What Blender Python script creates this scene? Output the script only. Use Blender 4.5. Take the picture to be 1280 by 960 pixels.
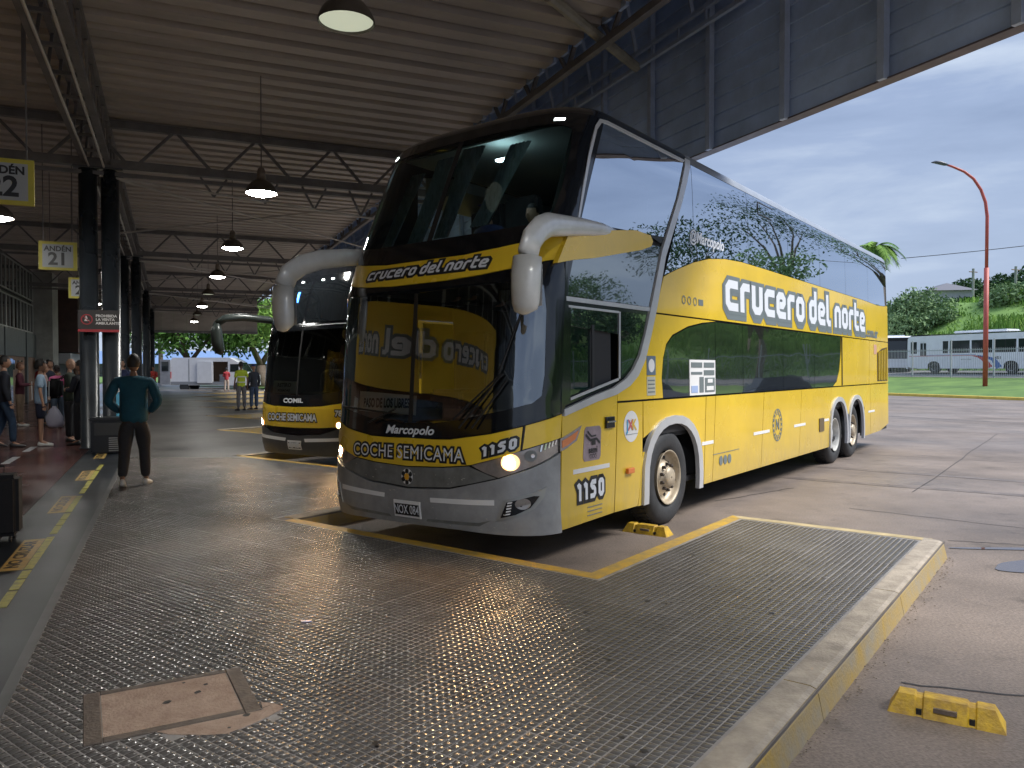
import bpy, bmesh, math, random
import numpy as np
from mathutils import Vector, Matrix, noise as mnoise
from mathutils.geometry import tessellate_polygon
random.seed(7); rng = np.random.default_rng(7)
R = math.radians
SC = bpy.context.scene
for o in list(bpy.data.objects): bpy.data.objects.remove(o)
COL = SC.collection

# ---------------- camera, world, sun, exposure ----------------
CAM_H = 1.70
cam_d = bpy.data.cameras.new('camera'); cam = bpy.data.objects.new('camera', cam_d); COL.objects.link(cam)
cam.location = (0, 0, CAM_H); cam.rotation_euler = (R(90 - 1.152), 0, 0)
cam_d.sensor_width = 36; cam_d.lens = 970 / 1280 * 36; cam_d.clip_start = 0.05; cam_d.clip_end = 3000
SC.camera = cam
SUN_EL, SUN_AZ = R(50), R(98)          # azimuth measured from +Y towards +X
wd = bpy.data.worlds.new('World'); SC.world = wd; wd.use_nodes = True
nt = wd.node_tree; nt.nodes.clear()
def N_(t, **k):
    n = nt.nodes.new(t)
    for a, b in k.items(): setattr(n, a, b)
    return n
out = N_('ShaderNodeOutputWorld'); bg1 = N_('ShaderNodeBackground'); bg2 = N_('ShaderNodeBackground'); mx = N_('ShaderNodeMixShader')
sky = N_('ShaderNodeTexSky', sky_type='NISHITA'); sky.sun_disc = False; sky.sun_elevation = SUN_EL; sky.sun_rotation = SUN_AZ
nt.links.new(sky.outputs[0], bg1.inputs[0]); bg1.inputs[1].default_value = 0.05
tc = N_('ShaderNodeTexCoord'); mp = N_('ShaderNodeMapping'); mp.inputs['Scale'].default_value = (1.0, 1.0, 4.2); mp.inputs['Rotation'].default_value = (0.10, -0.16, 0)
nz = N_('ShaderNodeTexNoise'); nz.inputs['Scale'].default_value = 2.6; nz.inputs['Detail'].default_value = 8; nz.inputs['Roughness'].default_value = 0.55; nz.inputs['Distortion'].default_value = 0.25
cr = N_('ShaderNodeValToRGB')
cr.color_ramp.elements[0].position = 0.33; cr.color_ramp.elements[0].color = (0.066, 0.092, 0.152, 1)
cr.color_ramp.elements[1].position = 0.70; cr.color_ramp.elements[1].color = (0.20, 0.23, 0.275, 1)
e = cr.color_ramp.elements.new(0.5); e.color = (0.098, 0.128, 0.195, 1)
nt.links.new(tc.outputs['Generated'], mp.inputs[0]); nt.links.new(mp.outputs[0], nz.inputs['Vector']); nt.links.new(nz.outputs[0], cr.inputs[0])
# paler towards the horizon
sp = N_('ShaderNodeSeparateXYZ'); nt.links.new(tc.outputs['Generated'], sp.inputs[0])
mr = N_('ShaderNodeMapRange'); mr.inputs[1].default_value = 0.0; mr.inputs[2].default_value = 0.40; mr.inputs[3].default_value = 0.55; mr.inputs[4].default_value = 0.0
nt.links.new(sp.outputs[2], mr.inputs[0])
mc = N_('ShaderNodeMix', data_type='RGBA'); nt.links.new(mr.outputs[0], mc.inputs[0]); nt.links.new(cr.outputs[0], mc.inputs[6]); mc.inputs[7].default_value = (0.185, 0.215, 0.26, 1)
nt.links.new(mc.outputs[2], bg2.inputs[0])
mr2 = N_('ShaderNodeMapRange'); mr2.inputs[1].default_value = 0.45; mr2.inputs[2].default_value = 1.0; mr2.inputs[3].default_value = 1.0; mr2.inputs[4].default_value = 2.4     # an overcast sky is brighter overhead
nt.links.new(sp.outputs[2], mr2.inputs[0]); nt.links.new(mr2.outputs[0], bg2.inputs[1])
mx.inputs[0].default_value = 0.95
nt.links.new(bg1.outputs[0], mx.inputs[1]); nt.links.new(bg2.outputs[0], mx.inputs[2]); nt.links.new(mx.outputs[0], out.inputs[0])
sd = bpy.data.lights.new('sun', 'SUN'); sd.energy = 1.5; sd.angle = R(22); sd.color = (1, 0.965, 0.91)
sun = bpy.data.objects.new('sun', sd); COL.objects.link(sun)
dv = Vector((math.sin(SUN_AZ) * math.cos(SUN_EL), math.cos(SUN_AZ) * math.cos(SUN_EL), math.sin(SUN_EL)))
sun.rotation_euler = dv.to_track_quat('Z', 'Y').to_euler()
SC.view_settings.view_transform = 'Standard'; SC.view_settings.look = 'None'; SC.view_settings.gamma = 1; SC.view_settings.use_curve_mapping = False
SC.view_settings.exposure = 1.75
SC.render.engine = 'CYCLES'; SC.cycles.max_bounces = 8; SC.cycles.transparent_max_bounces = 12; SC.cycles.diffuse_bounces = 4

# ---------------- frames of the place ----------------
# hall frame: local x = C (towards the bays), local y = A (along the hall); bay frame: local x = B (bus length), y = NN
TH = math.atan2(.4036, .9149); TB = math.atan2(.8007, .599)
A = Vector((-.4036, .9149)); C = Vector((.9149, .4036)); B = Vector((.599, .8007)); NN = Vector((-.8007, .599))
def H2W(c, a, z=0.0):
    v = c * C + a * A; return Vector((v.x, v.y, z))
PIT = 6.35; PF = 0.15
P2 = Vector((0.605, 5.85))
FINW = 1.97; BAYW, FINL = PIT * 0.871 - FINW, 2.88
def bay_uv(x, y, n=0):
    q = Vector((x, y)) - P2 - n * PIT * A
    return q.dot(B), q.dot(NN)
def B2W(u, v, z=0.0, n=0):
    q = P2 + n * PIT * A + u * B + v * NN
    return Vector((q.x, q.y, z))

# ---------------- materials ----------------
MATS = {}
def mat(name, base, rough=0.5, metal=0.0, var=0.0, scale=3.0, bump=0.0, bscale=60.0, spec=0.5, coat=0.0, emit=None, estr=1.0, col2=None, rvar=0.0, stretch=None, alpha=None, orand=0.0, speck=0.0, dust=None):
    if name in MATS: return MATS[name]
    m = bpy.data.materials.new(name); m.use_nodes = True; t = m.node_tree; n = t.nodes; b = n['Principled BSDF']
    b.inputs['Base Color'].default_value = (*base, 1); b.inputs['Roughness'].default_value = rough; b.inputs['Metallic'].default_value = metal
    b.inputs['Specular IOR Level'].default_value = spec; b.inputs['Coat Weight'].default_value = coat; b.inputs['Coat Roughness'].default_value = 0.06
    if emit: b.inputs['Emission Color'].default_value = (*emit, 1); b.inputs['Emission Strength'].default_value = estr
    tcn = n.new('ShaderNodeTexCoord'); vec = tcn.outputs['Object']
    if stretch:
        mpn = n.new('ShaderNodeMapping'); mpn.inputs['Scale'].default_value = stretch; t.links.new(vec, mpn.inputs[0]); vec = mpn.outputs[0]
    if var or col2:
        z1 = n.new('ShaderNodeTexNoise'); z1.inputs['Scale'].default_value = scale; z1.inputs['Detail'].default_value = 7; z1.inputs['Roughness'].default_value = 0.65
        t.links.new(vec, z1.inputs['Vector'])
        r = n.new('ShaderNodeValToRGB'); c2 = col2 if col2 else tuple(max(0, c * (1 - var)) for c in base)
        r.color_ramp.elements[0].position = 0.35; r.color_ramp.elements[0].color = (*c2, 1)
        r.color_ramp.elements[1].position = 0.65; r.color_ramp.elements[1].color = (*[min(1, c * (1 + var * 0.4)) for c in base], 1)
        t.links.new(z1.outputs[0], r.inputs[0]); t.links.new(r.outputs[0], b.inputs['Base Color'])
        last = r.outputs[0]
        if speck:
            zs = n.new('ShaderNodeTexNoise'); zs.inputs['Scale'].default_value = 55; zs.inputs['Detail'].default_value = 3; t.links.new(tcn.outputs['Object'], zs.inputs['Vector'])
            ms = n.new('ShaderNodeMapRange'); ms.inputs[1].default_value = .32; ms.inputs[2].default_value = .68; ms.inputs[3].default_value = 1 - speck; ms.inputs[4].default_value = 1 + speck * .7; t.links.new(zs.outputs[0], ms.inputs[0])
            vm = n.new('ShaderNodeVectorMath'); vm.operation = 'SCALE'; t.links.new(last, vm.inputs[0]); t.links.new(ms.outputs[0], vm.inputs['Scale']); last = vm.outputs[0]
            zb = n.new('ShaderNodeTexNoise'); zb.inputs['Scale'].default_value = 1.7; zb.inputs['Detail'].default_value = 6; zb.inputs['Roughness'].default_value = .7; t.links.new(tcn.outputs['Object'], zb.inputs['Vector'])
            mb_ = n.new('ShaderNodeMapRange'); mb_.inputs[1].default_value = .56; mb_.inputs[2].default_value = .70; mb_.inputs[3].default_value = 1; mb_.inputs[4].default_value = .62; t.links.new(zb.outputs[0], mb_.inputs[0])
            vm2 = n.new('ShaderNodeVectorMath'); vm2.operation = 'SCALE'; t.links.new(last, vm2.inputs[0]); t.links.new(mb_.outputs[0], vm2.inputs['Scale']); last = vm2.outputs[0]
        if orand:
            oi = n.new('ShaderNodeObjectInfo'); mo_ = n.new('ShaderNodeMapRange'); mo_.inputs[3].default_value = 1 - orand; mo_.inputs[4].default_value = 1 + orand * .5; t.links.new(oi.outputs['Random'], mo_.inputs[0])
            vm3 = n.new('ShaderNodeVectorMath'); vm3.operation = 'SCALE'; t.links.new(last, vm3.inputs[0]); t.links.new(mo_.outputs[0], vm3.inputs['Scale']); last = vm3.outputs[0]
        if dust:                                 # road film on the lower body, broken up by streaky noise
            sx = n.new('ShaderNodeSeparateXYZ'); t.links.new(tcn.outputs['Object'], sx.inputs[0])
            md_ = n.new('ShaderNodeMapRange'); md_.inputs[1].default_value = .95; md_.inputs[2].default_value = .30; md_.inputs[3].default_value = 0; md_.inputs[4].default_value = 1; t.links.new(sx.outputs[2], md_.inputs[0])
            mpd = n.new('ShaderNodeMapping'); mpd.inputs['Scale'].default_value = (5, 5, 1.2); t.links.new(tcn.outputs['Object'], mpd.inputs[0])
            zd = n.new('ShaderNodeTexNoise'); zd.inputs['Scale'].default_value = 2.2; zd.inputs['Detail'].default_value = 8; zd.inputs['Roughness'].default_value = .7; t.links.new(mpd.outputs[0], zd.inputs['Vector'])
            ad_ = n.new('ShaderNodeMath'); ad_.operation = 'MULTIPLY'; t.links.new(zd.outputs[0], ad_.inputs[0]); t.links.new(md_.outputs[0], ad_.inputs[1])
            sc_ = n.new('ShaderNodeMath'); sc_.operation = 'MULTIPLY'; sc_.inputs[1].default_value = .85; t.links.new(ad_.outputs[0], sc_.inputs[0])
            mxd = n.new('ShaderNodeMix'); mxd.data_type = 'RGBA'; t.links.new(sc_.outputs[0], mxd.inputs[0]); t.links.new(last, mxd.inputs[6]); mxd.inputs[7].default_value = (*dust, 1); last = mxd.outputs[2]
        t.links.new(last, b.inputs['Base Color'])
        if rvar:
            mrn = n.new('ShaderNodeMapRange'); mrn.inputs[1].default_value = .3; mrn.inputs[2].default_value = .7; mrn.inputs[3].default_value = rough + rvar; mrn.inputs[4].default_value = max(.02, rough - rvar)
            z3 = n.new('ShaderNodeTexNoise'); z3.inputs['Scale'].default_value = scale * .6; z3.inputs['Detail'].default_value = 4; t.links.new(vec, z3.inputs['Vector'])
            t.links.new(z3.outputs[0], mrn.inputs[0]); t.links.new(mrn.outputs[0], b.inputs['Roughness'])
    if bump:
        z2 = n.new('ShaderNodeTexNoise'); z2.inputs['Scale'].default_value = bscale; z2.inputs['Detail'].default_value = 5; t.links.new(vec, z2.inputs['Vector'])
        bp = n.new('ShaderNodeBump'); bp.inputs['Strength'].default_value = bump; bp.inputs['Distance'].default_value = 0.02
        t.links.new(z2.outputs[0], bp.inputs['Height']); t.links.new(bp.outputs[0], b.inputs['Normal'])
    MATS[name] = m; return m
def glass_mix(name, tint, gfac, rough=0.02, refl=(1, 1, 1), ior=1.5):
    """see-through pane: tinted transparency under a fresnel mirror"""
    m = bpy.data.materials.new(name); m.use_nodes = True; t = m.node_tree; n = t.nodes; n.clear()
    o = n.new('ShaderNodeOutputMaterial'); mxn = n.new('ShaderNodeMixShader'); tr = n.new('ShaderNodeBsdfTransparent'); gl = n.new('ShaderNodeBsdfGlossy')
    tr.inputs[0].default_value = (*tint, 1); gl.inputs[0].default_value = (*refl, 1); gl.inputs['Roughness'].default_value = rough
    fr = n.new('ShaderNodeFresnel'); fr.inputs[0].default_value = ior
    ad = n.new('ShaderNodeMath'); ad.operation = 'ADD'; ad.inputs[1].default_value = gfac; ad.use_clamp = True
    t.links.new(fr.outputs[0], ad.inputs[0]); t.links.new(ad.outputs[0], mxn.inputs[0]); t.links.new(tr.outputs[0], mxn.inputs[1]); t.links.new(gl.outputs[0], mxn.inputs[2]); t.links.new(mxn.outputs[0], o.inputs[0])
    MATS[name] = m; return m
def mirror_glass(name, dark, fac, refl):
    """opaque dark film glass: dark body mixed with a mirror; slight waviness"""
    m = bpy.data.materials.new(name); m.use_nodes = True; t = m.node_tree; n = t.nodes; b = n['Principled BSDF']
    b.inputs['Base Color'].default_value = (*dark, 1); b.inputs['Roughness'].default_value = 0.05
    gl = n.new('ShaderNodeBsdfGlossy'); gl.inputs[0].default_value = (*refl, 1); gl.inputs['Roughness'].default_value = 0.015
    mxn = n.new('ShaderNodeMixShader'); mxn.inputs[0].default_value = fac; o = n['Material Output']
    tcn = n.new('ShaderNodeTexCoord'); z = n.new('ShaderNodeTexNoise'); z.inputs['Scale'].default_value = 1.3; z.inputs['Detail'].default_value = 1
    t.links.new(tcn.outputs['Object'], z.inputs['Vector']); bp = n.new('ShaderNodeBump'); bp.inputs['Strength'].default_value = 0.25; bp.inputs['Distance'].default_value = 0.02
    t.links.new(z.outputs[0], bp.inputs['Height']); t.links.new(bp.outputs[0], gl.inputs['Normal'])
    t.links.new(b.outputs[0], mxn.inputs[1]); t.links.new(gl.outputs[0], mxn.inputs[2]); t.links.new(mxn.outputs[0], o.inputs[0])
    MATS[name] = m; return m

# ---------------- object helpers ----------------
def setp(o, label=None, cat=None, group=None, kind=None):
    if label: o['label'] = label
    if cat: o['category'] = cat
    if group: o['group'] = group
    if kind: o['kind'] = kind
    return o
def empty(name, loc=(0, 0, 0), rz=0.0, **k):
    o = bpy.data.objects.new(name, None); COL.objects.link(o); o.location = loc; o.rotation_euler = (0, 0, rz); o.empty_display_size = .2
    return setp(o, **k)
def link(name, me, parent=None, loc=None, rot=None, **k):
    o = bpy.data.objects.new(name, me); COL.objects.link(o)
    if parent: o.parent = parent
    if loc is not None: o.location = loc
    if rot is not None: o.rotation_euler = rot
    return setp(o, **k)
def fin(name, bm, m, parent=None, smooth=False, loc=None, rot=None, recalc=True, **k):
    if recalc: bmesh.ops.recalc_face_normals(bm, faces=bm.faces)
    me = bpy.data.meshes.new(name); bm.to_mesh(me); bm.free()
    for x in (m if isinstance(m, (list, tuple)) else [m]): me.materials.append(x)
    if smooth:
        for p in me.polygons: p.use_smooth = True
    return link(name, me, parent, loc, rot, **k)
def copy_tree(o, parent=None):
    c = o.copy(); COL.objects.link(c)
    if parent: c.parent = parent
    for ch in o.children: copy_tree(ch, c)
    return c
def bx(bm, x0, x1, y0, y1, z0, z1, mi=0, mtx=None):
    vs = [bm.verts.new((x, y, z)) for z in (z0, z1) for x, y in ((x0, y0), (x1, y0), (x1, y1), (x0, y1))]
    if mtx: bmesh.ops.transform(bm, matrix=mtx, verts=vs)
    for f in ((3, 2, 1, 0), (4, 5, 6, 7), (0, 1, 5, 4), (1, 2, 6, 5), (2, 3, 7, 6), (3, 0, 4, 7)):
        bm.faces.new([vs[i] for i in f]).material_index = mi
    return vs
def box(name, x0, x1, y0, y1, z0, z1, m, parent=None, bev=0.0, **k):
    bm = bmesh.new(); bx(bm, x0, x1, y0, y1, z0, z1)
    if bev: bmesh.ops.bevel(bm, geom=bm.edges[:], offset=bev, segments=2, affect='EDGES', profile=.6)
    return fin(name, bm, m, parent, smooth=False, **k)
def bar(bm, p, q, w, h=None, up=Vector((0, 0, 1)), mi=0):
    """rectangular bar from p to q"""
    p, q = Vector(p), Vector(q); h = h or w; d = (q - p); L = d.length
    if L < 1e-6: return
    d.normalize(); s = d.cross(up)
    if s.length < 1e-3: s = Vector((1, 0, 0))
    s.normalize(); u = s.cross(d)
    vs = [bm.verts.new(P + s * (w / 2 * a) + u * (h / 2 * b)) for P in (p, q) for a, b in ((-1, -1), (1, -1), (1, 1), (-1, 1))]
    for f in ((3, 2, 1, 0), (4, 5, 6, 7), (0, 1, 5, 4), (1, 2, 6, 5), (2, 3, 7, 6), (3, 0, 4, 7)):
        bm.faces.new([vs[i] for i in f]).material_index = mi
def tube(bm, pts, rad, seg=10, cap=True, flat=None, mi=0):
    """tube along points; rad may be a list; flat=(dir,scale) squashes"""
    pts = [Vector(p) for p in pts]; n = len(pts)
    rads = rad if isinstance(rad, (list, tuple)) else [rad] * n
    rings = []; ref = None
    for i, p in enumerate(pts):
        d = (pts[min(i + 1, n - 1)] - pts[max(i - 1, 0)]).normalized()
        if ref is None:
            ref = d.cross(Vector((0, 0, 1)))
            if ref.length < 1e-3: ref = Vector((1, 0, 0))
        ref = (ref - d * ref.dot(d)).normalized(); o = d.cross(ref)
        ring = []
        for k in range(seg):
            a = 2 * math.pi * k / seg; v = ref * math.cos(a) * rads[i] + o * math.sin(a) * rads[i]
            if flat: v -= flat[0] * v.dot(flat[0]) * (1 - flat[1])
            ring.append(bm.verts.new(p + v))
        rings.append(ring)
    for i in range(n - 1):
        for k in range(seg):
            bm.faces.new((rings[i][k], rings[i][(k + 1) % seg], rings[i + 1][(k + 1) % seg], rings[i + 1][k])).material_index = mi
    if cap:
        bm.faces.new(rings[0][::-1]).material_index = mi; bm.faces.new(rings[-1]).material_index = mi
def lathe(bm, prof, seg=32, axis='Y', ctr=(0, 0, 0), cap=True, mi=0):
    ctr = Vector(ctr); rings = []
    for r, h in prof:
        ring = []
        for k in range(seg):
            a = 2 * math.pi * k / seg; c, s = math.cos(a) * r, math.sin(a) * r
            v = {'Y': (c, h, s), 'Z': (c, s, h), 'X': (h, c, s)}[axis]
            ring.append(bm.verts.new(ctr + Vector(v)))
        rings.append(ring)
    for i in range(len(rings) - 1):
        for k in range(seg):
            bm.faces.new((rings[i][k], rings[i][(k + 1) % seg], rings[i + 1][(k + 1) % seg], rings[i + 1][k])).material_index = mi
    if cap:
        bm.faces.new(rings[0][::-1]).material_index = mi; bm.faces.new(rings[-1]).material_index = mi
def prism(bm, poly, z0, z1, mi=0):
    a = [bm.verts.new((x, y, z0)) for x, y in poly]; b = [bm.verts.new((x, y, z1)) for x, y in poly]
    n = len(poly)
    for i in range(n): bm.faces.new((a[i], a[(i + 1) % n], b[(i + 1) % n], b[i])).material_index = mi
    bm.faces.new(a[::-1]).material_index = mi; bm.faces.new(b).material_index = mi
def prof_extrude(bm, poly, y0, y1, mi=0):
    """(x,z) outline extruded along y"""
    a = [bm.verts.new((x, y0, z)) for x, z in poly]; b = [bm.verts.new((x, y1, z)) for x, z in poly]
    n = len(poly)
    for i in range(n): bm.faces.new((a[i], a[(i + 1) % n], b[(i + 1) % n], b[i])).material_index = mi
    bm.faces.new(a[::-1]).material_index = mi; bm.faces.new(b).material_index = mi
def np_mesh(name, V, F, mats):
    """V (n,3) array, F (m,k) int array with constant k"""
    me = bpy.data.meshes.new(name); m, k = F.shape
    me.vertices.add(len(V)); me.vertices.foreach_set('co', V.astype(np.float32).ravel())
    me.loops.add(m * k); me.loops.foreach_set('vertex_index', F.astype(np.int32).ravel())
    me.polygons.add(m); me.polygons.foreach_set('loop_start', np.arange(0, m * k, k, dtype=np.int32)); me.polygons.foreach_set('loop_total', np.full(m, k, dtype=np.int32))
    for x in mats: me.materials.append(x)
    me.update(calc_edges=True); me.validate(); return me

# ---------------- flat shapes: text, strokes ----------------
def text_tris(body, size=1.0, off=0.0, shear=0.0, align='CENTER', space=1.0):
    cu = bpy.data.curves.new('t', 'FONT'); cu.body = body; cu.size = size; cu.offset = off; cu.shear = shear; cu.align_x = align; cu.align_y = 'CENTER'; cu.resolution_u = 3; cu.space_character = space
    o = bpy.data.objects.new('t', cu); COL.objects.link(o)
    dg = bpy.context.evaluated_depsgraph_get(); ev = o.evaluated_get(dg); me = ev.to_mesh()
    vs = [(v.co.x, v.co.y) for v in me.vertices]; fs = [tuple(p.vertices) for p in me.polygons]
    ev.to_mesh_clear(); bpy.data.objects.remove(o); bpy.data.curves.remove(cu)
    return vs, fs
def stroke(path, w, ext=0.0):
    p = [Vector(q) for q in path]
    if ext:
        p[0] = p[0] + (p[0] - p[1]).normalized() * ext; p[-1] = p[-1] + (p[-1] - p[-2]).normalized() * ext
    Lf, Rt = [], []
    for i in range(len(p)):
        if i == 0: d = (p[1] - p[0]).normalized(); m = Vector((-d.y, d.x)); s = 1
        elif i == len(p) - 1: d = (p[-1] - p[-2]).normalized(); m = Vector((-d.y, d.x)); s = 1
        else:
            d1 = (p[i] - p[i - 1]).normalized(); d2 = (p[i + 1] - p[i]).normalized(); n1 = Vector((-d1.y, d1.x)); n2 = Vector((-d2.y, d2.x))
            m = (n1 + n2).normalized(); s = 1 / max(.5, m.dot(n1))
        Lf.append(p[i] + m * w / 2 * s); Rt.append(p[i] - m * w / 2 * s)
    return Lf, Rt
def glyph(ch, W, w):
    h = w / 2
    g = {'c': [[(W, 1 - h), (h, 1 - h), (h, h), (W, h)]],
         'r': [[(h, 0), (h, 1 - h), (W * .82, 1 - h)]],
         'u': [[(h, 1), (h, h), (W - h, h), (W - h, 1)]],
         'e': [[(w * 1.05, .5), (W - h, .5), (W - h, 1 - h), (h, 1 - h), (h, h), (W, h)]],
         'o': [[(W / 2, 1 - h), (h, 1 - h), (h, h), (W - h, h), (W - h, 1 - h), (W / 2 + .004, 1 - h)]],
         'd': [[(W - h, 1.38), (W - h, h), (h, h), (h, 1 - h), (W - w * 1.03, 1 - h)]],
         'l': [[(h, 1.38), (h, h), (W * .62, h)]],
         'n': [[(h, 0), (h, 1 - h), (W - h, 1 - h), (W - h, 0)]],
         't': [[(h, 1.38), (h, h), (W * .8, h)], [(w * 1.03, 1 - h), (W * .8, 1 - h)]],
         '1': [[(.02, .74), (h + .16, 1 - h * .9), (h + .16, 0)]],
         '5': [[(W, 1 - h), (h, 1 - h), (h, .58), (W - h, .58), (W - h, h), (0, h)]],
         '0': [[(W / 2, 1 - h), (h, 1 - h), (h, h), (W - h, h), (W - h, 1 - h), (W / 2 + .004, 1 - h)]],
         'm': [[(h, 0), (h, 1 - h), (W - h, 1 - h), (W - h, 0)], [(W / 2, .02), (W / 2, 1 - w * 1.03)]],
         'a': [[(h, 1 - h), (W - h, 1 - h), (W - h, h), (h, h), (h, .5), (W - w * 1.03, .5)]]}
    adv = {'1': w + .18, 'r': W * .82, 'l': W * .62, 't': W * .8}
    return g[ch], adv.get(ch, W)
def chamf(path, c):
    o = [Vector(path[0])]
    for i in range(1, len(path) - 1):
        a, b, d = Vector(path[i - 1]), Vector(path[i]), Vector(path[i + 1])
        k = min(c, (a - b).length * .45, (d - b).length * .45)
        o.append(b + (a - b).normalized() * k); o.append(b + (d - b).normalized() * k)
    o.append(Vector(path[-1])); return o
def stroke_text(s, x0, x1, z0, z1, W=.74, w=.23, gap=.14, word=.38, grow=0.0, shear=0.0, mirror=False):
    """blocky logo lettering fitted in a box; returns list of quads strips (verts, faces)"""
    x = 0; items = []
    for ch in s:
        if ch == ' ': x += word; continue
        ps, adv = glyph(ch, W, w); items.append((ps, x)); x += adv + gap
    tot = x - gap; sx = (x1 - x0) / tot; sz = (z1 - z0)
    V, F = [], []
    for ps, ox in items:
        for path in ps:
            P = chamf(path, .13)
            L, Rr = stroke(P, w + 2 * grow, grow)
            b = len(V)
            for l, r in zip(L, Rr):
                for q in (l, r):
                    X = x0 + (q.x + ox + shear * q.y) * sx; Z = z0 + q.y * sz
                    if mirror: X = x0 + x1 - X
                    V.append((X, Z))
            for i in range(len(L) - 1): F.append((b + 2 * i, b + 2 * i + 1, b + 2 * i + 3, b + 2 * i + 2))
    return V, F
def flat_text(name, body, m, parent, mtx, size=.1, off=0.0, th=.002, shear=0.0, align='CENTER', sx=1.0, space=1.0):
    """text as thin solid placed by matrix (local x right, y up, z out)"""
    V, F = text_tris(body, size, off, shear, align, space)
    bm = bmesh.new(); vs = [bm.verts.new((x * sx, y, 0)) for x, y in V]
    for f in F:
        try: bm.faces.new([vs[i] for i in f])
        except ValueError: pass
    r = bmesh.ops.extrude_face_region(bm, geom=bm.faces[:]); bmesh.ops.translate(bm, vec=(0, 0, th), verts=[v for v in r['geom'] if isinstance(v, bmesh.types.BMVert)])
    bmesh.ops.transform(bm, matrix=mtx, verts=bm.verts)
    return fin(name, bm, m, parent)
# ---------------- materials of the place ----------------
M_road = mat('road_concrete', (.235, .190, .160), .55, var=.38, scale=.45, bump=.3, bscale=90, rvar=.2, spec=.4, speck=.28)
M_road2 = mat('bay_asphalt', (.13, .10, .095), .5, var=.3, scale=1.2, bump=.35, bscale=120, rvar=.1)
M_slab = mat('platform_concrete', (.16, .14, .125), .7, var=.3, scale=2)
M_tile2 = mat('ribbed_tile_dark', (.100, .093, .088), .20, var=.28, scale=1.1, bump=.05, bscale=160, rvar=.05, spec=.36)
M_tile3 = mat('ribbed_tile_pale', (.132, .123, .115), .22, var=.28, scale=1.1, bump=.05, bscale=160, rvar=.05, spec=.36)
M_tile = mat('ribbed_tile', (.116, .108, .102), .20, var=.28, scale=1.1, bump=.05, bscale=160, rvar=.05, spec=.36)
M_grout = mat('tile_grout', (.30, .28, .265), .5, var=.3, scale=5)
M_hall = mat('hall_floor_dark', (.012, .016, .022), .34, var=.3, scale=1.5, rvar=.05, spec=.3)
M_hallr = mat('hall_floor_red', (.085, .036, .033), .22, var=.35, scale=1.2, rvar=.08, spec=.5)
M_kerb = mat('kerb_concrete', (.40, .345, .28), .75, var=.35, scale=6, bump=.4, bscale=60)
M_kerby = mat('kerb_yellow', (.40, .27, .07), .7, var=.0, scale=5, col2=(.30, .26, .19), bump=.3)
M_yel = mat('yellow_paint', (.60, .36, .03), .5, scale=9, col2=(.36, .25, .09), bump=.2)
M_ylw2 = mat('yellow_floor_tape', (.52, .50, .06), .45, scale=14, col2=(.25, .24, .07))
M_org = mat('orange_sticker', (.55, .33, .08), .45, scale=12, col2=(.35, .28, .1))
M_blk = mat('black_print', (.012, .012, .014), .4)
M_white = mat('white_paint', (.78, .78, .78), .45, var=.08, scale=3)
M_wmark = mat('floor_white_mark', (.35, .36, .38), .4, var=.4, scale=8)
M_steel = mat('painted_steel_grey', (.07, .078, .088), .45, var=.25, scale=2)
M_beam = mat('roof_beam_grey', (.16, .155, .16), .55, var=.3, scale=2)
M_rod = mat('tie_rod_light', (.50, .48, .46), .45, var=.2, scale=2)
M_deck = mat('roof_sheet', (.51, .465, .425), .5, var=.3, scale=.7, stretch=(.3, 1, 1), rvar=.08, orand=.14)
M_fas = mat('fascia_sheet', (.50, .64, .88), .5, var=.3, scale=.6)
M_fasp = mat('fascia_post', (.40, .48, .62), .5, var=.2)
M_pill = mat('pillar_paint', (.028, .034, .042), .3, var=.35, scale=1.5, rvar=.08)
M_brick = mat('brick_wall', (.30, .20, .15), .8, var=.3, scale=5, bump=.3)
M_conc = mat('wall_concrete', (.30, .31, .29), .7, var=.3, scale=1.2)
M_gpan = mat('grey_panel', (.10, .115, .12), .5, var=.2)
M_frame = mat('window_frame_alu', (.34, .36, .35), .4, metal=.3, var=.2)
M_win = mat('window_dark', (.02, .026, .028), .06, spec=.7)
M_brown = mat('brown_screen', (.05, .022, .015), .5, var=.3)
M_grass = mat('grass_green', (.135, .23, .045), .9, var=.0, scale=.5, col2=(.07, .14, .028), bump=.5, bscale=8)
M_hill = mat('hill_soil', (.18, .31, .07), .95, col2=(.10, .19, .04), scale=.25, bump=.6, bscale=3)
M_leaf = mat('leaf_green', (.12, .24, .05), .9, spec=.15, col2=(.05, .12, .025), scale=.8)
M_leafb = mat('leaf_bright', (.26, .42, .09), .9, spec=.15, col2=(.15, .28, .055), scale=.6)
M_leafd = mat('leaf_dark', (.065, .125, .05), .9, spec=.15, col2=(.035, .07, .03), scale=.8)
M_bark = mat('bark', (.17, .13, .10), .85, var=.4, scale=5, bump=.5, bscale=12)
M_barkr = mat('bark_reddish', (.24, .165, .125), .85, var=.4, scale=5, bump=.5, bscale=12)
M_red = mat('lamp_post_red', (.52, .10, .075), .5, var=.15)
M_black = mat('matt_black', (.012, .012, .013), .6)
M_bin = mat('bin_plastic', (.012, .013, .015), .35, var=.2)
M_dirt = mat('mortar_pink', (.56, .42, .33), .85, col2=(.40, .28, .21), scale=9, bump=.5, bscale=70)
M_rust = mat('rusty_angle_iron', (.15, .115, .09), .6, var=.4, scale=12, bump=.3)
M_water = mat('puddle_water', (.09, .07, .065), .03, spec=.9)

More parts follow.
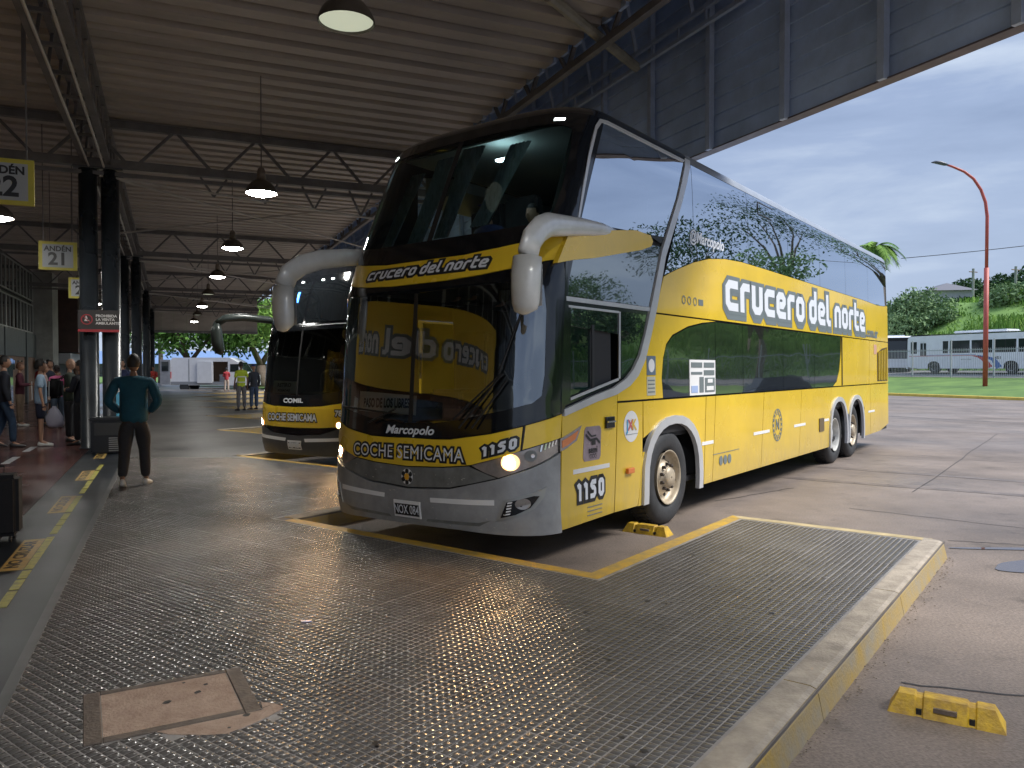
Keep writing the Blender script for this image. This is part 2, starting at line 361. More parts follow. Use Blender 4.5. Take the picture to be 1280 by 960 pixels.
# ---------------- ground ----------------
def sheet(name, pts, z, m, kind='structure', parent=None, th=0.0, **k):
    bm = bmesh.new()
    if th: prism(bm, [(p[0], p[1]) for p in pts], z - th, z)
    else: bm.faces.new([bm.verts.new((p[0], p[1], z)) for p in pts])
    if kind: k['kind'] = kind
    return fin(name, bm, m, parent, **k)
road = sheet('road', [(-900, -300), (900, -300), (900, 1500), (-900, 1500)], 0.0, M_road)

def w2(v): return (v.x, v.y)
# edge of the platform: saw-tooth bays
def edge_pts(inset_f=0.0, inset_b=0.0, inset_k=0.0, n0=-6, n1=13):
    """going along increasing n; inset_f bay front, inset_b bay left side of finger, inset_k kerb side, inset tip = inset_b"""
    L = []
    for n in range(n0, n1):
        L.append(B2W(FINL - inset_b, -FINW + inset_k, 0, n))      # tip outer (kerb side)
        L.append(B2W(FINL - inset_b, -inset_b, 0, n))             # tip inner
        L.append(B2W(-inset_f, -inset_b, 0, n))
        L.append(B2W(-inset_f, BAYW + inset_k, 0, n))             # at the next finger's kerb side
    return L
def poly_platform(i1, i2, i3, c_edge):
    e = edge_pts(i1, i2, i3)
    a0 = e[0].x * A.x + e[0].y * A.y; a1 = e[-1].x * A.x + e[-1].y * A.y
    return [w2(p) for p in e] + [w2(H2W(c_edge, a1 + 1)), w2(H2W(c_edge, a0 - 1))]
platform = sheet('platform', poly_platform(0, 0, 0, -6.0), PF - .008, M_slab, th=.15)
# painted edge: a band 12 cm wide round each bay, kerb stones on the kerb side
def quad_strip(name, pts_out, pts_in, z0, z1, m, parent, **k):
    bm = bmesh.new(); prism(bm, pts_out + pts_in[::-1], z0, z1); return fin(name, bm, m, parent, **k)
YB = .12; KB = .165
for n in range(-3, 9):
    # front edge of bay n
    quad_strip('painted_edge', [w2(B2W(0.004, -0.0, 0, n)), w2(B2W(0.004, BAYW, 0, n))], [w2(B2W(-YB, -YB, 0, n)), w2(B2W(-YB, BAYW, 0, n))], 0.0, PF, M_yel, platform)
    quad_strip('painted_edge', [w2(B2W(0.004, 0.004, 0, n)), w2(B2W(FINL + .004, .004, 0, n))], [w2(B2W(-YB, -YB, 0, n)), w2(B2W(FINL - YB, -YB, 0, n))], 0.0, PF + .001, M_yel, platform)
    quad_strip('painted_edge', [w2(B2W(FINL + .004, 0.004, 0, n)), w2(B2W(FINL + .004, -FINW + .1, 0, n))], [w2(B2W(FINL - YB, -YB, 0, n)), w2(B2W(FINL - YB, -FINW + .1, 0, n))], 0.0, PF + .0005, mat('kerb_tip', (.50, .40, .22), .7, var=.3, scale=6), platform)
    # kerb stones on the near side of finger n (v = -FINW)
    L0, L1 = -(PIT * .491) + .0, FINL + .004
    seg = [L0, L0 + 1.95, L0 + 3.95, L1] if n == 0 else [L0, L1]
    for i in range(len(seg) - 1):
        bm = bmesh.new()
        prof = [(-FINW + KB, 0.0), (-FINW + KB, PF + .003), (-FINW + .035, PF + .003), (-FINW + .008, PF - .006), (-FINW - .004, PF - .03), (-FINW - .03, 0.0)]
        a_, b_ = seg[i] + .004, seg[i + 1] - (.006 if i < len(seg) - 2 else 0)
        if b_ == L1: pass
        va, vb = [], []
        for v, z in prof:
            va.append(bm.verts.new(B2W(a_, v, z, n))); vb.append(bm.verts.new(B2W(b_ - (.07 if (b_ == seg[-1] and v < -FINW + .04) else 0), v, z, n)))
        k = len(prof)
        for j in range(k):
            f = bm.faces.new((va[j], va[(j + 1) % k], vb[(j + 1) % k], vb[j])); f.material_index = 1 if j in (3, 4) else 0
        bm.faces.new(va[::-1]).material_index = 1; bm.faces.new(vb).material_index = 1
        fin('kerb_stone', bm, [M_kerb, M_kerby], platform)
# smooth hall floor (dark band and reddish field), with joints of large tiles
hf = sheet('hall_floor', [w2(H2W(-1.42, -12)), w2(H2W(-.72, -12)), w2(H2W(-.72, 92)), w2(H2W(-1.42, 92))], PF, M_hall, th=.14)
hr = sheet('hall_floor_red', [w2(H2W(-6.3, -12)), w2(H2W(-1.424, -12)), w2(H2W(-1.424, 92)), w2(H2W(-6.3, 92))], PF + .0005, M_hallr, th=.14)
bm = bmesh.new(); bx(bm, -.748, -.694, -12, 92, PF - .01, PF + .005)
fin('edge_strip', bm, mat('edge_strip_grey', (.10, .10, .10), .4, var=.3, scale=4), platform, rot=(0, 0, TH))

# ribbed paving: small square blocks; joints show the grout sheet below
HC = Vector((-1.585, 3.57)); HX = Vector((.875, .484)).normalized(); HY = Vector((-HX.y, HX.x))
def in_hatch(X, Y, m=.03):
    q0 = (X - HC.x) * HX.x + (Y - HC.y) * HX.y; q1 = (X - HC.x) * HY.x + (Y - HC.y) * HY.y
    h = (np.abs(q0) < .355 + m) & (np.abs(q1) < .30 + m)
    p = (q0 > -.05) & (q0 < .42) & (q1 < -.28) & (q1 > -.40 - .16 * (q0 - .1) ) & (q1 > -.46 + .35 * np.abs(q0 - .2))
    return h | p
PT = .0455; GR = .0075
umin, umax, vmin, vmax = -14, 14, -8, 22
iu = np.arange(umin, umax, PT); iv = np.arange(vmin, vmax, PT)
U, V = np.meshgrid(iu, iv, indexing='ij'); U = U.ravel(); V = V.ravel()
X = P2.x + U * B.x + V * NN.x; Y = P2.y + U * B.y + V * NN.y
def plat_mask(X, Y, mf, mb, mk, mc):
    dx = X - P2.x; dy = Y - P2.y
    u0 = dx * B.x + dy * B.y; v0 = dx * NN.x + dy * NN.y
    lp = PIT * .871; ap = PIT * .491
    n = np.floor((v0 + FINW) / lp); vn = v0 - n * lp; un = u0 - n * ap      # vn in [-FINW, BAYW)
    fing = vn < 0
    ok = np.where(fing, (un < FINL - mb) & ((vn > -FINW + mk) | (un < -ap - mf * 0)) & ((vn < -mb) | (un < -mf)), (un < -mf))
    # kerb side applies only beyond the front line of the next bay (n-1)
    okk = np.where(fing & (vn < -FINW + mk), un < -ap - mf, True)
    okl = np.where((~fing) & (vn > BAYW - .0), un < -mf, True)
    cc = X * C.x + Y * C.y
    return ok & okk & okl & (cc > -.72 + mc)
dist = np.hypot(X, Y)
px = 640 + 970 * X / np.maximum(Y, .1)
m = (Y > 1.6) & (Y < 13.5) & (px > -60) & (px < 1340) & plat_mask(X, Y, YB + .02, YB + .02, KB + .02, .02) & ~in_hatch(X, Y, -.012)
Xs, Ys, Us, Vs = X[m], Y[m], U[m], V[m]
print('blocks', len(Xs))
near = np.argsort(np.hypot(Xs, Ys))
def block_mesh(X, Y, zj, name, tm=None):
    """chamfered blocks: top quad, 4 chamfers, 4 sides"""
    n = len(X); h0 = PT / 2 - GR / 2; h1 = h0 - .0016
    offs = []
    for h, z in ((h0, -.006), (h0, -.0014), (h1, 0.0)):
        for a, b in ((-1, -1), (1, -1), (1, 1), (-1, 1)): offs.append((a * h, b * h, z))
    offs = np.array(offs)
    ox = offs[:, 0] * B.x + offs[:, 1] * NN.x; oy = offs[:, 0] * B.y + offs[:, 1] * NN.y
    VV = np.zeros((n, 12, 3)); VV[:, :, 0] = X[:, None] + ox; VV[:, :, 1] = Y[:, None] + oy; VV[:, :, 2] = PF + offs[:, 2] + zj[:, None] + (rng.normal(0, .006, n)[:, None] * (offs[:, 0])[None] + rng.normal(0, .006, n)[:, None] * (offs[:, 1])[None])
    f = [(8, 9, 10, 11)]
    for r in (0, 4):
        for k in range(4): f.append((r + k, r + (k + 1) % 4, r + 4 + (k + 1) % 4, r + 4 + k))
    F = (np.array(f)[None] + (np.arange(n) * 12)[:, None, None]).reshape(-1, 4)
    me = np_mesh(name, VV.reshape(-1, 3), F, [M_tile, M_tile2, M_tile3])
    if tm is not None and len(me.polygons) == n * 9: me.polygons.foreach_set('material_index', np.repeat(tm, 9).astype(np.int32))
    return me
MU = np.floor((Us - umin) / PT / 8 + 1e-6).astype(int); MV = np.floor((Vs - vmin) / PT / 8 + 1e-6).astype(int)      # slabs of 8 x 8 ribs
cu_ = umin + (MU * 8 + 3.5) * PT; cv_ = vmin + (MV * 8 + 3.5) * PT; hsh = (MU * 73 + MV * 151) % 97 / 97.0
du_ = (Us - cu_) * -.009; dv_ = (Vs - cv_) * -.009
Xs = Xs + du_ * B.x + dv_ * NN.x; Ys = Ys + du_ * B.y + dv_ * NN.y
zj = rng.normal(0, .0003, len(Xs)) + (hsh - .5) * .0016; TM = np.where(hsh < .25, 1, np.where(hsh > .8, 2, 0))
sel = near[:290]; rest = near[290:]
one = block_mesh(np.array([0.]), np.array([0.]), np.array([0.]), 'paving_block')
for i in sel:
    o = bpy.data.objects.new('paving_block', one); COL.objects.link(o); o.parent = platform; o.location = (Xs[i], Ys[i], zj[i])
o = link('paving_blocks', block_mesh(Xs[rest], Ys[rest], zj[rest], 'paving_blocks', TM[rest]), platform); o['kind'] = 'stuff'
g = sheet('paving_bed', poly_platform(YB, YB, KB, -.715), PF - .0026, M_grout, parent=platform, kind=None)
# beyond the modelled blocks the same paving carries its relief in the material
M_far = mat('ribbed_tile_far', (.118, .110, .103), .34, var=.3, scale=.8, rvar=.06, bump=.5, bscale=22)
far = [w2(H2W(-.70, 14.2)), w2(H2W(-.70, 90))]
bm = bmesh.new()
for n in range(1, 13):
    for (u0, u1, v0, v1) in ((-40, -YB, -YB, BAYW + KB - 0.0), (-40, FINL - YB, -FINW + KB, -YB)):
        q = [B2W(u0, v0, PF - .001, n), B2W(u1, v0, PF - .001, n), B2W(u1, v1, PF - .001, n), B2W(u0, v1, PF - .001, n)]
        bm.faces.new([bm.verts.new(p) for p in q])
def cut(bm, co, no):
    bmesh.ops.bisect_plane(bm, geom=bm.verts[:] + bm.edges[:] + bm.faces[:], plane_co=co, plane_no=no, clear_inner=True)
cut(bm, H2W(-.70, 0), (C.x, C.y, 0)); cut(bm, (0, 13.52, 0), (0, 1, 0))
fin('paving_far', bm, M_far, platform)

# floor stickers and taped line along c = -1.04
floor_marks = []
def hall_quad(name, c0, c1, a0, a1, z, m, parent=None, **k):
    bm = bmesh.new(); bx(bm, c0, c1, a0, a1, z - .001, z); return fin(name, bm, m, parent, rot=(0, 0, TH), **k)
for i, (a0, a1) in enumerate([(4.6, 5.75), (6.95, 8.15), (9.55, 10.75), (12.2, 13.3), (15.0, 15.9)]):
    t = hall_quad('floor_sticker', -1.21, -1.045, a0, a1, PF + .003, M_org)
    setp(t, ['orange floor sticker beside the yellow tape, just outside the frame in front', 'largest orange floor sticker with black writing on the dark hall floor, nearest the camera', 'second nearest orange floor sticker beside the yellow tape', 'third nearest orange floor sticker, short and wide beside the tape', 'farthest orange floor sticker on the dark floor just before the black bin'][i], 'floor sticker', 'orange floor stickers along the tape')
    flat_text('lettering', 'NO CRUZAR', M_blk, t, Matrix.Translation((-1.135, (a0 + a1) / 2, PF + .0032)) @ Matrix.Rotation(R(90), 4, 'Z'), size=.13, sx=1.35, off=.004, th=.0008)
for i, (a0, a1) in enumerate([(3.3, 4.55), (5.9, 6.9), (6.95, 8.2), (8.35, 9.45), (9.55, 10.7), (10.9, 12.1), (12.2, 13.2), (13.3, 13.95)]):
    segs = [(a0, a1)] if i % 2 == 0 else [(a0, a0 + .4), (a0 + .44, a0 + .72), (a0 + .76, a1)]
    t = empty('tape_line', H2W(-1.01, a0, PF), TH)
    setp(t, 'worn yellow tape strip on the dark floor, number %s counted from the front' % ['one', 'two', 'three', 'four', 'five', 'six', 'seven', 'eight'][i], 'floor tape', 'yellow tape strips on the hall floor')
    for s0, s1 in segs:
        bm = bmesh.new(); bx(bm, -.03, .03, s0 - a0, s1 - a0, .001, .0045); fin('tape_piece', bm, M_ylw2, t)
for i, (a0, a1) in enumerate([(12.9, 14.1), (14.8, 15.9), (16.8, 17.8)]):
    t = hall_quad('floor_mark', -2.52, -2.40, a0, a1, PF + .003, M_wmark)
    setp(t, ['white painted dash on the red floor, nearest of three near the left edge', 'white painted dash on the red floor, middle of three', 'white painted dash on the red floor, farthest of three, by white shoes'][i], 'floor marking', 'white dashes on the red floor')

# road joints, cracks and puddles (drawn on the road level)
def strip(bm, pts, w, z):
    for i in range(len(pts) - 1):
        p, q = Vector(pts[i]), Vector(pts[i + 1]); d = (q - p).normalized(); n = Vector((-d.y, d.x)) * w / 2
        bm.faces.new([bm.verts.new((v.x, v.y, z)) for v in (p - n, q - n, q + n, p + n)])
M_tar = mat('tar_joint', (.03, .026, .024), .6)
bm = bmesh.new()
def wob(p, q, n=14, a=.02):
    p, q = Vector(p), Vector(q); d = (q - p); nn = Vector((-d.y, d.x)).normalized()
    return [w2(p + d * (i / n) + nn * random.uniform(-a, a)) for i in range(n + 1)]
for p, q in (((4.1, 9.4), (6.6, 7.2)), ((6.6, 7.2), (9.2, 4.8)), ((2.6, 9.9), (4.0, 11.0)), ((4.3, 7.62), (5.2, 7.35)), ((2.1, 4.15), (3.4, 3.75)), ((6, 16), (16, 9.5)), ((9.5, 22), (26, 12)), ((-20, 60), (8, 46)), ((12, 34), (30, 22)), ((5.5, 10.6), (12.5, 20))):
    strip(bm, wob(p, q), .014, .004)
fin('road_joints', bm, M_tar, road)
def puddle(name, cx, cy, rx, ry, rot=0, seed=0):
    bm = bmesh.new(); vs = []
    for k in range(40):
        a = 2 * math.pi * k / 40; r = 1 + .22 * mnoise.noise((math.cos(a) * 1.5 + seed, math.sin(a) * 1.5, seed)); x, y = rx * r * math.cos(a), ry * r * math.sin(a)
        vs.append(bm.verts.new((cx + x * math.cos(rot) - y * math.sin(rot), cy + x * math.sin(rot) + y * math.cos(rot), .006)))
    bm.faces.new(vs); return fin(name, bm, M_water, None, kind='structure')
puddle('puddle', 4.95, 6.62, .82, .30, .1, 1); puddle('puddle', 5.0, 7.25, .9, .05, -.05, 3); puddle('puddle', 13.5, 17.5, 1.6, .5, .3, 5)

# hatch in the paving
h = empty('hatch_cover', (HC.x, HC.y, PF), math.atan2(HX.y, HX.x), label='square hatch of pinkish mortar in a rusty steel frame, set in the ribbed paving', cat='hatch')
W_, D_ = .355, .285
for nm, a in (('frame_bar', (-W_, -W_ + .07, -D_, D_)), ('frame_bar', (W_ - .07, W_, -D_, D_)), ('frame_bar', (-W_ + .072, W_ - .072, -D_, -D_ + .045)), ('frame_bar', (-W_ + .072, W_ - .072, D_ - .035, D_))):
    bm = bmesh.new(); bx(bm, a[0], a[1], a[2], a[3], -.01, .004); bmesh.ops.bevel(bm, geom=bm.edges[:], offset=.003, segments=1, affect='EDGES'); fin(nm, bm, M_rust, h)
bm = bmesh.new()
gx = [(-W_ + .074) + i * (2 * W_ - .148) / 14 for i in range(15)]; gy = [(-D_ + .047) + i * (2 * D_ - .084) / 10 for i in range(11)]
vv = [[bm.verts.new((x, y, -.0002 + .002 * mnoise.noise((x * 9, y * 9, 0)))) for y in gy] for x in gx]
for i in range(14):
    for j in range(10): bm.faces.new((vv[i][j], vv[i + 1][j], vv[i + 1][j + 1], vv[i][j + 1]))
fin('mortar_slab', bm, M_dirt, h, smooth=True)
bm = bmesh.new(); pp = [(-.06, -.286), (.44, -.286), (.44, -.27), (.47, -.30), (.38, -.36), (.28, -.40), (.20, -.435), (.12, -.42), (.05, -.37), (0, -.34), (-.06, -.30)]
pp = [(-.08, -.287), (.36, -.287), (.37, -.20), (.42, -.24), (.45, -.31), (.36, -.37), (.26, -.42), (.18, -.45), (.10, -.42), (.02, -.37), (-.04, -.33)]
prism(bm, pp, -.008, .0008); bmesh.ops.triangulate(bm, faces=bm.faces[:]); fin('mortar_patch', bm, M_dirt, h)
# litter
bm = bmesh.new(); bx(bm, -.03, .03, -.015, .015, 0, .004); fin('candy_wrapper', bm, mat('blue_foil', (.08, .2, .6), .3), None, loc=(-1.26, 4.72, PF + .002), rot=(0, .1, .4), label='tiny blue wrapper lying on the ribbed paving in front of the bus', cat='litter')

bm = bmesh.new(); rg = random.Random(5)
for k in range(170):                      # old chewing gum and drips trodden into the paving
    y_ = rg.uniform(2.2, 13); x_ = rg.uniform(-.45, .35) * y_
    if not plat_mask(np.array([x_]), np.array([y_]), .2, .2, .25, .1)[0]: continue
    r_ = rg.uniform(.008, .022); bm.faces.new([bm.verts.new((x_ + r_ * math.cos(a) * rg.uniform(.7, 1.2), y_ + r_ * math.sin(a) * rg.uniform(.7, 1.2), PF + .0022)) for a in np.linspace(0, 2 * math.pi, 9)[:-1]])
o = fin('gum_spots', bm, mat('gum_dark', (.03, .028, .026), .6), platform); o['kind'] = 'stuff'
bm = bmesh.new()
for k in range(260):                      # grit gathered along the foot of the kerb
    u_ = rg.uniform(-3.0, 2.9); v_ = -FINW - .03 - abs(rg.gauss(0, .05)); p = B2W(u_, v_); s_ = rg.uniform(.0015, .0048)
    bx(bm, p.x - s_, p.x + s_, p.y - s_ * .8, p.y + s_ * .8, .004, .004 + s_)
o = fin('kerb_grit', bm, mat('grit', (.30, .25, .20), .9, var=.4, scale=30), road); o['kind'] = 'stuff'
bm = bmesh.new()
for p, q, w in (((2.9, 13.0), (9.5, 8.5), .22), ((3.6, 14.6), (10.5, 9.6), .22), ((12, 30), (22, 14), .25)):
    pts = wob(p, q, 18, .03); strip(bm, pts, w, .0035)
fin('tyre_marks', bm, mat('tyre_mark', (.185, .150, .128), .5, var=.35, scale=3, speck=.3), road)

# wheel stops
def wheel_stop(x, y, rz, lab):
    t = empty('wheel_stop', (x, y, 0), rz, label=lab, cat='wheel stop', group='yellow wheel stops in the bays')
    Ls, bw, tw, hh = .25, .085, .042, .09
    bm = bmesh.new()
    def sec(xx, s=1): return [bm.verts.new((xx, yy, z)) for yy, z in ((-bw, 0), (-tw * s, hh * s), (tw * s, hh * s), (bw, 0))]
    xs = [-Ls, -Ls + .05]; notch = [(-.125, -.10), (.10, .125)]
    a = sec(-Ls, .86)
    st = []
    rings = [[bm.verts.new(v) for v in ((-Ls, -bw, 0), (-Ls + .045, -tw, hh), (-Ls + .045, tw, hh), (-Ls, bw, 0))]]
    for v in a: bm.verts.remove(v)
    for x0, x1 in notch:
        for xx, d in ((x0 - .008, 0), (x0, .016), (x1, .016), (x1 + .008, 0)):
            rings.append([bm.verts.new(v) for v in ((xx, -bw + d * .5, 0), (xx, -tw + d * .35, hh - d * .6), (xx, tw - d * .35, hh - d * .6), (xx, bw - d * .5, 0))])
    rings.append([bm.verts.new(v) for v in ((Ls, -bw, 0), (Ls - .045, -tw, hh), (Ls - .045, tw, hh), (Ls, bw, 0))])
    for i in range(len(rings) - 1):
        for k in range(3): bm.faces.new((rings[i][k], rings[i][k + 1], rings[i + 1][k + 1], rings[i + 1][k]))
    bm.faces.new(rings[0]); bm.faces.new(rings[-1])
    fin('block', bm, mat('wheel_stop_yellow', (.66, .42, .02), .5, scale=14, col2=(.36, .22, .04), bump=.3), t)
    bm = bmesh.new(); bx(bm, -.05, .05, -bw + .008, -bw + .05, .035, .055); fin('badge', bm, M_rust, t)
    for s in (-.1125, .1125):
        bm = bmesh.new(); bx(bm, s - .012, s + .012, -bw + .012, -bw + .03, .004, .035); fin('bolt_hole', bm, M_black, t)
    return t
ws_rz = TB + R(-90)
wheel_stop(2.12, 3.76, math.atan2(-.24, .39), 'worn yellow wheel stop on the open road at the lower right corner')
wheel_stop(1.40, 7.98, ws_rz, 'yellow wheel stop under the front tyre of the large yellow bus')

# ---------------- roof canopy ----------------
canopy = empty('station_canopy', (0, 0, 0), TH, label='long dark corrugated metal canopy with lattice trusses over the platform and bus bays', cat='canopy')
ZC, CE, CF, AEND = 6.5, 5.55, 6.9, 56.0
# roof panels: one profile every half metre
def panel_mesh(c0, c1, z):
    bm = bmesh.new(); P = .5
    pr = [(0, 0), (.27, 0), (.30, .085), (.47, .085), (.499, 0)]
    for t in (0,):
        a = [bm.verts.new((c0, y, z + h)) for y, h in pr]; b = [bm.verts.new((c1, y, z + h)) for y, h in pr]
        a2 = [bm.verts.new((c0, y, z + h + .03)) for y, h in pr]; b2 = [bm.verts.new((c1, y, z + h + .03)) for y, h in pr]
        for i in range(4):
            bm.faces.new((a[i], b[i], b[i + 1], a[i + 1])); bm.faces.new((a2[i], a2[i + 1], b2[i + 1], b2[i]))
    bmesh.ops.recalc_face_normals(bm, faces=bm.faces)
    me = bpy.data.meshes.new('roof_panel'); bm.to_mesh(me); bm.free(); me.materials.append(M_deck); return me
pm = panel_mesh(-14.0, CE, ZC)
A0R = -5; NPAN = int((AEND - A0R) / .5)
for i in range(NPAN):
    o = bpy.data.objects.new('roof_panel', pm); COL.objects.link(o); o.parent = canopy; o.location = (0, A0R + i * .5, random.uniform(-.006, .006))
bm = bmesh.new(); bx(bm, -14, CE, A0R, AEND, ZC + .14, ZC + .20); fin('roof_cover', bm, M_beam, canopy)
# raised outer strip with vertical inner sheet
box('raised_roof', CE - .05, CF + .5, A0R, AEND, 8.15, 8.25, M_fas, canopy)
box('upstand', CE - .06, CE, A0R, AEND, ZC + .205, 8.15, M_fas, canopy)
bm = bmesh.new()
for i in range(int((AEND - A0R) / .42)):
    a0 = A0R + i * .42; bx(bm, CE + .002, CE + .05, a0, a0 + .2, ZC, 8.14)
o = fin('upstand_ribs', bm, M_fas, canopy); o['kind'] = 'stuff'
# fascia boards and posts
ZF = 4.74; NB = 15
for i in range(NB):
    z0 = ZF + i * .225; bm = bmesh.new()
    pr = [(CF + .05, z0 + .004), (CF + .004, z0 + .004), (CF + .03, z0 + .221), (CF + .05, z0 + .221)]
    va = [bm.verts.new((c, A0R, z)) for c, z in pr]; vb = [bm.verts.new((c, AEND, z)) for c, z in pr]
    for j in range(4): bm.faces.new((va[j], va[(j + 1) % 4], vb[(j + 1) % 4], vb[j]))
    bm.faces.new(va); bm.faces.new(vb[::-1]); fin('fascia_board', bm, M_fas, canopy)
box('fascia_backing', CF + .055, CF + .10, A0R, AEND, ZF, 8.14, M_fas, canopy)
box('fascia_drip_edge', CF - .03, CF + .13, A0R, AEND, ZF - .022, ZF - .003, mat('drip_edge', (.13, .11, .12), .5, var=.4, scale=3), canopy)
pmz = bmesh.new(); bx(pmz, CF - .085, CF - .002, -.045, .045, ZF - .02, 8.1)
first = fin('fascia_post', pmz, M_fasp, canopy, loc=(0, -4.05, 0))
for i in range(1, 43):
    o = bpy.data.objects.new('fascia_post', first.data); COL.objects.link(o); o.parent = canopy; o.location = (0, -4.05 + 1.425 * i, 0)
# lattice ladder inside the fascia, longitudinal trusses
def lattice(name, c, a0, a1, zlo, zhi, step, w, m, dc=0.0, zig=True):
    t = bpy.data.objects.new(name, None); COL.objects.link(t); t.parent = canopy
    for z in (zlo, zhi):
        bm = bmesh.new(); bx(bm, c - w / 2, c + w / 2, a0, a1, z - w / 2, z + w / 2); fin('chord', bm, m, t)
    bm = bmesh.new(); n = int((a1 - a0) / step)
    for i in range(n):
        s = a0 + i * step
        if i == 0:
            if zig: bar(bm, (c, s, zlo), (c, s + step / 2, zhi), w * .55); bar(bm, (c, s + step / 2, zhi), (c, s + step, zlo), w * .55)
            else: bar(bm, (c, s, zlo), (c, s, zhi), w * .55)
            w0 = fin('web_member', bm, m, t)
        else: o = bpy.data.objects.new('web_member', w0.data); COL.objects.link(o); o.parent = t; o.location = (0, i * step, 0)
    return t
lattice('lattice_beam', CF - .22, A0R, AEND, ZC - .13, ZC + .09, .62, .055, M_fasp, zig=False)
lattice('longitudinal_truss', CE + .05, A0R, AEND, ZC - .25, ZC + .55, 1.3, .10, M_beam)
t = bpy.data.objects.new('hangers', None); COL.objects.link(t); t.parent = canopy
bm = bmesh.new(); bar(bm, (CF - .22, 0, ZC + .1), (CF - .5, .1, 8.1), .05); h1_ = fin('hanger', bm, M_fasp, t, loc=(0, -3.9, 0))
bm = bmesh.new(); bar(bm, (CE + .1, .6, ZC + .5), (CE + .15, .6, 8.1), .05); h2_ = fin('hanger', bm, M_fasp, t, loc=(0, -3.9, 0))
for i in range(1, 42):
    for hh_ in (h1_, h2_): o = bpy.data.objects.new('hanger', hh_.data); COL.objects.link(o); o.parent = t; o.location = (0, -3.9 + i * 1.425, 0)
bm = bmesh.new(); tube(bm, [(CF - .25, 10.3, 6.36), (4.47, 8.98, 6.46)], .075, 10)
fin('diagonal_strut', bm, mat('strut_yellowed', (.30, .28, .22), .5, var=.3), canopy)
# transverse trusses every 12.7 m
TA = [4.2 + 12.7 * k for k in range(0, 5)]
def truss(a):
    t = bpy.data.objects.new('roof_truss', None); COL.objects.link(t); t.parent = canopy; t.location = (0, a, 0)
    c0, c1 = -13.0, CE
    for z, w in ((ZC - .09, .14), (ZC - .86, .16), (ZC - 1.05, .07)):
        bm = bmesh.new(); bx(bm, c0, c1, -w / 2, w / 2, z - w / 2, z + w / 2); fin('chord', bm, M_beam, t)
    n = int((c1 - c0) / 1.45); s = (c1 - c0) / n
    for i in range(n):
        bm = bmesh.new(); bar(bm, (c0 + i * s + .12, 0, ZC - .80), (c0 + (i + .5) * s - .05, 0, ZC - .15), .055); bar(bm, (c0 + (i + .5) * s + .05, 0, ZC - .15), (c0 + (i + 1) * s - .12, 0, ZC - .80), .055)
        fin('web_member', bm, M_beam, t)
    # lower lattice right of the pillars
    for i in range(5):
        bm = bmesh.new(); x = .6 + i * 1.0; bar(bm, (x, .02, ZC - .95), (x + .25, .02, ZC - 1.32 - .05 * i), .04); bar(bm, (x + .25, .02, ZC - 1.32 - .05 * i), (x + .5, .02, ZC - .95), .04)
        fin('lower_web', bm, M_beam, t)
    for p, q in () if a < 6 else (((-1.2, 0, ZC - .98), (CE, 0, ZC - .72)), ((-1.2, 0, ZC - 1.1), (CE, .0, ZC - 1.62)), ((-1.2, .1, ZC - 1.05), (CE, 6.3, ZC - 1.2)), ((-1.2, 6.3, ZC - 1.2), (CE, .1, ZC - .95))):
        bm = bmesh.new(); tube(bm, [p, q], .024, 6); fin('tie_rod', bm, M_rod, t)
    return t
for a in TA: truss(a)
for z, c, w in ((ZC - .86, -1.45, .10), (ZC - .86, -1.05, .10), (ZC - .12, -1.45, .09), (ZC - .12, -1.05, .09)):
    bm = bmesh.new(); bx(bm, c - w / 2, c + w / 2, A0R, AEND, z - w / 2 + .013, z + w / 2 + .013); fin('pillar_beam', bm, M_beam, canopy)
bm = bmesh.new()
for i in range(60):
    a = A0R + i * 1.0
    bar(bm, (-1.45, a, ZC - .8), (-1.45, a + .5, ZC - .17), .04); bar(bm, (-1.05, a + .5, ZC - .17), (-1.05, a + 1.0, ZC - .8), .04); bar(bm, (-1.42, a, ZC - .85), (-1.08, a, ZC - .85), .05)
o = fin('beam_lacing', bm, M_beam, canopy); o['kind'] = 'stuff'
for c in (-1.38, -1.12):
    bm = bmesh.new(); tube(bm, [(c, A0R, ZC - .95), (c, AEND, ZC - .95)], .02, 6); fin('conduit', bm, M_rod, canopy)
# hangers under the left part
for c_, a_, z_, w_ in ((-1.75, 10.4, 1.0, .05), (-1.75, 12.2, 1.0, .05)):
    bm = bmesh.new(); bar(bm, (c_, a_, ZC - z_), (c_, a_, ZC), w_); fin('hanger', bm, M_beam, canopy)
for k_ in range(26): box('gable_panel', -14 + k_ * .752, -13.255 + k_ * .752, AEND + .001, AEND + .05, 4.15, ZC + .2, M_deck, canopy)
box('gable_beam', -14, CE, AEND - .2, AEND, 4.05, 4.2, M_beam, canopy)

# pillars (pairs of tubes)
def pillar(a, lab):
    t = empty('pillar', H2W(-1.25, a, PF), TH, label=lab, cat='pillar', group='pairs of round steel pillars along the hall')
    for x in (-.16, .22):
        bm = bmesh.new(); lathe(bm, [(.2, 0), (.2, .02), (.165, .03), (.165, ZC - PF - .98)], 20, 'Z', (x, 0, 0)); fin('tube', bm, M_pill, t, smooth=False)
        for p in t.children[-1].data.polygons: p.use_smooth = abs(p.normal.z) < .5
    box('cap_plate', -.4, .45, -.2, .2, ZC - PF - .975, ZC - PF - .945, M_steel, t)
    return t
pillar(4.3, 'pair of dark grey steel pillars outside the left edge of the picture')
for i, a in enumerate(TA[1:]):
    pillar(a + .1, 'pair of dark grey steel pillars, %s in the row' % ['first and nearest, behind the person in the teal sweater', 'second nearest', 'third', 'fourth', 'fifth', 'sixth and farthest'][i])

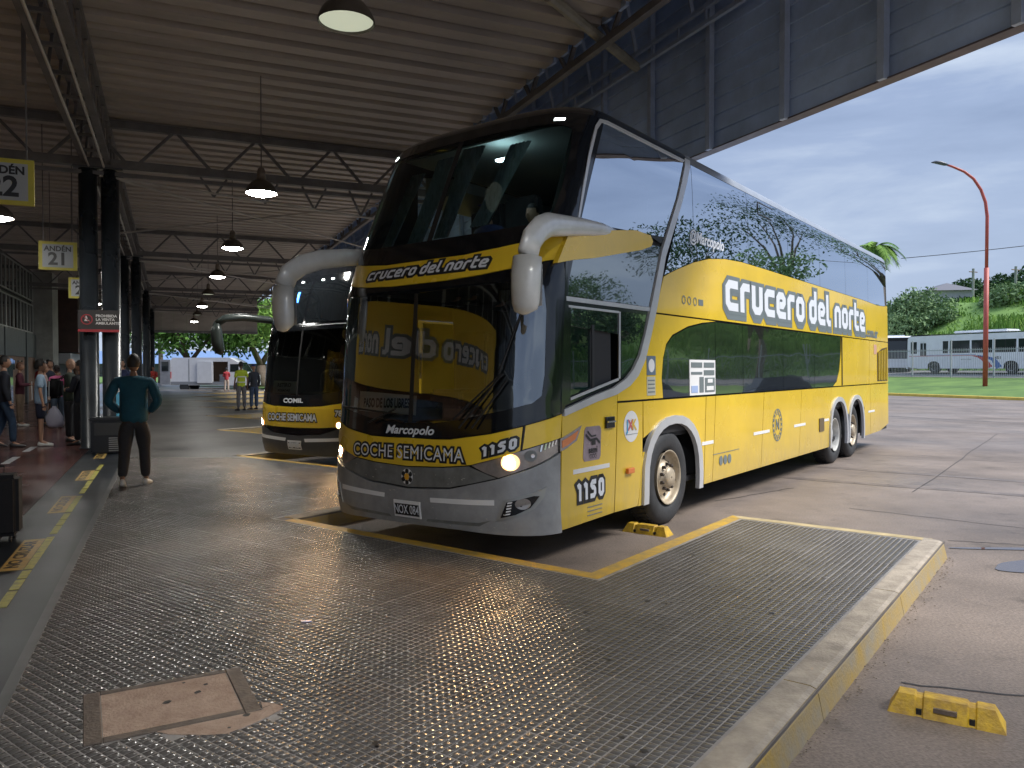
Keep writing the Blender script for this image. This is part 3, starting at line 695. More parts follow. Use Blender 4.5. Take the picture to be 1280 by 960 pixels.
# lamps
def lamp(c, a, z, lab, lit=True, dia=.51):
    t = empty('ceiling_lamp', H2W(c, a, z), 0, label=lab, cat='lamp', group='bell shaped lamps hanging from the canopy'); r = dia / 2
    bm = bmesh.new(); pr = [(r, 0), (r * .98, .03), (r * .86, .10), (r * .62, .17), (r * .40, .205), (r * .30, .21)]
    lathe(bm, pr + [(x - .008, h - .004) for x, h in pr[::-1]], 28, 'Z', cap=False); fin('reflector', bm, mat('lamp_reflector', (.10, .085, .07), .35, metal=.4, var=.3), t, smooth=True)
    bm = bmesh.new(); lathe(bm, [(r * .30, .205), (r * .26, .34), (r * .2, .40), (.03, .42)], 16, 'Z'); fin('ballast_housing', bm, mat('lamp_neck', (.20, .16, .13), .5, var=.3), t, smooth=True)
    bm = bmesh.new(); lathe(bm, [(.01, .42), (.01, ZC - z - .02)], 6, 'Z'); fin('hanging_rod', bm, M_beam, t)
    bm = bmesh.new(); lathe(bm, [(r * .93, .022), (r * .90, .012), (r * .7, -.028), (r * .4, -.048), (.01, -.055)] if lit else [(r * .93, .018), (r * .90, .022)], 28, 'Z')
    fin('lens', bm, mat('lamp_lens_lit', (.7, .8, .78), .3, emit=(1.0, .985, .93), estr=84) if lit is True else mat('lamp_lens_soft', (.7, .8, .78), .3, emit=(1.0, .985, .93), estr=16) if lit else mat('lamp_lens_dim', (.55, .56, .5), .25, emit=(.75, .8, .6), estr=.18), t)
    return t
nm = ['nearest and largest bell lamp, its light dim, at the top of the picture', 'lit bell lamp over the second bay, second nearest in the row', 'third nearest lit bell lamp in the row', 'fourth nearest bell lamp in the row', 'fifth bell lamp in the row', 'sixth bell lamp in the row', 'seventh bell lamp in the row', 'eighth bell lamp in the row', 'ninth bell lamp in the row', 'tenth bell lamp in the row']
for i in range(8):
    lamp(1.40 if i else 1.47, 7.0 + 6.35 * i, CAM_H + 2.87 + (.0 if i else .22), nm[i], lit=(True if i in (1, 2) else 2 if i in (3, 5, 7, 9) else False))
lamp(1.45, .65, CAM_H + 2.87, 'added unseen bell lamp just behind the camera, continuing the row to light the coach front')  # added lamp out of view, brightens the coach front
for i in range(6):
    lamp(-2.65, 15.6 + 6.35 * i, CAM_H + 2.55, ['lit bell lamp above the waiting crowd, nearest on the left side', 'second bell lamp on the left side, behind the ANDEN 21 sign', 'third bell lamp on the left side, by the ANDEN 20 sign', 'fourth bell lamp on the left side, above the no vending sign', 'fifth bell lamp on the left side', 'sixth bell lamp on the left side'][i], lit=2)

# platform signs
def anden(num, c, a, z, lab):
    t = empty('platform_sign', H2W(c, a, z), TH, label=lab, cat='sign', group='yellow bordered platform number signs')
    box('board', -.33, .33, -.02, .02, -.28, .28, mat('sign_yellow', (.62, .55, .06), .45, var=.1), t)
    bm = bmesh.new(); bx(bm, -.265, .265, -.026, -.0205, -.225, .225); fin('face', bm, mat('sign_white', (.42, .45, .48), .4), t)
    F = Matrix.Rotation(R(90), 4, 'X')
    flat_text('lettering', 'ANDÉN', M_blk, t, Matrix.Translation((0, -.0265, .135)) @ F, size=.135, off=.005)
    flat_text('lettering', num, M_blk, t, Matrix.Translation((0, -.0265, -.07)) @ F, size=.34, off=.01)
    for x in (-.25, .25):
        bm = bmesh.new(); bx(bm, x - .008, x + .008, -.008, .008, .28, ZC - z - .02); fin('hanger', bm, M_beam, t)
anden('22', -1.84, 11.2, 3.98, 'yellow and white ANDÉN 22 sign cut by the left edge of the picture')
anden('21', -2.0, 17.7, 3.92, 'yellow and white ANDÉN 21 sign left of the nearest pillars')
anden('20', -2.15, 24.05, 3.88, 'yellow and white ANDÉN 20 sign half hidden by the nearest pillars')
t = empty('no_vending_sign', H2W(-1.22, TA[1] - .14, 2.60), TH, label='dark PROHIBIDA LA VENTA AMBULANTE sign with red ring and red strip on the nearest pillars', cat='sign')
box('board', -.36, .34, -.015, .015, -.155, .21, mat('sign_dark', (.05, .045, .045), .45), t)
box('red_strip', -.36, .34, -.0155, .0, -.205, -.157, mat('sign_red', (.42, .05, .06), .45), t)
F = Matrix.Rotation(R(90), 4, 'X')
for i, s in enumerate(('PROHIBIDA', 'LA VENTA', 'AMBULANTE')): flat_text('lettering', s, M_white, t, Matrix.Translation((-.06, -.0165, .10 - .07 * i)) @ F, size=.07, off=.002, align='LEFT')
bm = bmesh.new(); lathe(bm, [(.10, -.017), (.10, -.022), (.082, -.022), (.082, -.017)], 24, 'Y', (-.21, 0, .03), cap=False); bar(bm, (-.275, -.02, .095), (-.145, -.02, -.035), .014); fin('ring', bm, mat('sign_red', (.42, .05, .06), .45), t)
bm = bmesh.new(); bx(bm, -.25, -.17, -.02, -.016, 0, .02); bx(bm, -.24, -.2, -.02, -.016, .02, .07); lathe(bm, [(.014, -.02), (.014, -.016)], 10, 'Y', (-.22, 0, .085)); fin('vendor_pictogram', bm, M_white, t)
t = empty('blue_notice', H2W(-.86, TA[1] - .08, 1.0), TH, label='light blue round topped notice on the pillar just left of the teal sweater', cat='sign')
bm = bmesh.new(); pl = [(-.09, -.25), (.09, -.25)] + [(.09 * math.cos(a * math.pi / 10), .16 + .09 * math.sin(a * math.pi / 10)) for a in range(11)]
prof_extrude(bm, pl, -.01, .01); fin('plate', bm, mat('sky_blue', (.10, .40, .62), .4), t)
# ---------------- coach bodies ----------------
ZK=[0.0,.25,.45,.74,1.0,1.27,1.8,2.45,2.92,3.4,3.96,4.08,4.17,4.24,4.29,4.32]
XK=[.10,.04,.0,.0,.01,.045,.09,.15,.33,.55,.82,.90,1.02,1.25,1.75,2.6]
WK=[1.27,1.29,1.3,1.3,1.3,1.3,1.3,1.3,1.295,1.285,1.27,1.25,1.20,1.10,.85,.3]
LC = .52
_u=[0.];_e=[0.];_k=[0.]
for _i in range(1,401):
    _a=_i/400; e_=1-(1-_a)**2; k_=1-(1-e_**4)**(1/2.2)
    _u.append(_u[-1]+math.hypot((e_-_e[-1])*1.3,(k_-_k[-1])*LC)); _e.append(e_); _k.append(k_)
UC=_u[-1]
class Surf:
    def __init__(s, ZK, XK, WK, LEN): s.ZK, s.XK, s.WK, s.LEN = ZK, XK, WK, LEN
    def x0(s, z): return float(np.interp(z, s.ZK, s.XK))
    def w(s, z): return float(np.interp(z, s.ZK, s.WK))
    def F(s, u, z):                       # front: u is arc length from the centre, + on the near side (y = -)
        a = abs(u); e = float(np.interp(a, _u, _e)); k = float(np.interp(a, _u, _k))
        x = s.x0(z) + LC * k + max(0, a - UC)
        return Vector((min(x, s.LEN), -s.w(z) * e * (1 if u > 0 else -1), z))
    def Sn(s, x, z): return Vector((x, -s.w(z), z))       # near side
    def Sf(s, x, z): return Vector((x, s.w(z), z))        # far side
def normal_at(fn, a, b, flip):
    h = .01; d1 = fn(a + h, b) - fn(a - h, b); d2 = fn(a, b + h) - fn(a, b - h); n = d1.cross(d2)
    if n.length < 1e-9: return Vector((0, -1, 0))
    n.normalize(); return -n if flip else n
def map_bm(bm, fn, off, flip, back=None):
    for v in bm.verts:
        a, b = v.co.x, v.co.y; p = fn(a, b) + normal_at(fn, a, b, flip) * (off + v.co.z); v.co = p
def grid_cut(bm, da, db):
    xs = [v.co.x for v in bm.verts]; ys = [v.co.y for v in bm.verts]
    for ax, d, lo, hi in ((0, da, min(xs), max(xs)), (1, db, min(ys), max(ys))):
        if not d: continue
        k = math.ceil(lo / d + 1e-6)
        while k * d < hi - 1e-6:
            co = [0, 0, 0]; no = [0, 0, 0]; co[ax] = k * d; no[ax] = 1
            bmesh.ops.bisect_plane(bm, geom=bm.verts[:] + bm.edges[:] + bm.faces[:], plane_co=co, plane_no=no); k += 1
def patch(name, poly, fn, off, m, parent, da=.1, db=.2, th=.01, holes=(), flip=False, smooth=True, **k):
    bm = bmesh.new(); loops = [poly] + list(holes)
    vs = [bm.verts.new((a, b, 0)) for lp in loops for a, b in lp]
    for tri in tessellate_polygon([[Vector((a, b, 0)) for a, b in lp] for lp in loops]):
        try: bm.faces.new([vs[i] for i in tri])
        except ValueError: pass
    grid_cut(bm, da, db)
    if th:
        for f in bm.faces:
            if f.normal.z < 0: f.normal_flip()
        be = [e for e in bm.edges if len(e.link_faces) == 1]
        r = bmesh.ops.extrude_edge_only(bm, edges=be)
        for v in [v for v in r['geom'] if isinstance(v, bmesh.types.BMVert)]: v.co.z = -th
    map_bm(bm, fn, off, flip)
    bmesh.ops.recalc_face_normals(bm, faces=bm.faces)
    # make sure normals face outwards
    me = bpy.data.meshes.new(name); bm.to_mesh(me); bm.free()
    for x in (m if isinstance(m, (list, tuple)) else [m]): me.materials.append(x)
    if smooth:
        for p in me.polygons: p.use_smooth = True
        try: me.set_sharp_from_angle(angle=R(35))
        except Exception: pass
    return link(name, me, parent, **k)
def decal(name, V, F, fn, off, m, parent, da=.1, flip=False, th=0.0, **k):
    bm = bmesh.new(); vs = [bm.verts.new((a, b, 0)) for a, b in V]
    for f in F:
        try: bm.faces.new([vs[i] for i in f])
        except ValueError: pass
    if da: grid_cut(bm, da, 0)
    map_bm(bm, fn, off, flip)
    return fin(name, bm, m, parent, recalc=False, **k)
def deco_text(s, cx, cz, size, fn, off, parent, m, mo=None, bold=.01, out=.03, shear=0, flipx=1, sx=1.0, da=.1, flip=False, sz=1.0, name='lettering', space=1.0, slant=0.0):
    for o_, mm, dz in (((out, mo, 0.0),) if mo else ()) + ((bold, m, .0022),):
        V, F = text_tris(s, size, o_, shear, space=space)
        decal(name if mm is m else name + '_outline', [(cx + flipx * x * sx, cz + y * sz + slant * x) for x, y in V], F, fn, off + dz, mm, parent, da, flip)

P_yel = mat('coach_yellow', (.80, .54, .030), .28, var=.10, scale=1.4, spec=.5, coat=.5, rvar=.06, dust=(.34, .27, .15))
P_ban = mat('banner_yellow', (.80, .54, .03), .5, var=.05)
P_sil = mat('bumper_silver', (.33, .34, .35), .38, metal=.15, var=.25, scale=3, bump=.05, bscale=30, coat=.15)
P_sild = mat('grille_silver', (.20, .21, .205), .4, metal=.2, var=.3, scale=5)
P_silt = mat('silver_trim', (.60, .61, .63), .32, metal=.3, var=.1)
P_roof = mat('coach_roof_grey', (.30, .33, .38), .35, var=.15, scale=2, coat=.3)
P_blk = mat('coach_black_gloss', (.006, .007, .009), .10, var=.2, spec=.5, coat=.3)
P_seal = mat('rubber_seal', (.012, .012, .013), .55)
P_in = mat('coach_underbody', (.018, .018, .02), .7)
P_chr = mat('chrome', (.7, .7, .72), .12, metal=1.0)
P_refl = mat('reflector_strip', (.78, .78, .78), .4)
P_glassU = glass_mix('film_glass_upper', (.24, .28, .29), .60, .01, (.86, .92, 1.0))
P_glassL = mirror_glass('film_glass_lower', (.014, .016, .017), .30, (.84, .84, .86))
P_glassD = mirror_glass('film_glass_driver', (.010, .013, .016), .26, (.85, .92, .95))
P_wsU = glass_mix('windscreen_upper', (.62, .80, .76), -.025, .01, (.9, .95, 1))
P_wsL = glass_mix('windscreen_lower', (.88, .92, .89), .17, .012, (.9, .95, 1))
P_clear = glass_mix('clear_green_glass', (.55, .80, .70), .04, .01)
P_tyre = mat('tyre_rubber', (.035, .036, .039), .62, var=.3, scale=6, bump=.15, bscale=40)
P_rim = mat('rim_tan', (.50, .42, .31), .45, metal=.25, var=.3, scale=7)
P_rimw = mat('rim_white', (.55, .54, .50), .45, var=.25, scale=7)
P_amb = mat('amber_lens', (.75, .20, .03), .15, coat=.5)
P_hl = mat('headlight_lens_grey', (.30, .27, .25), .12, metal=.3, coat=.8, var=.2, scale=14)
P_lit = mat('headlight_lit', (1, .8, .5), .3, emit=(1.0, .74, .40), estr=130)
P_halo = mat('headlight_bowl_glow', (.9, .6, .35), .3, emit=(1.0, .55, .26), estr=.35)
P_curt = mat('curtain_grey', (.22, .27, .31), .9, var=.4, scale=1, stretch=(30, 30, .6))
P_seat = mat('seat_fabric', (.05, .055, .07), .9, var=.3)
P_led = mat('marker_light', (.9, 1, .95), .3, emit=(.85, 1, .95), estr=3.5)
P_text = mat('letter_white', (.72, .75, .80), .4)
P_texto = mat('letter_outline', (.015, .017, .02), .4)
P_tgrey = mat('letter_outline_grey', (.16, .19, .20), .4)

def wheel(parent, x, y, rad, side, kind, rot=0.0):
    """side -1 near, +1 far; y is the outer face"""
    t = bpy.data.objects.new('wheel', None); COL.objects.link(t); t.parent = parent; t.location = (x, y, rad); s = side; t.rotation_euler = (0, rot, 0)
    W = .29
    bm = bmesh.new()
    pr = [(.295, -W * .95), (.38, -W), (rad - .04, -W), (rad - .01, -W + .03), (rad, -W + .06), (rad, -.06), (rad - .012, -.03), (rad - .045, -.004), (.42, .006), (.36, .0), (.30, -.02), (.287, -.04)]
    lathe(bm, [(r, h * s) for r, h in pr], 44, 'Y', cap=False); fin('tyre', bm, P_tyre, t, smooth=True)
    bm = bmesh.new()
    for k in range(44):                       # tread blocks
        a = 2 * math.pi * k / 44
        for j, yy in enumerate((-.24, -.17, -.10)):
            v = bx(bm, -.022, .022, yy * s - .026, yy * s + .026, rad - .004, rad + .008)
            bmesh.ops.transform(bm, matrix=Matrix.Rotation(a + j * .03, 4, 'Y'), verts=v)
    o = fin('tread', bm, P_tyre, t); o['kind'] = 'stuff'
    bm = bmesh.new()
    if kind == 'front': pr = [(.298, .008), (.290, .012), (.278, -.002), (.268, -.03), (.262, -.075), (.20, -.088), (.175, -.06), (.165, -.03), (.12, -.022), (.11, .012), (.095, .035), (.01, .04)]
    else: pr = [(.298, .008), (.290, .012), (.275, -.01), (.262, -.10), (.25, -.17), (.19, -.185), (.16, -.17), (.13, -.12), (.12, -.06), (.01, -.055)]
    lathe(bm, [(r, h * s) for r, h in pr], 36, 'Y', cap=False); fin('rim', bm, P_rim if kind == 'front' else P_rimw, t, smooth=True)
    if kind == 'front':
        for k in range(10):
            a = 2 * math.pi * k / 10; bm = bmesh.new(); lathe(bm, [(.019, -.035 * s), (.017, .008 * s), (.008, .016 * s)], 8, 'Y', (.142 * math.cos(a), 0, .142 * math.sin(a))); fin('wheel_nut', bm, mat('nut_dark', (.06, .05, .045), .5, metal=.5), t)
        for k in range(10):
            a = 2 * math.pi * (k + .5) / 10; bm = bmesh.new(); lathe(bm, [(.026, -.086 * s), (.026, -.081 * s)], 12, 'Y', (.222 * math.cos(a), 0, .222 * math.sin(a))); fin('hand_hole', bm, P_in, t)
    return t

def arch_pts(cx, rx, top, z0=.31, n=14, base=.52):
    """outline over a wheel, from front foot to rear foot"""
    o = [(cx - rx, z0)]
    for k in range(n + 1):
        a = math.pi * (1 - k / n); c = math.cos(a); s = math.sin(a)
        o.append((cx + rx * (abs(c) ** .9) * (1 if c > 0 else -1), base + (top - base) * s ** .85))
    o.append((cx + rx, z0)); return o
def mirror_arm(parent, side, m, scale=1.0):
    """cantilever mirror: arm from the roof pillar curving forward and down, side -1 near"""
    t = bpy.data.objects.new('mirror', None); COL.objects.link(t); t.parent = parent
    s = side
    def Y(l): return s * (1.3 + l)
    pts = [(1.72, -.03, 3.01), (1.3, .0, 3.0), (.9, .02, 2.965), (.5, .05, 2.915), (.22, .12, 2.87), (.02, .17, 2.80), (-.12, .195, 2.70), (-.19, .20, 2.56)]
    rd = [.03, .062, .080, .094, .102, .107, .110, .110]
    bm = bmesh.new(); tube(bm, [(x, Y(l), z) for x, l, z in pts], rd, 14, flat=(Vector((0, 1, 0)), .5)); 
    fin('arm', bm, m, t, smooth=True)
    bm = bmesh.new(); hp = [(-.19, .2, 2.55), (-.205, .195, 2.42), (-.205, .19, 2.3), (-.20, .185, 2.2), (-.19, .18, 2.15), (-.18, .18, 2.135)]
    tube(bm, [(x, Y(l), z) for x, l, z in hp], [.122, .126, .124, .116, .10, .05], 14, flat=(Vector((1, 0, 0)), .75)); fin('housing', bm, m, t, smooth=True)
    bm = bmesh.new()
    x = -.108; P = [(-.085, 2.18), (.085, 2.18), (.095, 2.5), (-.095, 2.5)]
    bm.faces.new([bm.verts.new((x, Y(.19 + a * 1.0), z)) for a, z in P]); fin('mirror_glass', bm, P_chr, t)
    return t

def make_main_bus():
    root = empty('coach', label='large yellow and black double deck coach number 1150 with silver mirrors and bumper', cat='coach')
    S = Surf(ZK, XK, WK, 13.92); F, Sn, Sf = S.F, S.Sn, S.Sf
    # ---- inner shell with openings for the two windscreens and the wheel arches
    zs = [.36, .6, .8, 1.0, 1.25, 1.45, 1.7, 2.0, 2.3, 2.45, 2.7, 2.92, 3.1, 3.4, 3.7, 3.95, 4.08]
    us = [UC * math.sin(math.pi / 2 * (k / 12)) for k in range(13)]; us = [-u for u in us[::-1]][:-1] + us
    xs = [S.LEN * k / 28 for k in range(3, 29)]
    bm = bmesh.new()
    cols = []
    def pt(kind, a, z, off=-.035):
        if kind == 'F': p = F(a, z) + normal_at(F, a, z, False) * off
        else:
            fn = Sn if kind == 'N' else Sf; p = fn(a, z); p.y -= off * (1 if kind == 'N' else -1)
        return p
    order = [('S', x) for x in xs[::-1]] + [('F', u) for u in us] + [('N', x) for x in xs]
    grid = [[bm.verts.new(pt(k, a, z)) for z in zs] for k, a in order]
    for i in range(len(order) - 1):
        for j in range(len(zs) - 1):
            k0, a0 = order[i]; k1, a1 = order[i + 1]; zc = (zs[j] + zs[j + 1]) / 2
            if k0 == 'F' and k1 == 'F' and abs((a0 + a1) / 2) < 1.28 and (1.25 < zc < 2.44 or 2.93 < zc < 3.94): continue
            if 'S' not in (k0, k1) or True:
                ac = (a0 + a1) / 2
                if k0 == k1 and k0 in 'NS' and 3.1 < zc < 3.95 and 1.4 < ac < 13.4: continue
                if k0 == k1 and k0 in 'NS' and zc < 1.05 and (2.05 < ac < 3.55 or 9.0 < ac < 11.65): continue
                if k0 == 'N' == k1 and .6 < ac < 2.0 and 1.4 < zc < 2.25: continue
                if k0 == 'S' == k1 and 1.0 < ac < 2.4 and 1.4 < zc < 2.25: continue
            bm.faces.new((grid[i][j], grid[i + 1][j], grid[i + 1][j + 1], grid[i][j + 1]))
    bmesh.ops.recalc_face_normals(bm, faces=bm.faces)
    me = bpy.data.meshes.new('inner_shell'); bm.to_mesh(me); bm.free(); me.materials.append(P_in); link('inner_shell', me, root)
    # ---- roof crown: front part black, rear part grey
    def crown(nm, x_lo, x_hi, m):
        bm = bmesh.new(); zr = [4.06, 4.10, 4.14, 4.18, 4.21, 4.24, 4.265, 4.29, 4.305, 4.32]
        od = [('S', x) for x in np.linspace(x_hi, x_lo, 8)] + ([('F', u) for u in us] if x_lo < 2 else []) + [('N', x) for x in np.linspace(x_lo, x_hi, 8)]
        rows = []
        for k, a in od:
            r = []
            for z in zr:
                if k == 'F': p = F(a, z)
                else:
                    xe = S.x0(z) + LC; x = a if x_lo > 2 else xe + (a - x_lo) / (x_hi - x_lo) * (x_hi - xe)
                    if k == 'N': p = Sn(max(x, xe), z)
                    else: p = Sf(max(x, xe), z)
                r.append(bm.verts.new(p))
            rows.append(r)
        for i in range(len(rows) - 1):
            for j in range(len(zr) - 1):
                vs = (rows[i][j], rows[i + 1][j], rows[i + 1][j + 1], rows[i][j + 1])
                if len(set(vs)) == 4: bm.faces.new(vs)
        n = len(rows)
        for i in range(n // 2):
            q = [rows[k][-1] for k in dict.fromkeys((i, i + 1, n - 2 - i, n - 1 - i))]
            if n - 2 - i >= i + 1 and len(q) >= 3: bm.faces.new(q)
        bmesh.ops.remove_doubles(bm, verts=bm.verts, dist=.0005)
        return fin(nm, bm, m, root, smooth=True)
    crown('roof', 1.42, 3.36, P_blk); crown('roof', 3.365, 13.92, P_roof)
    # ---- rear wall and floor
    bm = bmesh.new(); pl = [(-1.26, .36), (1.26, .36), (1.27, 3.0), (1.24, 3.9), (1.0, 4.24), (-1.0, 4.24), (-1.24, 3.9), (-1.27, 3.0)]
    a = [bm.verts.new((13.86, y, z)) for y, z in pl]; b = [bm.verts.new((13.93, y, z)) for y, z in pl]
    for i in range(8): bm.faces.new((a[i], a[(i + 1) % 8], b[(i + 1) % 8], b[i]))
    bm.faces.new(a[::-1]); bm.faces.new(b); fin('rear_wall', bm, P_yel, root)
    box('floor_pan', .8, 13.8, -1.2, 1.2, .40, .46, P_in, root); box('front_crossmember', .25, .79, -.7, .7, .40, .46, P_in, root)
    box('wheel_housing', 2.0, 3.6, -1.22, 1.22, 1.12, 1.17, P_in, root); box('wheel_housing', 9.0, 11.7, -1.22, 1.22, 1.12, 1.17, P_in, root)
    for x0, x1 in ((1.95, 2.0), (3.6, 3.65), (8.95, 9.0), (11.7, 11.75)): box('wheel_housing', x0, x1, -1.22, 1.22, .40, 1.17, P_in, root)
    for y0, y1 in ((-.86, -.82), (.82, .86)): box('wheel_housing', 2.0, 3.6, y0, y1, .40, 1.12, P_in, root); box('wheel_housing', 9.0, 11.7, y0, y1, .40, 1.12, P_in, root)
    box('chassis', 3.7, 8.9, -.9, .9, .34, .40, P_in, root)
    box('axle', 2.66, 2.82, -1.1, 1.1, .42, .56, P_in, root); box('axle', 9.47, 9.63, -1.1, 1.1, .42, .56, P_in, root); box('axle', 10.75, 10.91, -1.1, 1.1, .42, .56, P_in, root)
    # ---- near and far lower panels
    O1 = arch_pts(2.79, .745, 1.19); I1 = arch_pts(2.79, .635, 1.10)
    O2 = arch_pts(9.66, .62, 1.19); I2 = arch_pts(9.66, .535, 1.11); O3 = arch_pts(10.96, .62, 1.19); I3 = arch_pts(10.96, .535, 1.11)
    for fn, flip in ((Sn, False), (Sf, True)):
        near = fn is Sn
        K = dict(fn=fn, off=0.0, m=P_yel, parent=root, da=0, db=.4, flip=flip)
        sdp = lambda nm, poly, **k: patch(nm, poly, **{**K, **k})
        sdp('door_panel', [(.53, .30), (1.465, .32), (1.545, 1.365), (1.56, 1.50), (1.16, 1.40), (.58, 1.285)] if near else [(.53, .30), (1.465, .32), (1.545, 2.2), (.63, 2.2)])
        sdp('side_panel', [(1.48, .32), (1.955, .315), (2.055, .72), (2.075, 1.365), (1.56, 1.365)])
        sdp('side_panel', [(2.09, 1.365), (2.088, .99)] + [p for p in O1 if p[1] > .97 and p[0] < 2.79] + [p for p in O1 if p[0] >= 2.79] + [(3.60, .33), (3.69, 1.365)])
        sdp('side_panel', [(1.968, .31), (2.04, .31)] + [p for p in O1 if p[0] < 2.2 and .5 < p[1] < .85] + [(2.072, .84)])
        for x0, x1, t0, t1 in ((3.615, 3.86, 3.705, 3.985), (3.872, 5.57, 3.997, 5.72), (5.582, 7.30, 5.732, 7.47), (7.312, 9.03, 7.482, 9.20)):
            sdp('luggage_door', [(x0, .335), (x1, .335), (t1, 1.365), (t0, 1.365)])
        sdp('side_panel', [(9.215, 1.365), (9.10, .92)] + [p for p in O2 if (p[1] > .92 or p[0] > 9.7) and p[0] < 10.24 and p[1] > .6] + [p for p in O3 if p[1] > .6 and p[0] > 10.36 and (p[0] < 11.0 or p[1] > .85)] + [(11.66, .92), (12.10, 1.365)])
        sdp('side_panel', [(11.585, .34), (12.17, .345), (12.17, 1.365), (12.115, 1.365), (11.67, .92), (11.585, .60)])
        sdp('side_panel', [(12.185, .345), (13.1, .36), (13.92, .47), (13.92, 1.365), (12.185, 1.365)])
        for Oo, Ii in ((O1, I1), (O2, I2), (O3, I3)):
            sdp('wheel_arch_trim', Oo + Ii[::-1], m=P_silt, off=.028, th=.05)
        # middle row
        lowg = [(2.56, 1.385), (2.53, 1.6), (2.57, 1.80), (2.65, 1.95), (2.80, 2.05), (3.2, 2.16), (3.6, 2.22), (4.02, 2.262), (9.885, 2.272), (9.86, 2.0), (9.74, 1.66), (9.58, 1.48), (9.34, 1.385)]
        if near:
            sdp('side_panel', [(1.56, 1.385), (2.545, 1.385), (2.515, 1.6), (2.555, 1.81), (2.635, 1.965), (2.79, 2.067), (3.2, 2.178), (3.6, 2.237), (4.01, 2.272), (2.36, 2.272), (2.245, 2.03), (2.12, 1.80), (1.96, 1.63), (1.80, 1.54), (1.56, 1.515)])
        else: sdp('side_panel', [(1.56, 1.385), (2.545, 1.385), (2.515, 1.6), (2.555, 1.81), (2.635, 1.965), (2.79, 2.067), (3.2, 2.178), (3.6, 2.237), (4.01, 2.272), (1.6, 2.272)])
        sdp('side_panel', [(9.36, 1.385), (9.90, 1.385), (9.90, 2.272), (9.875, 2.0), (9.755, 1.655), (9.595, 1.465)])
        sdp('engine_panel', [(9.945, 1.385), (12.07, 1.385), (12.13, 2.272), (9.955, 2.272)])
        sdp('engine_panel', [(12.085, 1.385), (13.92, 1.385), (13.92, 2.272), (12.145, 2.272)])
        # lower deck windows
        cuts = [2.5, 4.0, 4.93, 6.58, 8.2, 9.95]
        for i in range(5):
            bmx = [p for p in lowg]
            import_poly = clip_poly(bmx, cuts[i] + .006, cuts[i + 1] - .006)
            sdp('side_window', import_poly, m=P_glassL, off=-.004, db=0, smooth=False)
        # upper yellow with wave, upper glass
        wave = [(2.60, 2.69), (2.75, 2.745), (3.0, 2.82), (3.4, 2.93), (3.84, 3.02), (4.35, 3.075), (4.9, 3.10), (5.8, 3.10), (9.0, 3.085), (11.6, 3.075), (12.9, 3.05), (13.6, 3.075), (13.92, 3.10)]
        sdp('upper_panel', [(2.385, 2.290)] + [(x, z - .008) for x, z in wave] + [(13.92, 2.290)])
        cuts = [2.5, 3.42, 5.2, 6.9, 8.6, 10.3, 12.1, 13.9]
        Gt = 4.075
        gl = [(2.63, 2.705)] + wave[1:-1] + [(13.88, 3.1), (13.88, 3.95), (13.75, Gt), (3.40, Gt), (3.20, 3.72)]
        for i in range(7):
            sdp('side_window', clip_poly(gl, cuts[i] + .005, cuts[i + 1] - .005), m=P_glassU, off=-.004, db=.25)
        if near:
            trim_r = [(.60, 1.285), (1.16, 1.395), (1.53, 1.45), (1.80, 1.53), (1.97, 1.625), (2.13, 1.79), (2.26, 2.03), (2.385, 2.29), (2.64, 2.9), (3.10, 3.56), (3.42, 4.10)]
            trim_l = [(.60, 1.345), (1.1, 1.45), (1.47, 1.515), (1.72, 1.60), (1.87, 1.69), (2.01, 1.83), (2.145, 2.07), (2.265, 2.33), (2.55, 2.95), (2.99, 3.58), (3.28, 4.10)]
            sdp('silver_trim', trim_r + trim_l[::-1], m=P_silt, off=.012, th=.03, db=.2)
            # driver's window group
            sdp('driver_glass', [(.70, 2.335), (2.245, 2.335), (2.34, 2.56), (2.55, 3.0), (2.27, 2.985), (2.05, 2.92), (1.14, 2.735), (.76, 2.675)], m=P_glassD, off=-.004, db=0, smooth=False)
            sdp('window_bar', [(.66, 2.29), (2.235, 2.29), (2.255, 2.33), (.66, 2.33)], m=P_silt, off=.006)
            ring = [(.625, 1.375), (1.10, 1.475), (1.46, 1.54), (1.70, 1.62), (1.86, 1.71), (1.99, 1.84), (2.125, 2.07), (2.215, 2.285), (.68, 2.285)]
            hole = [(.72, 1.43), (1.575, 1.60), (1.60, 2.24), (.74, 2.24)]
            sdp('door_window_frame', ring, holes=[hole], m=P_blk, off=-.003, db=0, smooth=False)
            sdp('fixed_pane', [(1.64, 1.63), (1.70, 1.65), (1.85, 1.74), (1.97, 1.86), (2.10, 2.08), (2.17, 2.25), (1.64, 2.25)], m=P_glassD, off=.0005, db=0, smooth=False)
            sdp('sliding_pane', [(.74, 1.46), (1.08, 1.52), (1.09, 2.10), (.75, 2.10)], m=P_clear, off=-.02, db=0, smooth=False, th=0)
            sdp('sun_blind', [(.72, 2.08), (1.59, 2.03), (1.59, 2.24), (.72, 2.24)], m=P_glassD, off=-.006, db=0, smooth=False)
            for pl in ([(1.585, 1.60), (1.61, 1.60), (1.63, 2.25), (1.605, 2.25)], [(.715, 1.42), (1.58, 1.585), (1.58, 1.61), (.715, 1.445)], [(1.08, 1.52), (1.12, 1.53), (1.13, 2.10), (1.09, 2.10)], [(.70, 2.235), (1.6, 2.235), (1.6, 2.255), (.70, 2.255)]): sdp('window_rail', pl, m=P_silt if pl[0][0] != 1.08 else P_seal, off=.004, db=0, smooth=False)
            # yellow swoosh at the mirror root
            sdp('arm_fairing', [(.50, 2.60), (.76, 2.655), (1.14, 2.715), (2.06, 2.90), (2.28, 2.965), (2.32, 3.02), (2.27, 3.075), (1.95, 3.085), (1.64, 3.04), (.71, 2.90)], off=.022, th=.05)
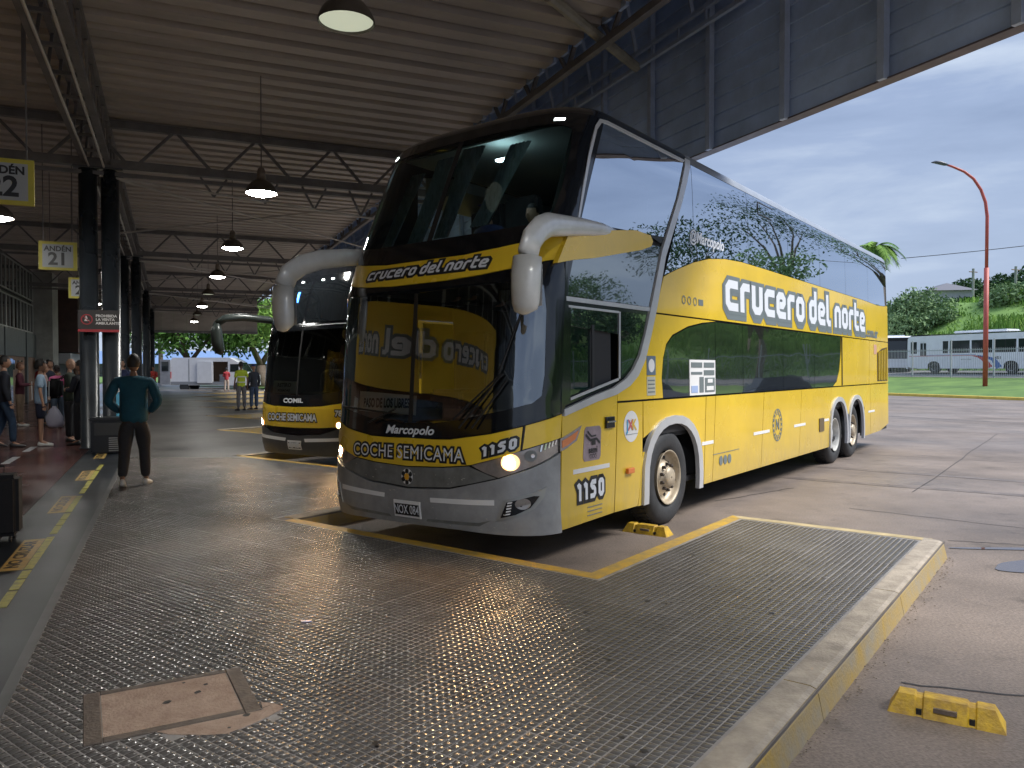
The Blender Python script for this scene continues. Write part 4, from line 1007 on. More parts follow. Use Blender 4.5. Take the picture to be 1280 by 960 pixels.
            cw = [(.90, 3.02), (1.02, 3.35), (1.14, 3.66), (1.27, 3.93), (1.37, 4.02), (1.5, 4.045), (3.22, 4.045), (2.96, 3.58), (2.62, 3.11)]
            sdp('corner_window', cw, m=P_glassU, off=-.004, db=.25)
            cwo = [(.86, 2.99), (.985, 3.36), (1.10, 3.67), (1.24, 3.96), (1.35, 4.055), (1.5, 4.075), (3.26, 4.075)]
            sdp('corner_window_trim', cwo + [(3.22, 4.045), (1.5, 4.045), (1.37, 4.02), (1.27, 3.93), (1.14, 3.66), (1.02, 3.35), (.90, 3.02)], m=P_silt, off=.006, db=.25)
            sdp('upper_side_mask', [(.855, 2.975), (2.28, 3.083), (2.56, 3.03), (2.62, 3.105), (.90, 3.015)], m=P_seal, off=-.001)
    # ---- near side markings
    sdq = lambda nm, x0, x1, z0, z1, m, off=.004: patch(nm, [(x0, z0), (x1, z0), (x1, z1), (x0, z1)], Sn, off, m, root, da=0, db=0, th=.004, smooth=False)
    X0, X1, Z0, Z1 = 4.32, 11.72, 2.43, 2.82
    zt = lambda V: V
    for gr, m_, off, dz in ((.16, P_tgrey, .004, -.045), (.0, P_text, .0085, 0)):
        V, Fc = stroke_text('crucero del norte', X0, X1, Z0 + dz, Z1 + dz * .3, W=.80, w=.27, gap=.14, word=.34, grow=gr)
        decal('side_lettering' if gr == 0 else 'side_lettering_outline', V, Fc, Sn, off, m_, root, 0)
    V, Fc = stroke_text('crucero del norte', X0, X1, Z0, Z1, W=.80, w=.27, gap=.14, word=.34, grow=.115); decal('side_lettering_outline', V, Fc, Sn, .006, P_tgrey, root, 0)
    deco_text('.com.ar', 12.35, 2.43, .26, Sn, .004, root, P_tgrey, bold=.012, sx=1.35, da=0)
    for g_, o_, m_ in ((.2, .003, P_texto), (0, .006, P_text)):
        V, Fc = stroke_text('1150', .80, 1.27, .515, .685, W=.66, w=.26, gap=.26, grow=g_); decal('fleet_number' if g_ == 0 else 'fleet_number_outline', V, Fc, Sn, o_, m_, root, 0)
    for i in range(3): sdq('vent_slit', .98, 1.24, .435 - i * .038, .442 - i * .038, P_tgrey)
    sdq('reflector', .74, 1.38, .765, .805, P_refl)
    for x0, x1 in ((3.56, 3.9), (5.29, 5.93), (7.06, 7.65), (8.72, 9.02), (11.98, 12.54)): sdq('reflector', x0, x1, .795, .835, P_refl)
    patch('class_plaque', [(.93, .86), (1.19, .86), (1.215, .89), (1.23, 1.14), (1.20, 1.17), (.965, 1.17), (.935, 1.14), (.905, .89)], Sn, .004, mat('plaque_mauve', (.36, .29, .33), .3, metal=.4, var=.3, scale=6), root, da=0, db=0, th=.004, smooth=False)
    bm = bmesh.new()
    def seatline(pts, w):
        for i in range(len(pts) - 1):
            p, q = Vector(pts[i]), Vector(pts[i + 1]); d = (q - p).normalized(); nn = Vector((-d.y, d.x)) * w / 2
            bm.faces.new([bm.verts.new((v.x, v.y, 0)) for v in (p - nn, q - nn, q + nn, p + nn)])
    seatline([(.955, 1.10), (1.03, 1.045), (1.14, 1.055), (1.20, 1.01)], .022); seatline([(.985, 1.13), (1.05, 1.08), (1.13, 1.085)], .014); seatline([(1.05, 1.02), (1.12, 1.02)], .04)
    map_bm(bm, Sn, .009, False); fin('seat_pictogram', bm, P_texto, root, recalc=False)
    deco_text('semi', 1.075, .955, .085, Sn, .006, root, P_texto, bold=.002, da=0); deco_text('* * *', 1.075, .885, .06, Sn, .006, root, P_texto, da=0)
    bm = bmesh.new(); bmesh.ops.create_circle(bm, cap_ends=True, segments=32, radius=1); bmesh.ops.transform(bm, matrix=Matrix.Translation((1.82, 1.125, 0)) @ Matrix.Diagonal((.155, .155, 1, 1)), verts=bm.verts); map_bm(bm, Sn, .004, False); fin('round_badge', bm, P_refl, root, recalc=False)
    for s_, x_, c_ in (('J', 1.735, (.05, .35, .6)), ('X', 1.80, (.6, .12, .15)), ('K', 1.875, (.75, .5, .05))): deco_text(s_, x_, 1.135, .15, Sn, .006, root, mat('badge_' + s_, c_, .4), bold=.004, da=0)
    sdq('badge_line', 1.70, 1.95, 1.045, 1.050, P_tgrey, .006)
    box('door_handle', 1.30, 1.46, -1.325, -1.302, 1.135, 1.245, P_blk, root, bev=.008); box('handle_bar', 1.31, 1.45, -1.34, -1.326, 1.19, 1.205, P_chr, root)
    box('side_marker', 1.70, 1.83, -1.335, -1.301, .665, .72, P_amb, root, bev=.008)
    box('fuel_flap', 8.42, 8.70, -1.312, -1.301, .64, .86, mat('flap_brown', (.14, .10, .05), .5), root)
    box('vertical_seal', 9.905, 9.94, -1.312, -1.290, 1.39, 2.27, P_seal, root)
    patch('air_grille', [(12.83, 1.43), (13.84, 1.43), (13.84, 2.17), (13.3, 2.13), (12.83, 2.03)], Sn, .003, mat('grille_back', (.05, .035, .02), .6), root, da=0, db=0, th=.003, smooth=False)
    for i in range(6):
        x = 12.90 + i * .165; bm = bmesh.new(); bx(bm, x, x + .05, -1.325, -1.304, 1.45, 2.06 + .018 * i); fin('grille_slat', bm, P_yel, root)
    sdq('warning_sticker', 12.52, 12.78, 2.0, 2.2, mat('sticker_red', (.6, .35, .25), .4)); sdq('blue_sticker', 2.17, 2.37, 1.63, 1.83, mat('sticker_blue', (.12, .17, .24), .4)); sdq('white_sticker', 2.17, 2.36, 1.42, 1.615, mat('sticker_pale', (.5, .5, .42), .4))
    for i in range(4): sdq('sticker_line', 2.19, 2.34, 1.45 + i * .04, 1.462 + i * .04, P_tgrey, .007)
    bm = bmesh.new(); bmesh.ops.create_circle(bm, cap_ends=True, segments=20, radius=.07); bmesh.ops.translate(bm, vec=(2.27, 1.73, 0), verts=bm.verts); map_bm(bm, Sn, .007, False); fin('sticker_circle', bm, P_refl, root, recalc=False)
    # timetable poster in the first lower window
    sdq('window_notice', 3.23, 3.98, 1.39, 1.80, P_refl, .002)
    for (a, b, c_, d, col) in ((3.27, 3.58, 1.71, 1.77, P_tgrey), (3.63, 3.94, 1.71, 1.77, P_tgrey), (3.63, 3.94, 1.62, 1.68, P_tgrey), (3.27, 3.58, 1.63, 1.66, P_tgrey), (3.27, 3.45, 1.42, 1.50, mat('pale_blue', (.35, .45, .7), .4)), (3.50, 3.62, 1.42, 1.60, P_tgrey), (3.66, 3.95, 1.42, 1.59, P_tgrey)): sdq('notice_block', a, b, c_, d, col, .006)
    for (a, b, c_, d) in ((3.73, 3.88, 1.53, 1.575), (3.70, 3.91, 1.44, 1.49)): sdq('notice_block', a, b, c_, d, P_refl, .009)
    # small line icons: seat, curve, bottle, screen
    for i, x in enumerate((3.09, 3.24, 3.40, 3.56)):
        if i == 3: sdq('service_icon', x - .06, x + .07, 2.435, 2.505, P_tgrey)
        else:
            bm = bmesh.new(); bmesh.ops.create_circle(bm, cap_ends=False, segments=16, radius=.045); 
            for v in list(bm.verts): pass
            bm.clear(); pr = [(.05, 0), (.05, .001), (.038, .001), (.038, 0)]
            a_ = [(.05 * math.cos(2 * math.pi * k / 16), .05 * math.sin(2 * math.pi * k / 16)) for k in range(16)]
            o_ = [bm.verts.new((x + p[0], 2.47 + p[1], 0)) for p in a_]; i_ = [bm.verts.new((x + p[0] * .72, 2.47 + p[1] * .72, 0)) for p in a_]
            for k in range(16): bm.faces.new((o_[k], o_[(k + 1) % 16], i_[(k + 1) % 16], i_[k]))
            map_bm(bm, Sn, .004, False); fin('service_icon', bm, P_tgrey, root, recalc=False)
    # round emblem, social icons, web address
    for r0, r1 in ((.215, .20), (.15, .14)):
        bm = bmesh.new(); n = 32
        o_ = [bm.verts.new((6.28 + r0 * math.cos(2 * math.pi * k / n), .88 + 1.1 * r0 * math.sin(2 * math.pi * k / n), 0)) for k in range(n)]; i_ = [bm.verts.new((6.28 + r1 * math.cos(2 * math.pi * k / n), .88 + 1.1 * r1 * math.sin(2 * math.pi * k / n), 0)) for k in range(n)]
        for k in range(n): bm.faces.new((o_[k], o_[(k + 1) % n], i_[(k + 1) % n], i_[k]))
        map_bm(bm, Sn, .004, False); fin('emblem_ring', bm, P_tgrey, root, recalc=False)
    for k in range(16):
        a_ = 2 * math.pi * k / 16; sdq('emblem_mark', 6.28 + .175 * math.cos(a_) - .014, 6.28 + .175 * math.cos(a_) + .014, .88 + .193 * math.sin(a_) - .02, .88 + .193 * math.sin(a_) + .02, P_tgrey)
    deco_text('N', 6.28, .88, .22, Sn, .004, root, P_tgrey, bold=.006, da=0)
    deco_text('@Marcopolo', 3.80, 3.22, .19, Sn, .002, root, P_text, bold=.004, da=0, shear=.2)
    for x in (4.13, 4.27, 4.41):
        bm = bmesh.new(); bmesh.ops.create_circle(bm, cap_ends=True, segments=18, radius=.058); bmesh.ops.translate(bm, vec=(x, .565, 0), verts=bm.verts); map_bm(bm, Sn, .004, False); fin('social_icon', bm, P_tgrey, root, recalc=False)
    sdq('panel_line', 3.89, 4.75, .655, .662, P_tgrey)
    # small hopper window in the upper glass
    for pl in ((5.63, 6.22, 4.0, 4.012), (5.63, 6.22, 3.835, 3.847), (5.63, 5.645, 3.847, 4.0)): sdq('hopper_frame', *pl, P_seal, .001)

    # ================= FRONT =================
    fr = lambda nm, poly, off, m, **k: patch(nm, poly, F, off, m, root, **{**dict(da=.09, db=.12), **k})
    S_ = lambda L: [(-u, z) for u, z in L[::-1]]
    half = lambda R_: S_(R_) + R_                 # R_ from centre outwards on the + side
    bt = [(.02, .635), (.5, .665), (.98, .775), (1.25, .86), (1.565, .975)]           # bumper top edge
    fr('bumper', [(-1.565, .285), (-1.3, .295), (-.6, .315), (0, .315), (.6, .32), (1.3, .295), (1.565, .285)] + bt[::-1] + S_(bt)[::-1], .012, P_sil, th=.06)
    gb = [(.02, .65), (.5, .68), (.72, .725), (.96, .782)]; gt = [(.70, .872), (.42, .845), (.02, .828)]
    fr('grille_panel', [(-.96, .782), (-.72, .725), (-.5, .68), (.02, .65), (.5, .68), (.72, .725), (.96, .782), (.70, .872), (.42, .845), (0, .828), (-.42, .845), (-.70, .872)], .004, P_sild)
    yt = [(0, 1.09), (.3, 1.087), (.5, 1.093), (.9, 1.15), (1.175, 1.212)]; yb = [(0, .838), (.42, .855), (.72, .885), (1.0, .958), (1.165, 1.012)]
    fr('front_band', S_(yt)[:-1] + yt + yb[::-1] + S_(yb)[::-1][1:], .006, P_yel)
    for s in (1, -1):
        q = [(1.20, 1.222), (1.38, 1.265), (1.565, 1.305), (1.565, 1.105), (1.35, 1.065), (1.185, 1.022)]
        fr('corner_band', q if s > 0 else [(-u, z) for u, z in q], .006, P_yel)
        hl = [(.72, .88), (.85, .825), (.98, .785), (1.25, .87), (1.565, .982), (1.565, 1.098), (1.36, 1.058), (1.18, 1.012), (.95, .945)]
        hh = hl if s > 0 else [(-u, z) for u, z in hl]
        fr('headlight', hh, -.012, P_hl, th=.02)
        hp_ = root.children[-1]
        for (u, z, r, m_) in ((.955, .872, .055, P_hl), (1.085, .915, .082, P_halo), (1.26, .968, .055, P_sild)):
            bm = bmesh.new(); bmesh.ops.create_circle(bm, cap_ends=True, segments=24, radius=r); bmesh.ops.transform(bm, matrix=Matrix.Translation((u * s, z, 0)) @ Matrix.Diagonal((1, .85, 1, 1)), verts=bm.verts); map_bm(bm, F, -.004, False); fin('lamp_bowl', bm, m_, hp_, recalc=False)
        bm = bmesh.new(); bmesh.ops.create_circle(bm, cap_ends=True, segments=20, radius=.038); bmesh.ops.translate(bm, vec=(1.075 * s, .918, 0), verts=bm.verts); map_bm(bm, F, .0, False); fin('bulb', bm, P_lit, hp_, recalc=False)
        bm = bmesh.new(); bmesh.ops.create_circle(bm, cap_ends=True, segments=14, radius=.018); bmesh.ops.translate(bm, vec=(1.275 * s, .968, 0), verts=bm.verts); map_bm(bm, F, .0, False); fin('bulb', bm, P_chr, hp_, recalc=False)
        for k in range(5):
            patch('reflector_rib', [(s * (1.34 + k * .04), 1.0 + k * .012), (s * (1.355 + k * .04), 1.0 + k * .012), (s * (1.365 + k * .04), 1.055 + k * .008), (s * (1.35 + k * .04), 1.055 + k * .008)], F, -.003, P_chr, hp_, th=.002, da=0, db=0)
        fn = Sn if s > 0 else Sf
        patch('headlight_tail', [(.535, .985), (.62, 1.0), (.80, 1.06), (.885, 1.19), (.70, 1.135), (.535, 1.095)], fn, .006, P_hl, root, da=0, db=0, flip=s < 0)
        patch('turn_signal', [(.56, 1.015), (.64, 1.03), (.77, 1.075), (.83, 1.15), (.70, 1.11), (.56, 1.075)], fn, .010, P_amb, root, da=0, db=0, flip=s < 0)
        fg = [(.96, .425), (1.03, .605), (1.30, .665), (1.395, .70), (1.37, .62), (1.29, .53), (1.15, .465)]
        fh = [(1.0, .45), (1.055, .585), (1.28, .635), (1.33, .63), (1.25, .535), (1.13, .48)]
        mr_ = (lambda L: L) if s > 0 else (lambda L: [(-u, z) for u, z in L])
        fr('fog_surround', mr_(fg), .018, mat('fog_bezel', (.34, .35, .34), .3, metal=.5), holes=[mr_(fh)], th=.012)
        fr('fog_light', mr_(fh), .0135, P_blk, th=.004); fo = root.children[-1]
        bm = bmesh.new(); bmesh.ops.create_circle(bm, cap_ends=True, segments=20, radius=.05); bmesh.ops.transform(bm, matrix=Matrix.Translation((1.19 * s, .57, 0)) @ Matrix.Diagonal((1.3, .95, 1, 1)), verts=bm.verts); map_bm(bm, F, .016, False); fin('lamp_bowl', bm, P_hl, fo, recalc=False)
        for k in range(5): patch('led', mr_([(1.045 + k * .004, .475 + k * .024), (1.085 + k * .004, .482 + k * .024), (1.087 + k * .004, .494 + k * .024), (1.047 + k * .004, .487 + k * .024)]), F, .017, P_refl, fo, th=.001, da=0, db=0)
        # reflective strips
        fr('reflector', mr_([(.29, .535), (.95, .555), (.95, .60), (.285, .575)]), .017, P_refl, th=.003)
    # black mask round the lower windscreen, glass, band, upper mask
    low_out_r = [(0, 1.10), (.5, 1.103), (.9, 1.162), (1.19, 1.225), (1.38, 1.275), (1.60, 1.318)]
    band_bot_r = [(0, 2.492), (.35, 2.492), (.72, 2.513), (1.02, 2.553), (1.33, 2.625), (1.60, 2.665)]
    hole_r = [(0, 1.225), (.3, 1.232), (.55, 1.262), (.98, 1.345), (1.25, 1.41), (1.33, 1.47), (1.35, 1.65), (1.345, 2.2), (1.31, 2.41), (1.1, 2.44), (0, 2.41)]
    hole = [(u, z) for u, z in hole_r[:-1]] + [(0, 2.41)] + [(-u, z) for u, z in hole_r[1:-1][::-1]]
    fr('windscreen_mask', S_(low_out_r)[:-1] + low_out_r + band_bot_r[::-1] + S_(band_bot_r)[::-1][1:], .002, P_blk, holes=[hole])
    for s in (1, -1):
        hs = [(.025 if u == 0 else u, z) for u, z in hole_r]
        fr('windscreen_pane', [(s * u, z) for u, z in hs], -.002, P_wsL, th=0)
    fr('windscreen_divider', [(-.023, 1.22), (.023, 1.22), (.023, 2.42), (-.023, 2.42)], .001, P_seal, da=0)
    bt_ = [(0, 2.722), (.5, 2.722), (.85, 2.755), (1.07, 2.79), (1.3, 2.84), (1.60, 2.91)]
    bb_ = [(0, 2.50), (.35, 2.50), (.72, 2.521), (1.02, 2.561), (1.33, 2.633), (1.60, 2.673)]
    fr('name_band', S_(bt_)[:-1] + bt_ + bb_[::-1] + S_(bb_)[::-1][1:], .006, P_yel)
    um_b = [(0, 2.73), (.5, 2.73), (.85, 2.763), (1.07, 2.798), (1.3, 2.848), (1.60, 2.918)]
    um_t = [(0, 4.07), (.7, 4.07), (1.2, 4.07), (1.60, 4.07)]
    h2r = [(0, 2.915), (.7, 2.918), (1.1, 2.955), (1.25, 3.02), (1.285, 3.3), (1.275, 3.7), (1.24, 3.90), (1.1, 3.945), (0, 3.955)]
    hole2 = h2r + [(-u, z) for u, z in h2r[1:-1][::-1]]
    fr('upper_mask', S_(um_b)[:-1] + um_b + um_t[::-1] + S_(um_t)[::-1][1:], .002, P_blk, holes=[hole2])
    # side continuation of the upper mask (A pillar)
    for fn, fl in ((Sn, False), (Sf, True)):
        patch('corner_pillar', [(.83, 2.93), (.90, 3.02), (.985, 3.36), (1.10, 3.67), (1.24, 3.96), (1.33, 4.06), (1.44, 4.06), (1.36, 3.96), (1.08, 3.42), (.86, 2.92)], fn, .003, P_blk, root, da=0, db=.25, flip=fl)
        patch('corner_pillar', [(.56, 1.31), (.62, 1.33), (.70, 2.64), (.66, 2.64)], fn, .003, P_blk, root, da=0, db=.25, flip=fl)
    for s in (1, -1): fr('upper_windscreen_pane', [(s * (.03 if u == 0 else u), z) for u, z in h2r], -.002, P_wsU, th=0)
    fr('windscreen_divider', [(-.028, 2.91), (.028, 2.91), (.028, 3.96), (-.028, 3.96)], .001, P_seal, da=0)
    for s in (1, -1):
        fr('marker_light', [(s * 1.05, 3.985), (s * 1.15, 3.985), (s * 1.15, 4.01), (s * 1.05, 4.01)], .006, P_led, th=.004)
    # lettering on the front
    V, Fc = stroke_text('crucero del norte', -.74, .76, 2.585, 2.665, W=.80, w=.26, gap=.14, word=.38, grow=.26, shear=.25); decal('name_outline', V, Fc, F, .008, P_texto, root, .09)
    V, Fc = stroke_text('crucero del norte', -.74, .76, 2.585, 2.665, W=.80, w=.26, gap=.14, word=.38, grow=0, shear=.25); decal('name_lettering', V, Fc, F, .011, P_text, root, .09)
    deco_text('COCHE SEMICAMA', -.045, .955, .165, F, .008, root, P_text, P_texto, bold=.0, out=.020, sx=.95, da=.08, space=1.06)
    for g_, o_, m_ in ((.22, .008, P_texto), (0, .0105, P_text)):
        V, Fc = stroke_text('1150', .835, 1.135, .975, 1.065, W=.66, w=.26, gap=.28, grow=g_); V = [(u, z + .26 * (u - .985) + .02) for u, z in V]; decal('fleet_number' if g_ == 0 else 'fleet_number_outline', V, Fc, F, o_, m_, root, .08)
    deco_text('Marcopolo', 0, 1.158, .105, F, .004, root, P_text, bold=.003, shear=.25, sx=1.3, da=.08)
    # star emblem
    bm = bmesh.new(); bmesh.ops.create_circle(bm, cap_ends=True, segments=30, radius=.072); bmesh.ops.translate(bm, vec=(0, .742, 0), verts=bm.verts); map_bm(bm, F, .008, False); fin('emblem_disc', bm, P_refl, root, recalc=False)
    for k in range(6):
        a_ = math.pi / 6 + k * math.pi / 3; c_, s_ = math.cos(a_), math.sin(a_); bm = bmesh.new()
        q = [(.034, -.022), (.066, -.020), (.072, 0), (.066, .020), (.034, .022), (.028, 0)]
        vs = [bm.verts.new((c_ * r - s_ * t_, .742 + s_ * r + c_ * t_, 0)) for r, t_ in q]; bm.faces.new(vs); map_bm(bm, F, .0105, False); fin('emblem_petal', bm, P_texto, root, recalc=False)
    bm = bmesh.new(); bmesh.ops.create_circle(bm, cap_ends=True, segments=6, radius=.033); bmesh.ops.translate(bm, vec=(0, .742, 0), verts=bm.verts); map_bm(bm, F, .0125, False); fin('emblem_core', bm, mat('emblem_orange', (.75, .38, .03), .4), root, recalc=False)
    # number plate
    fr('number_plate', [(-.165, .375), (.165, .375), (.165, .525), (-.165, .525)], .02, P_refl, th=.01, da=0)
    pl_ = root.children[-1]
    patch('plate_field', [(-.15, .395), (.15, .395), (.15, .495), (-.15, .495)], F, .022, P_texto, pl_, th=.002, da=0, db=0)
    deco_text('NOX 084', 0, .445, .105, F, .0235, pl_, P_text, bold=.001, sx=.72, da=0)
    # bumper relief and panel seams
    for s in (1, -1):
        fr('bumper_recess', [(s * .22, .36), (s * .80, .37), (s * .92, .43), (s * .80, .40), (s * .24, .385)], .0135, P_sild, th=.002)
        fr('panel_seam', [(s * 1.174, 1.01), (s * 1.184, 1.01), (s * 1.196, 1.22), (s * 1.184, 1.22)], .0, P_seal, da=0)
    # scuffs on the bumper
    bm = bmesh.new()
    for k in range(60):
        u = random.uniform(-1.2, 1.1); z = random.uniform(.33, .62) if random.random() < .6 else random.uniform(.69, .82)
        if z > .65 and abs(u) > .7: continue
        l = random.uniform(.004, .03); w_ = random.uniform(.002, .006); vs = [bm.verts.new(v) for v in ((u, z, 0), (u + l, z + random.uniform(-.004, .004), 0), (u + l, z + w_, 0), (u, z + w_, 0))]; bm.faces.new(vs)
    map_bm(bm, F, .0148, False); o = fin('scuff_marks', bm, mat('scuff', (.5, .48, .42), .7), root, recalc=False); o['kind'] = 'stuff'
    # wipers
    for pts in ([(.62, 1.20), (.98, 1.62), (1.02, 1.66)], [(.75, 1.20), (1.05, 1.60)], [(.98, 1.64), (.55, 1.27)], [(.98, 1.66), (1.16, 2.20)], [(-.5, 1.22), (-.15, 1.35)], [(-.95, 1.36), (-.05, 1.30)]):
        bm = bmesh.new(); tube(bm, [F(u, z) + Vector((-.05, 0, 0)) for u, z in pts], .009, 6); fin('wiper', bm, P_seal, root)
    mirror_arm(root, -1, mat('mirror_silver', (.62, .63, .62), .32, metal=.1, var=.15, coat=.3)); mirror_arm(root, 1, MATS['mirror_silver'])
    # ---- wheels
    wheel(root, 2.74, -1.26, .515, -1, 'front', .3); wheel(root, 2.74, 1.26, .515, 1, 'front')
    wheel(root, 9.55, -1.26, .515, -1, 'rear'); wheel(root, 9.55, 1.26, .515, 1, 'rear'); wheel(root, 10.83, -1.26, .515, -1, 'front', .8); wheel(root, 10.83, 1.26, .515, 1, 'front')
    # ---- interior seen through the windscreens
    box('upper_deck_floor', 0.5, 13.7, -1.22, 1.22, 2.52, 2.60, P_in, root); box('lower_deck_floor', .35, 13.7, -1.22, 1.22, .95, 1.0, P_in, root)
    box('cab_bulkhead', 2.05, 2.09, -1.22, 1.22, 1.0, 2.5, mat('bulkhead_grey', (.045, .05, .055), .6), root)
    bm = bmesh.new(); prof_extrude(bm, [(.18, 1.0), (.18, 1.22), (.45, 1.34), (.85, 1.30), (.90, 1.0)], -1.1, 1.1); fin('dashboard', bm, mat('dash_grey', (.06, .062, .06), .7, var=.3, scale=8), root)
    for y in (-.75,):
        bm = bmesh.new(); lathe(bm, [(.22, 0), (.235, .012), (.22, .024), (.205, .012), (.22, 0)], 28, 'Z', cap=False); o = fin('steering_wheel', bm, P_black if False else P_seal, root, loc=(1.0, y, 1.62), rot=(0, R(-28), 0), smooth=True)
    def seat(x, y, z, fx=1):
        bm = bmesh.new(); bx(bm, x, x + .5, y - .24, y + .24, z + .35, z + .5); bx(bm, x + .45, x + .6, y - .24, y + .24, z + .42, z + 1.15); bx(bm, x + .05, x + .45, y - .2, y + .2, z, z + .35); bmesh.ops.bevel(bm, geom=bm.edges[:], offset=.035, segments=2, affect='EDGES'); return fin('seat', bm, P_seat, root)
    seat(1.35, -.75, 1.0); seat(1.35, .75, 1.0)
    for y in (-.95, -.42, .42, .95):
        for x in (1.9, 2.9, 3.9): seat(x, y, 2.6)
    rack = mat('luggage_rack', (.16, .17, .16), .5)
    for s in (-1, 1):
        bm = bmesh.new(); prof = [(s * 1.22, 3.95), (s * .72, 3.85), (s * .70, 3.72), (s * 1.22, 3.62)]; a = [bm.verts.new((1.6, y, z)) for y, z in prof]; b = [bm.verts.new((10, y, z)) for y, z in prof]
        for i in range(4): bm.faces.new((a[i], a[(i + 1) % 4], b[(i + 1) % 4], b[i]))
        bm.faces.new(a); bm.faces.new(b[::-1]); fin('luggage_rack', bm, rack, root)
    box('ceiling', 1.2, 13.7, -1.15, 1.15, 4.03, 4.05, mat('ceiling_pale', (.42, .50, .46), .6), root)
    bm = bmesh.new(); bx(bm, 1.28, 1.34, -.24, -.06, 3.85, 3.87); fin('cabin_light', bm, mat('cabin_led', (.8, .85, 1), .3, emit=(.75, .85, 1.0), estr=6), root)
    # curtains gathered behind the upper windscreen
    def curtain(y0, y1, yb0, yb1, zt, zb, x0, x1, n=16):
        bm = bmesh.new(); rows = []
        for j in range(7):
            t = j / 6; r = []
            for i in range(n + 1):
                f_ = i / n; y = (y0 + (y1 - y0) * f_) * (1 - t) + (yb0 + (yb1 - yb0) * f_) * t
                r.append(bm.verts.new((x0 + (x1 - x0) * t + .022 * math.sin(i * 2.1 + .3 * j), y, zt + (zb - zt) * t)))
            rows.append(r)
        for j in range(6):
            for i in range(n): bm.faces.new((rows[j][i], rows[j][i + 1], rows[j + 1][i + 1], rows[j + 1][i]))
        fin('curtain', bm, P_curt, root, smooth=True)
    curtain(.12, -.16, .12, -.06, 3.93, 2.97, .98, .52); curtain(-.42, -.66, -.25, -.48, 3.9, 3.05, 1.06, .62); curtain(.50, .22, .50, .30, 3.9, 2.97, 1.02, .55); curtain(1.15, .95, 1.1, .95, 3.9, 2.97, 1.3, .75); curtain(-1.0, -1.17, -1.0, -1.15, 3.9, 3.0, 1.28, .8)
    # pale panel of daylight: the far side curtain-less windows are plain glass
    for x in (1.9, 3.4, 4.9):
        pass
    # destination board behind the glass
    t = bpy.data.objects.new('destination_board', None); COL.objects.link(t); t.parent = root
    bm = bmesh.new(); pb = [(-.80, 1.32), (.0, 1.29), (.0, 1.47), (-.80, 1.51)]
    vs = [bm.verts.new(F(u, z) + Vector((.07, 0, 0))) for u, z in pb]; bm.faces.new(vs); fin('board', bm, mat('board_white', (.92, .93, .90), .5), t)
    deco_text('PASO DE LOS LIBRES', -.40, 1.395, .10, lambda u, z: F(u, z) + Vector((.065, 0, 0)), .0, t, P_texto, bold=.004, sx=.70, sz=1.2, da=.1)
    return root

def clip_poly(poly, x0, x1):
    def cl(P, c, keep):
        out_ = []
        for i in range(len(P)):
            a, b = P[i], P[(i + 1) % len(P)]; ia, ib = keep(a[0]), keep(b[0])
            if ia: out_.append(a)
            if ia != ib:
                t = (c - a[0]) / (b[0] - a[0]); out_.append((c, a[1] + t * (b[1] - a[1])))
        return out_
    P = cl(poly, x0, lambda x: x >= x0); P = cl(P, x1, lambda x: x <= x1)
    q = [P[0]]
    for p in P[1:]:
        if abs(p[0] - q[-1][0]) + abs(p[1] - q[-1][1]) > 1e-4: q.append(p)
    if abs(q[0][0] - q[-1][0]) + abs(q[0][1] - q[-1][1]) < 1e-4: q.pop()
    return q
BR = -R(0.905)
def bus_matrix(du=0, dv=0, n=0):
    o = Vector((1.83, 8.53)) - 2.88 * B + du * B + (1.3 + dv) * NN + n * PIT * A
    return Matrix.Translation((o.x, o.y, 1.3 * BR)) @ Matrix.Rotation(TB, 4, 'Z') @ Matrix.Rotation(BR, 4, 'X')
main_bus = make_main_bus(); main_bus.matrix_world = bus_matrix()
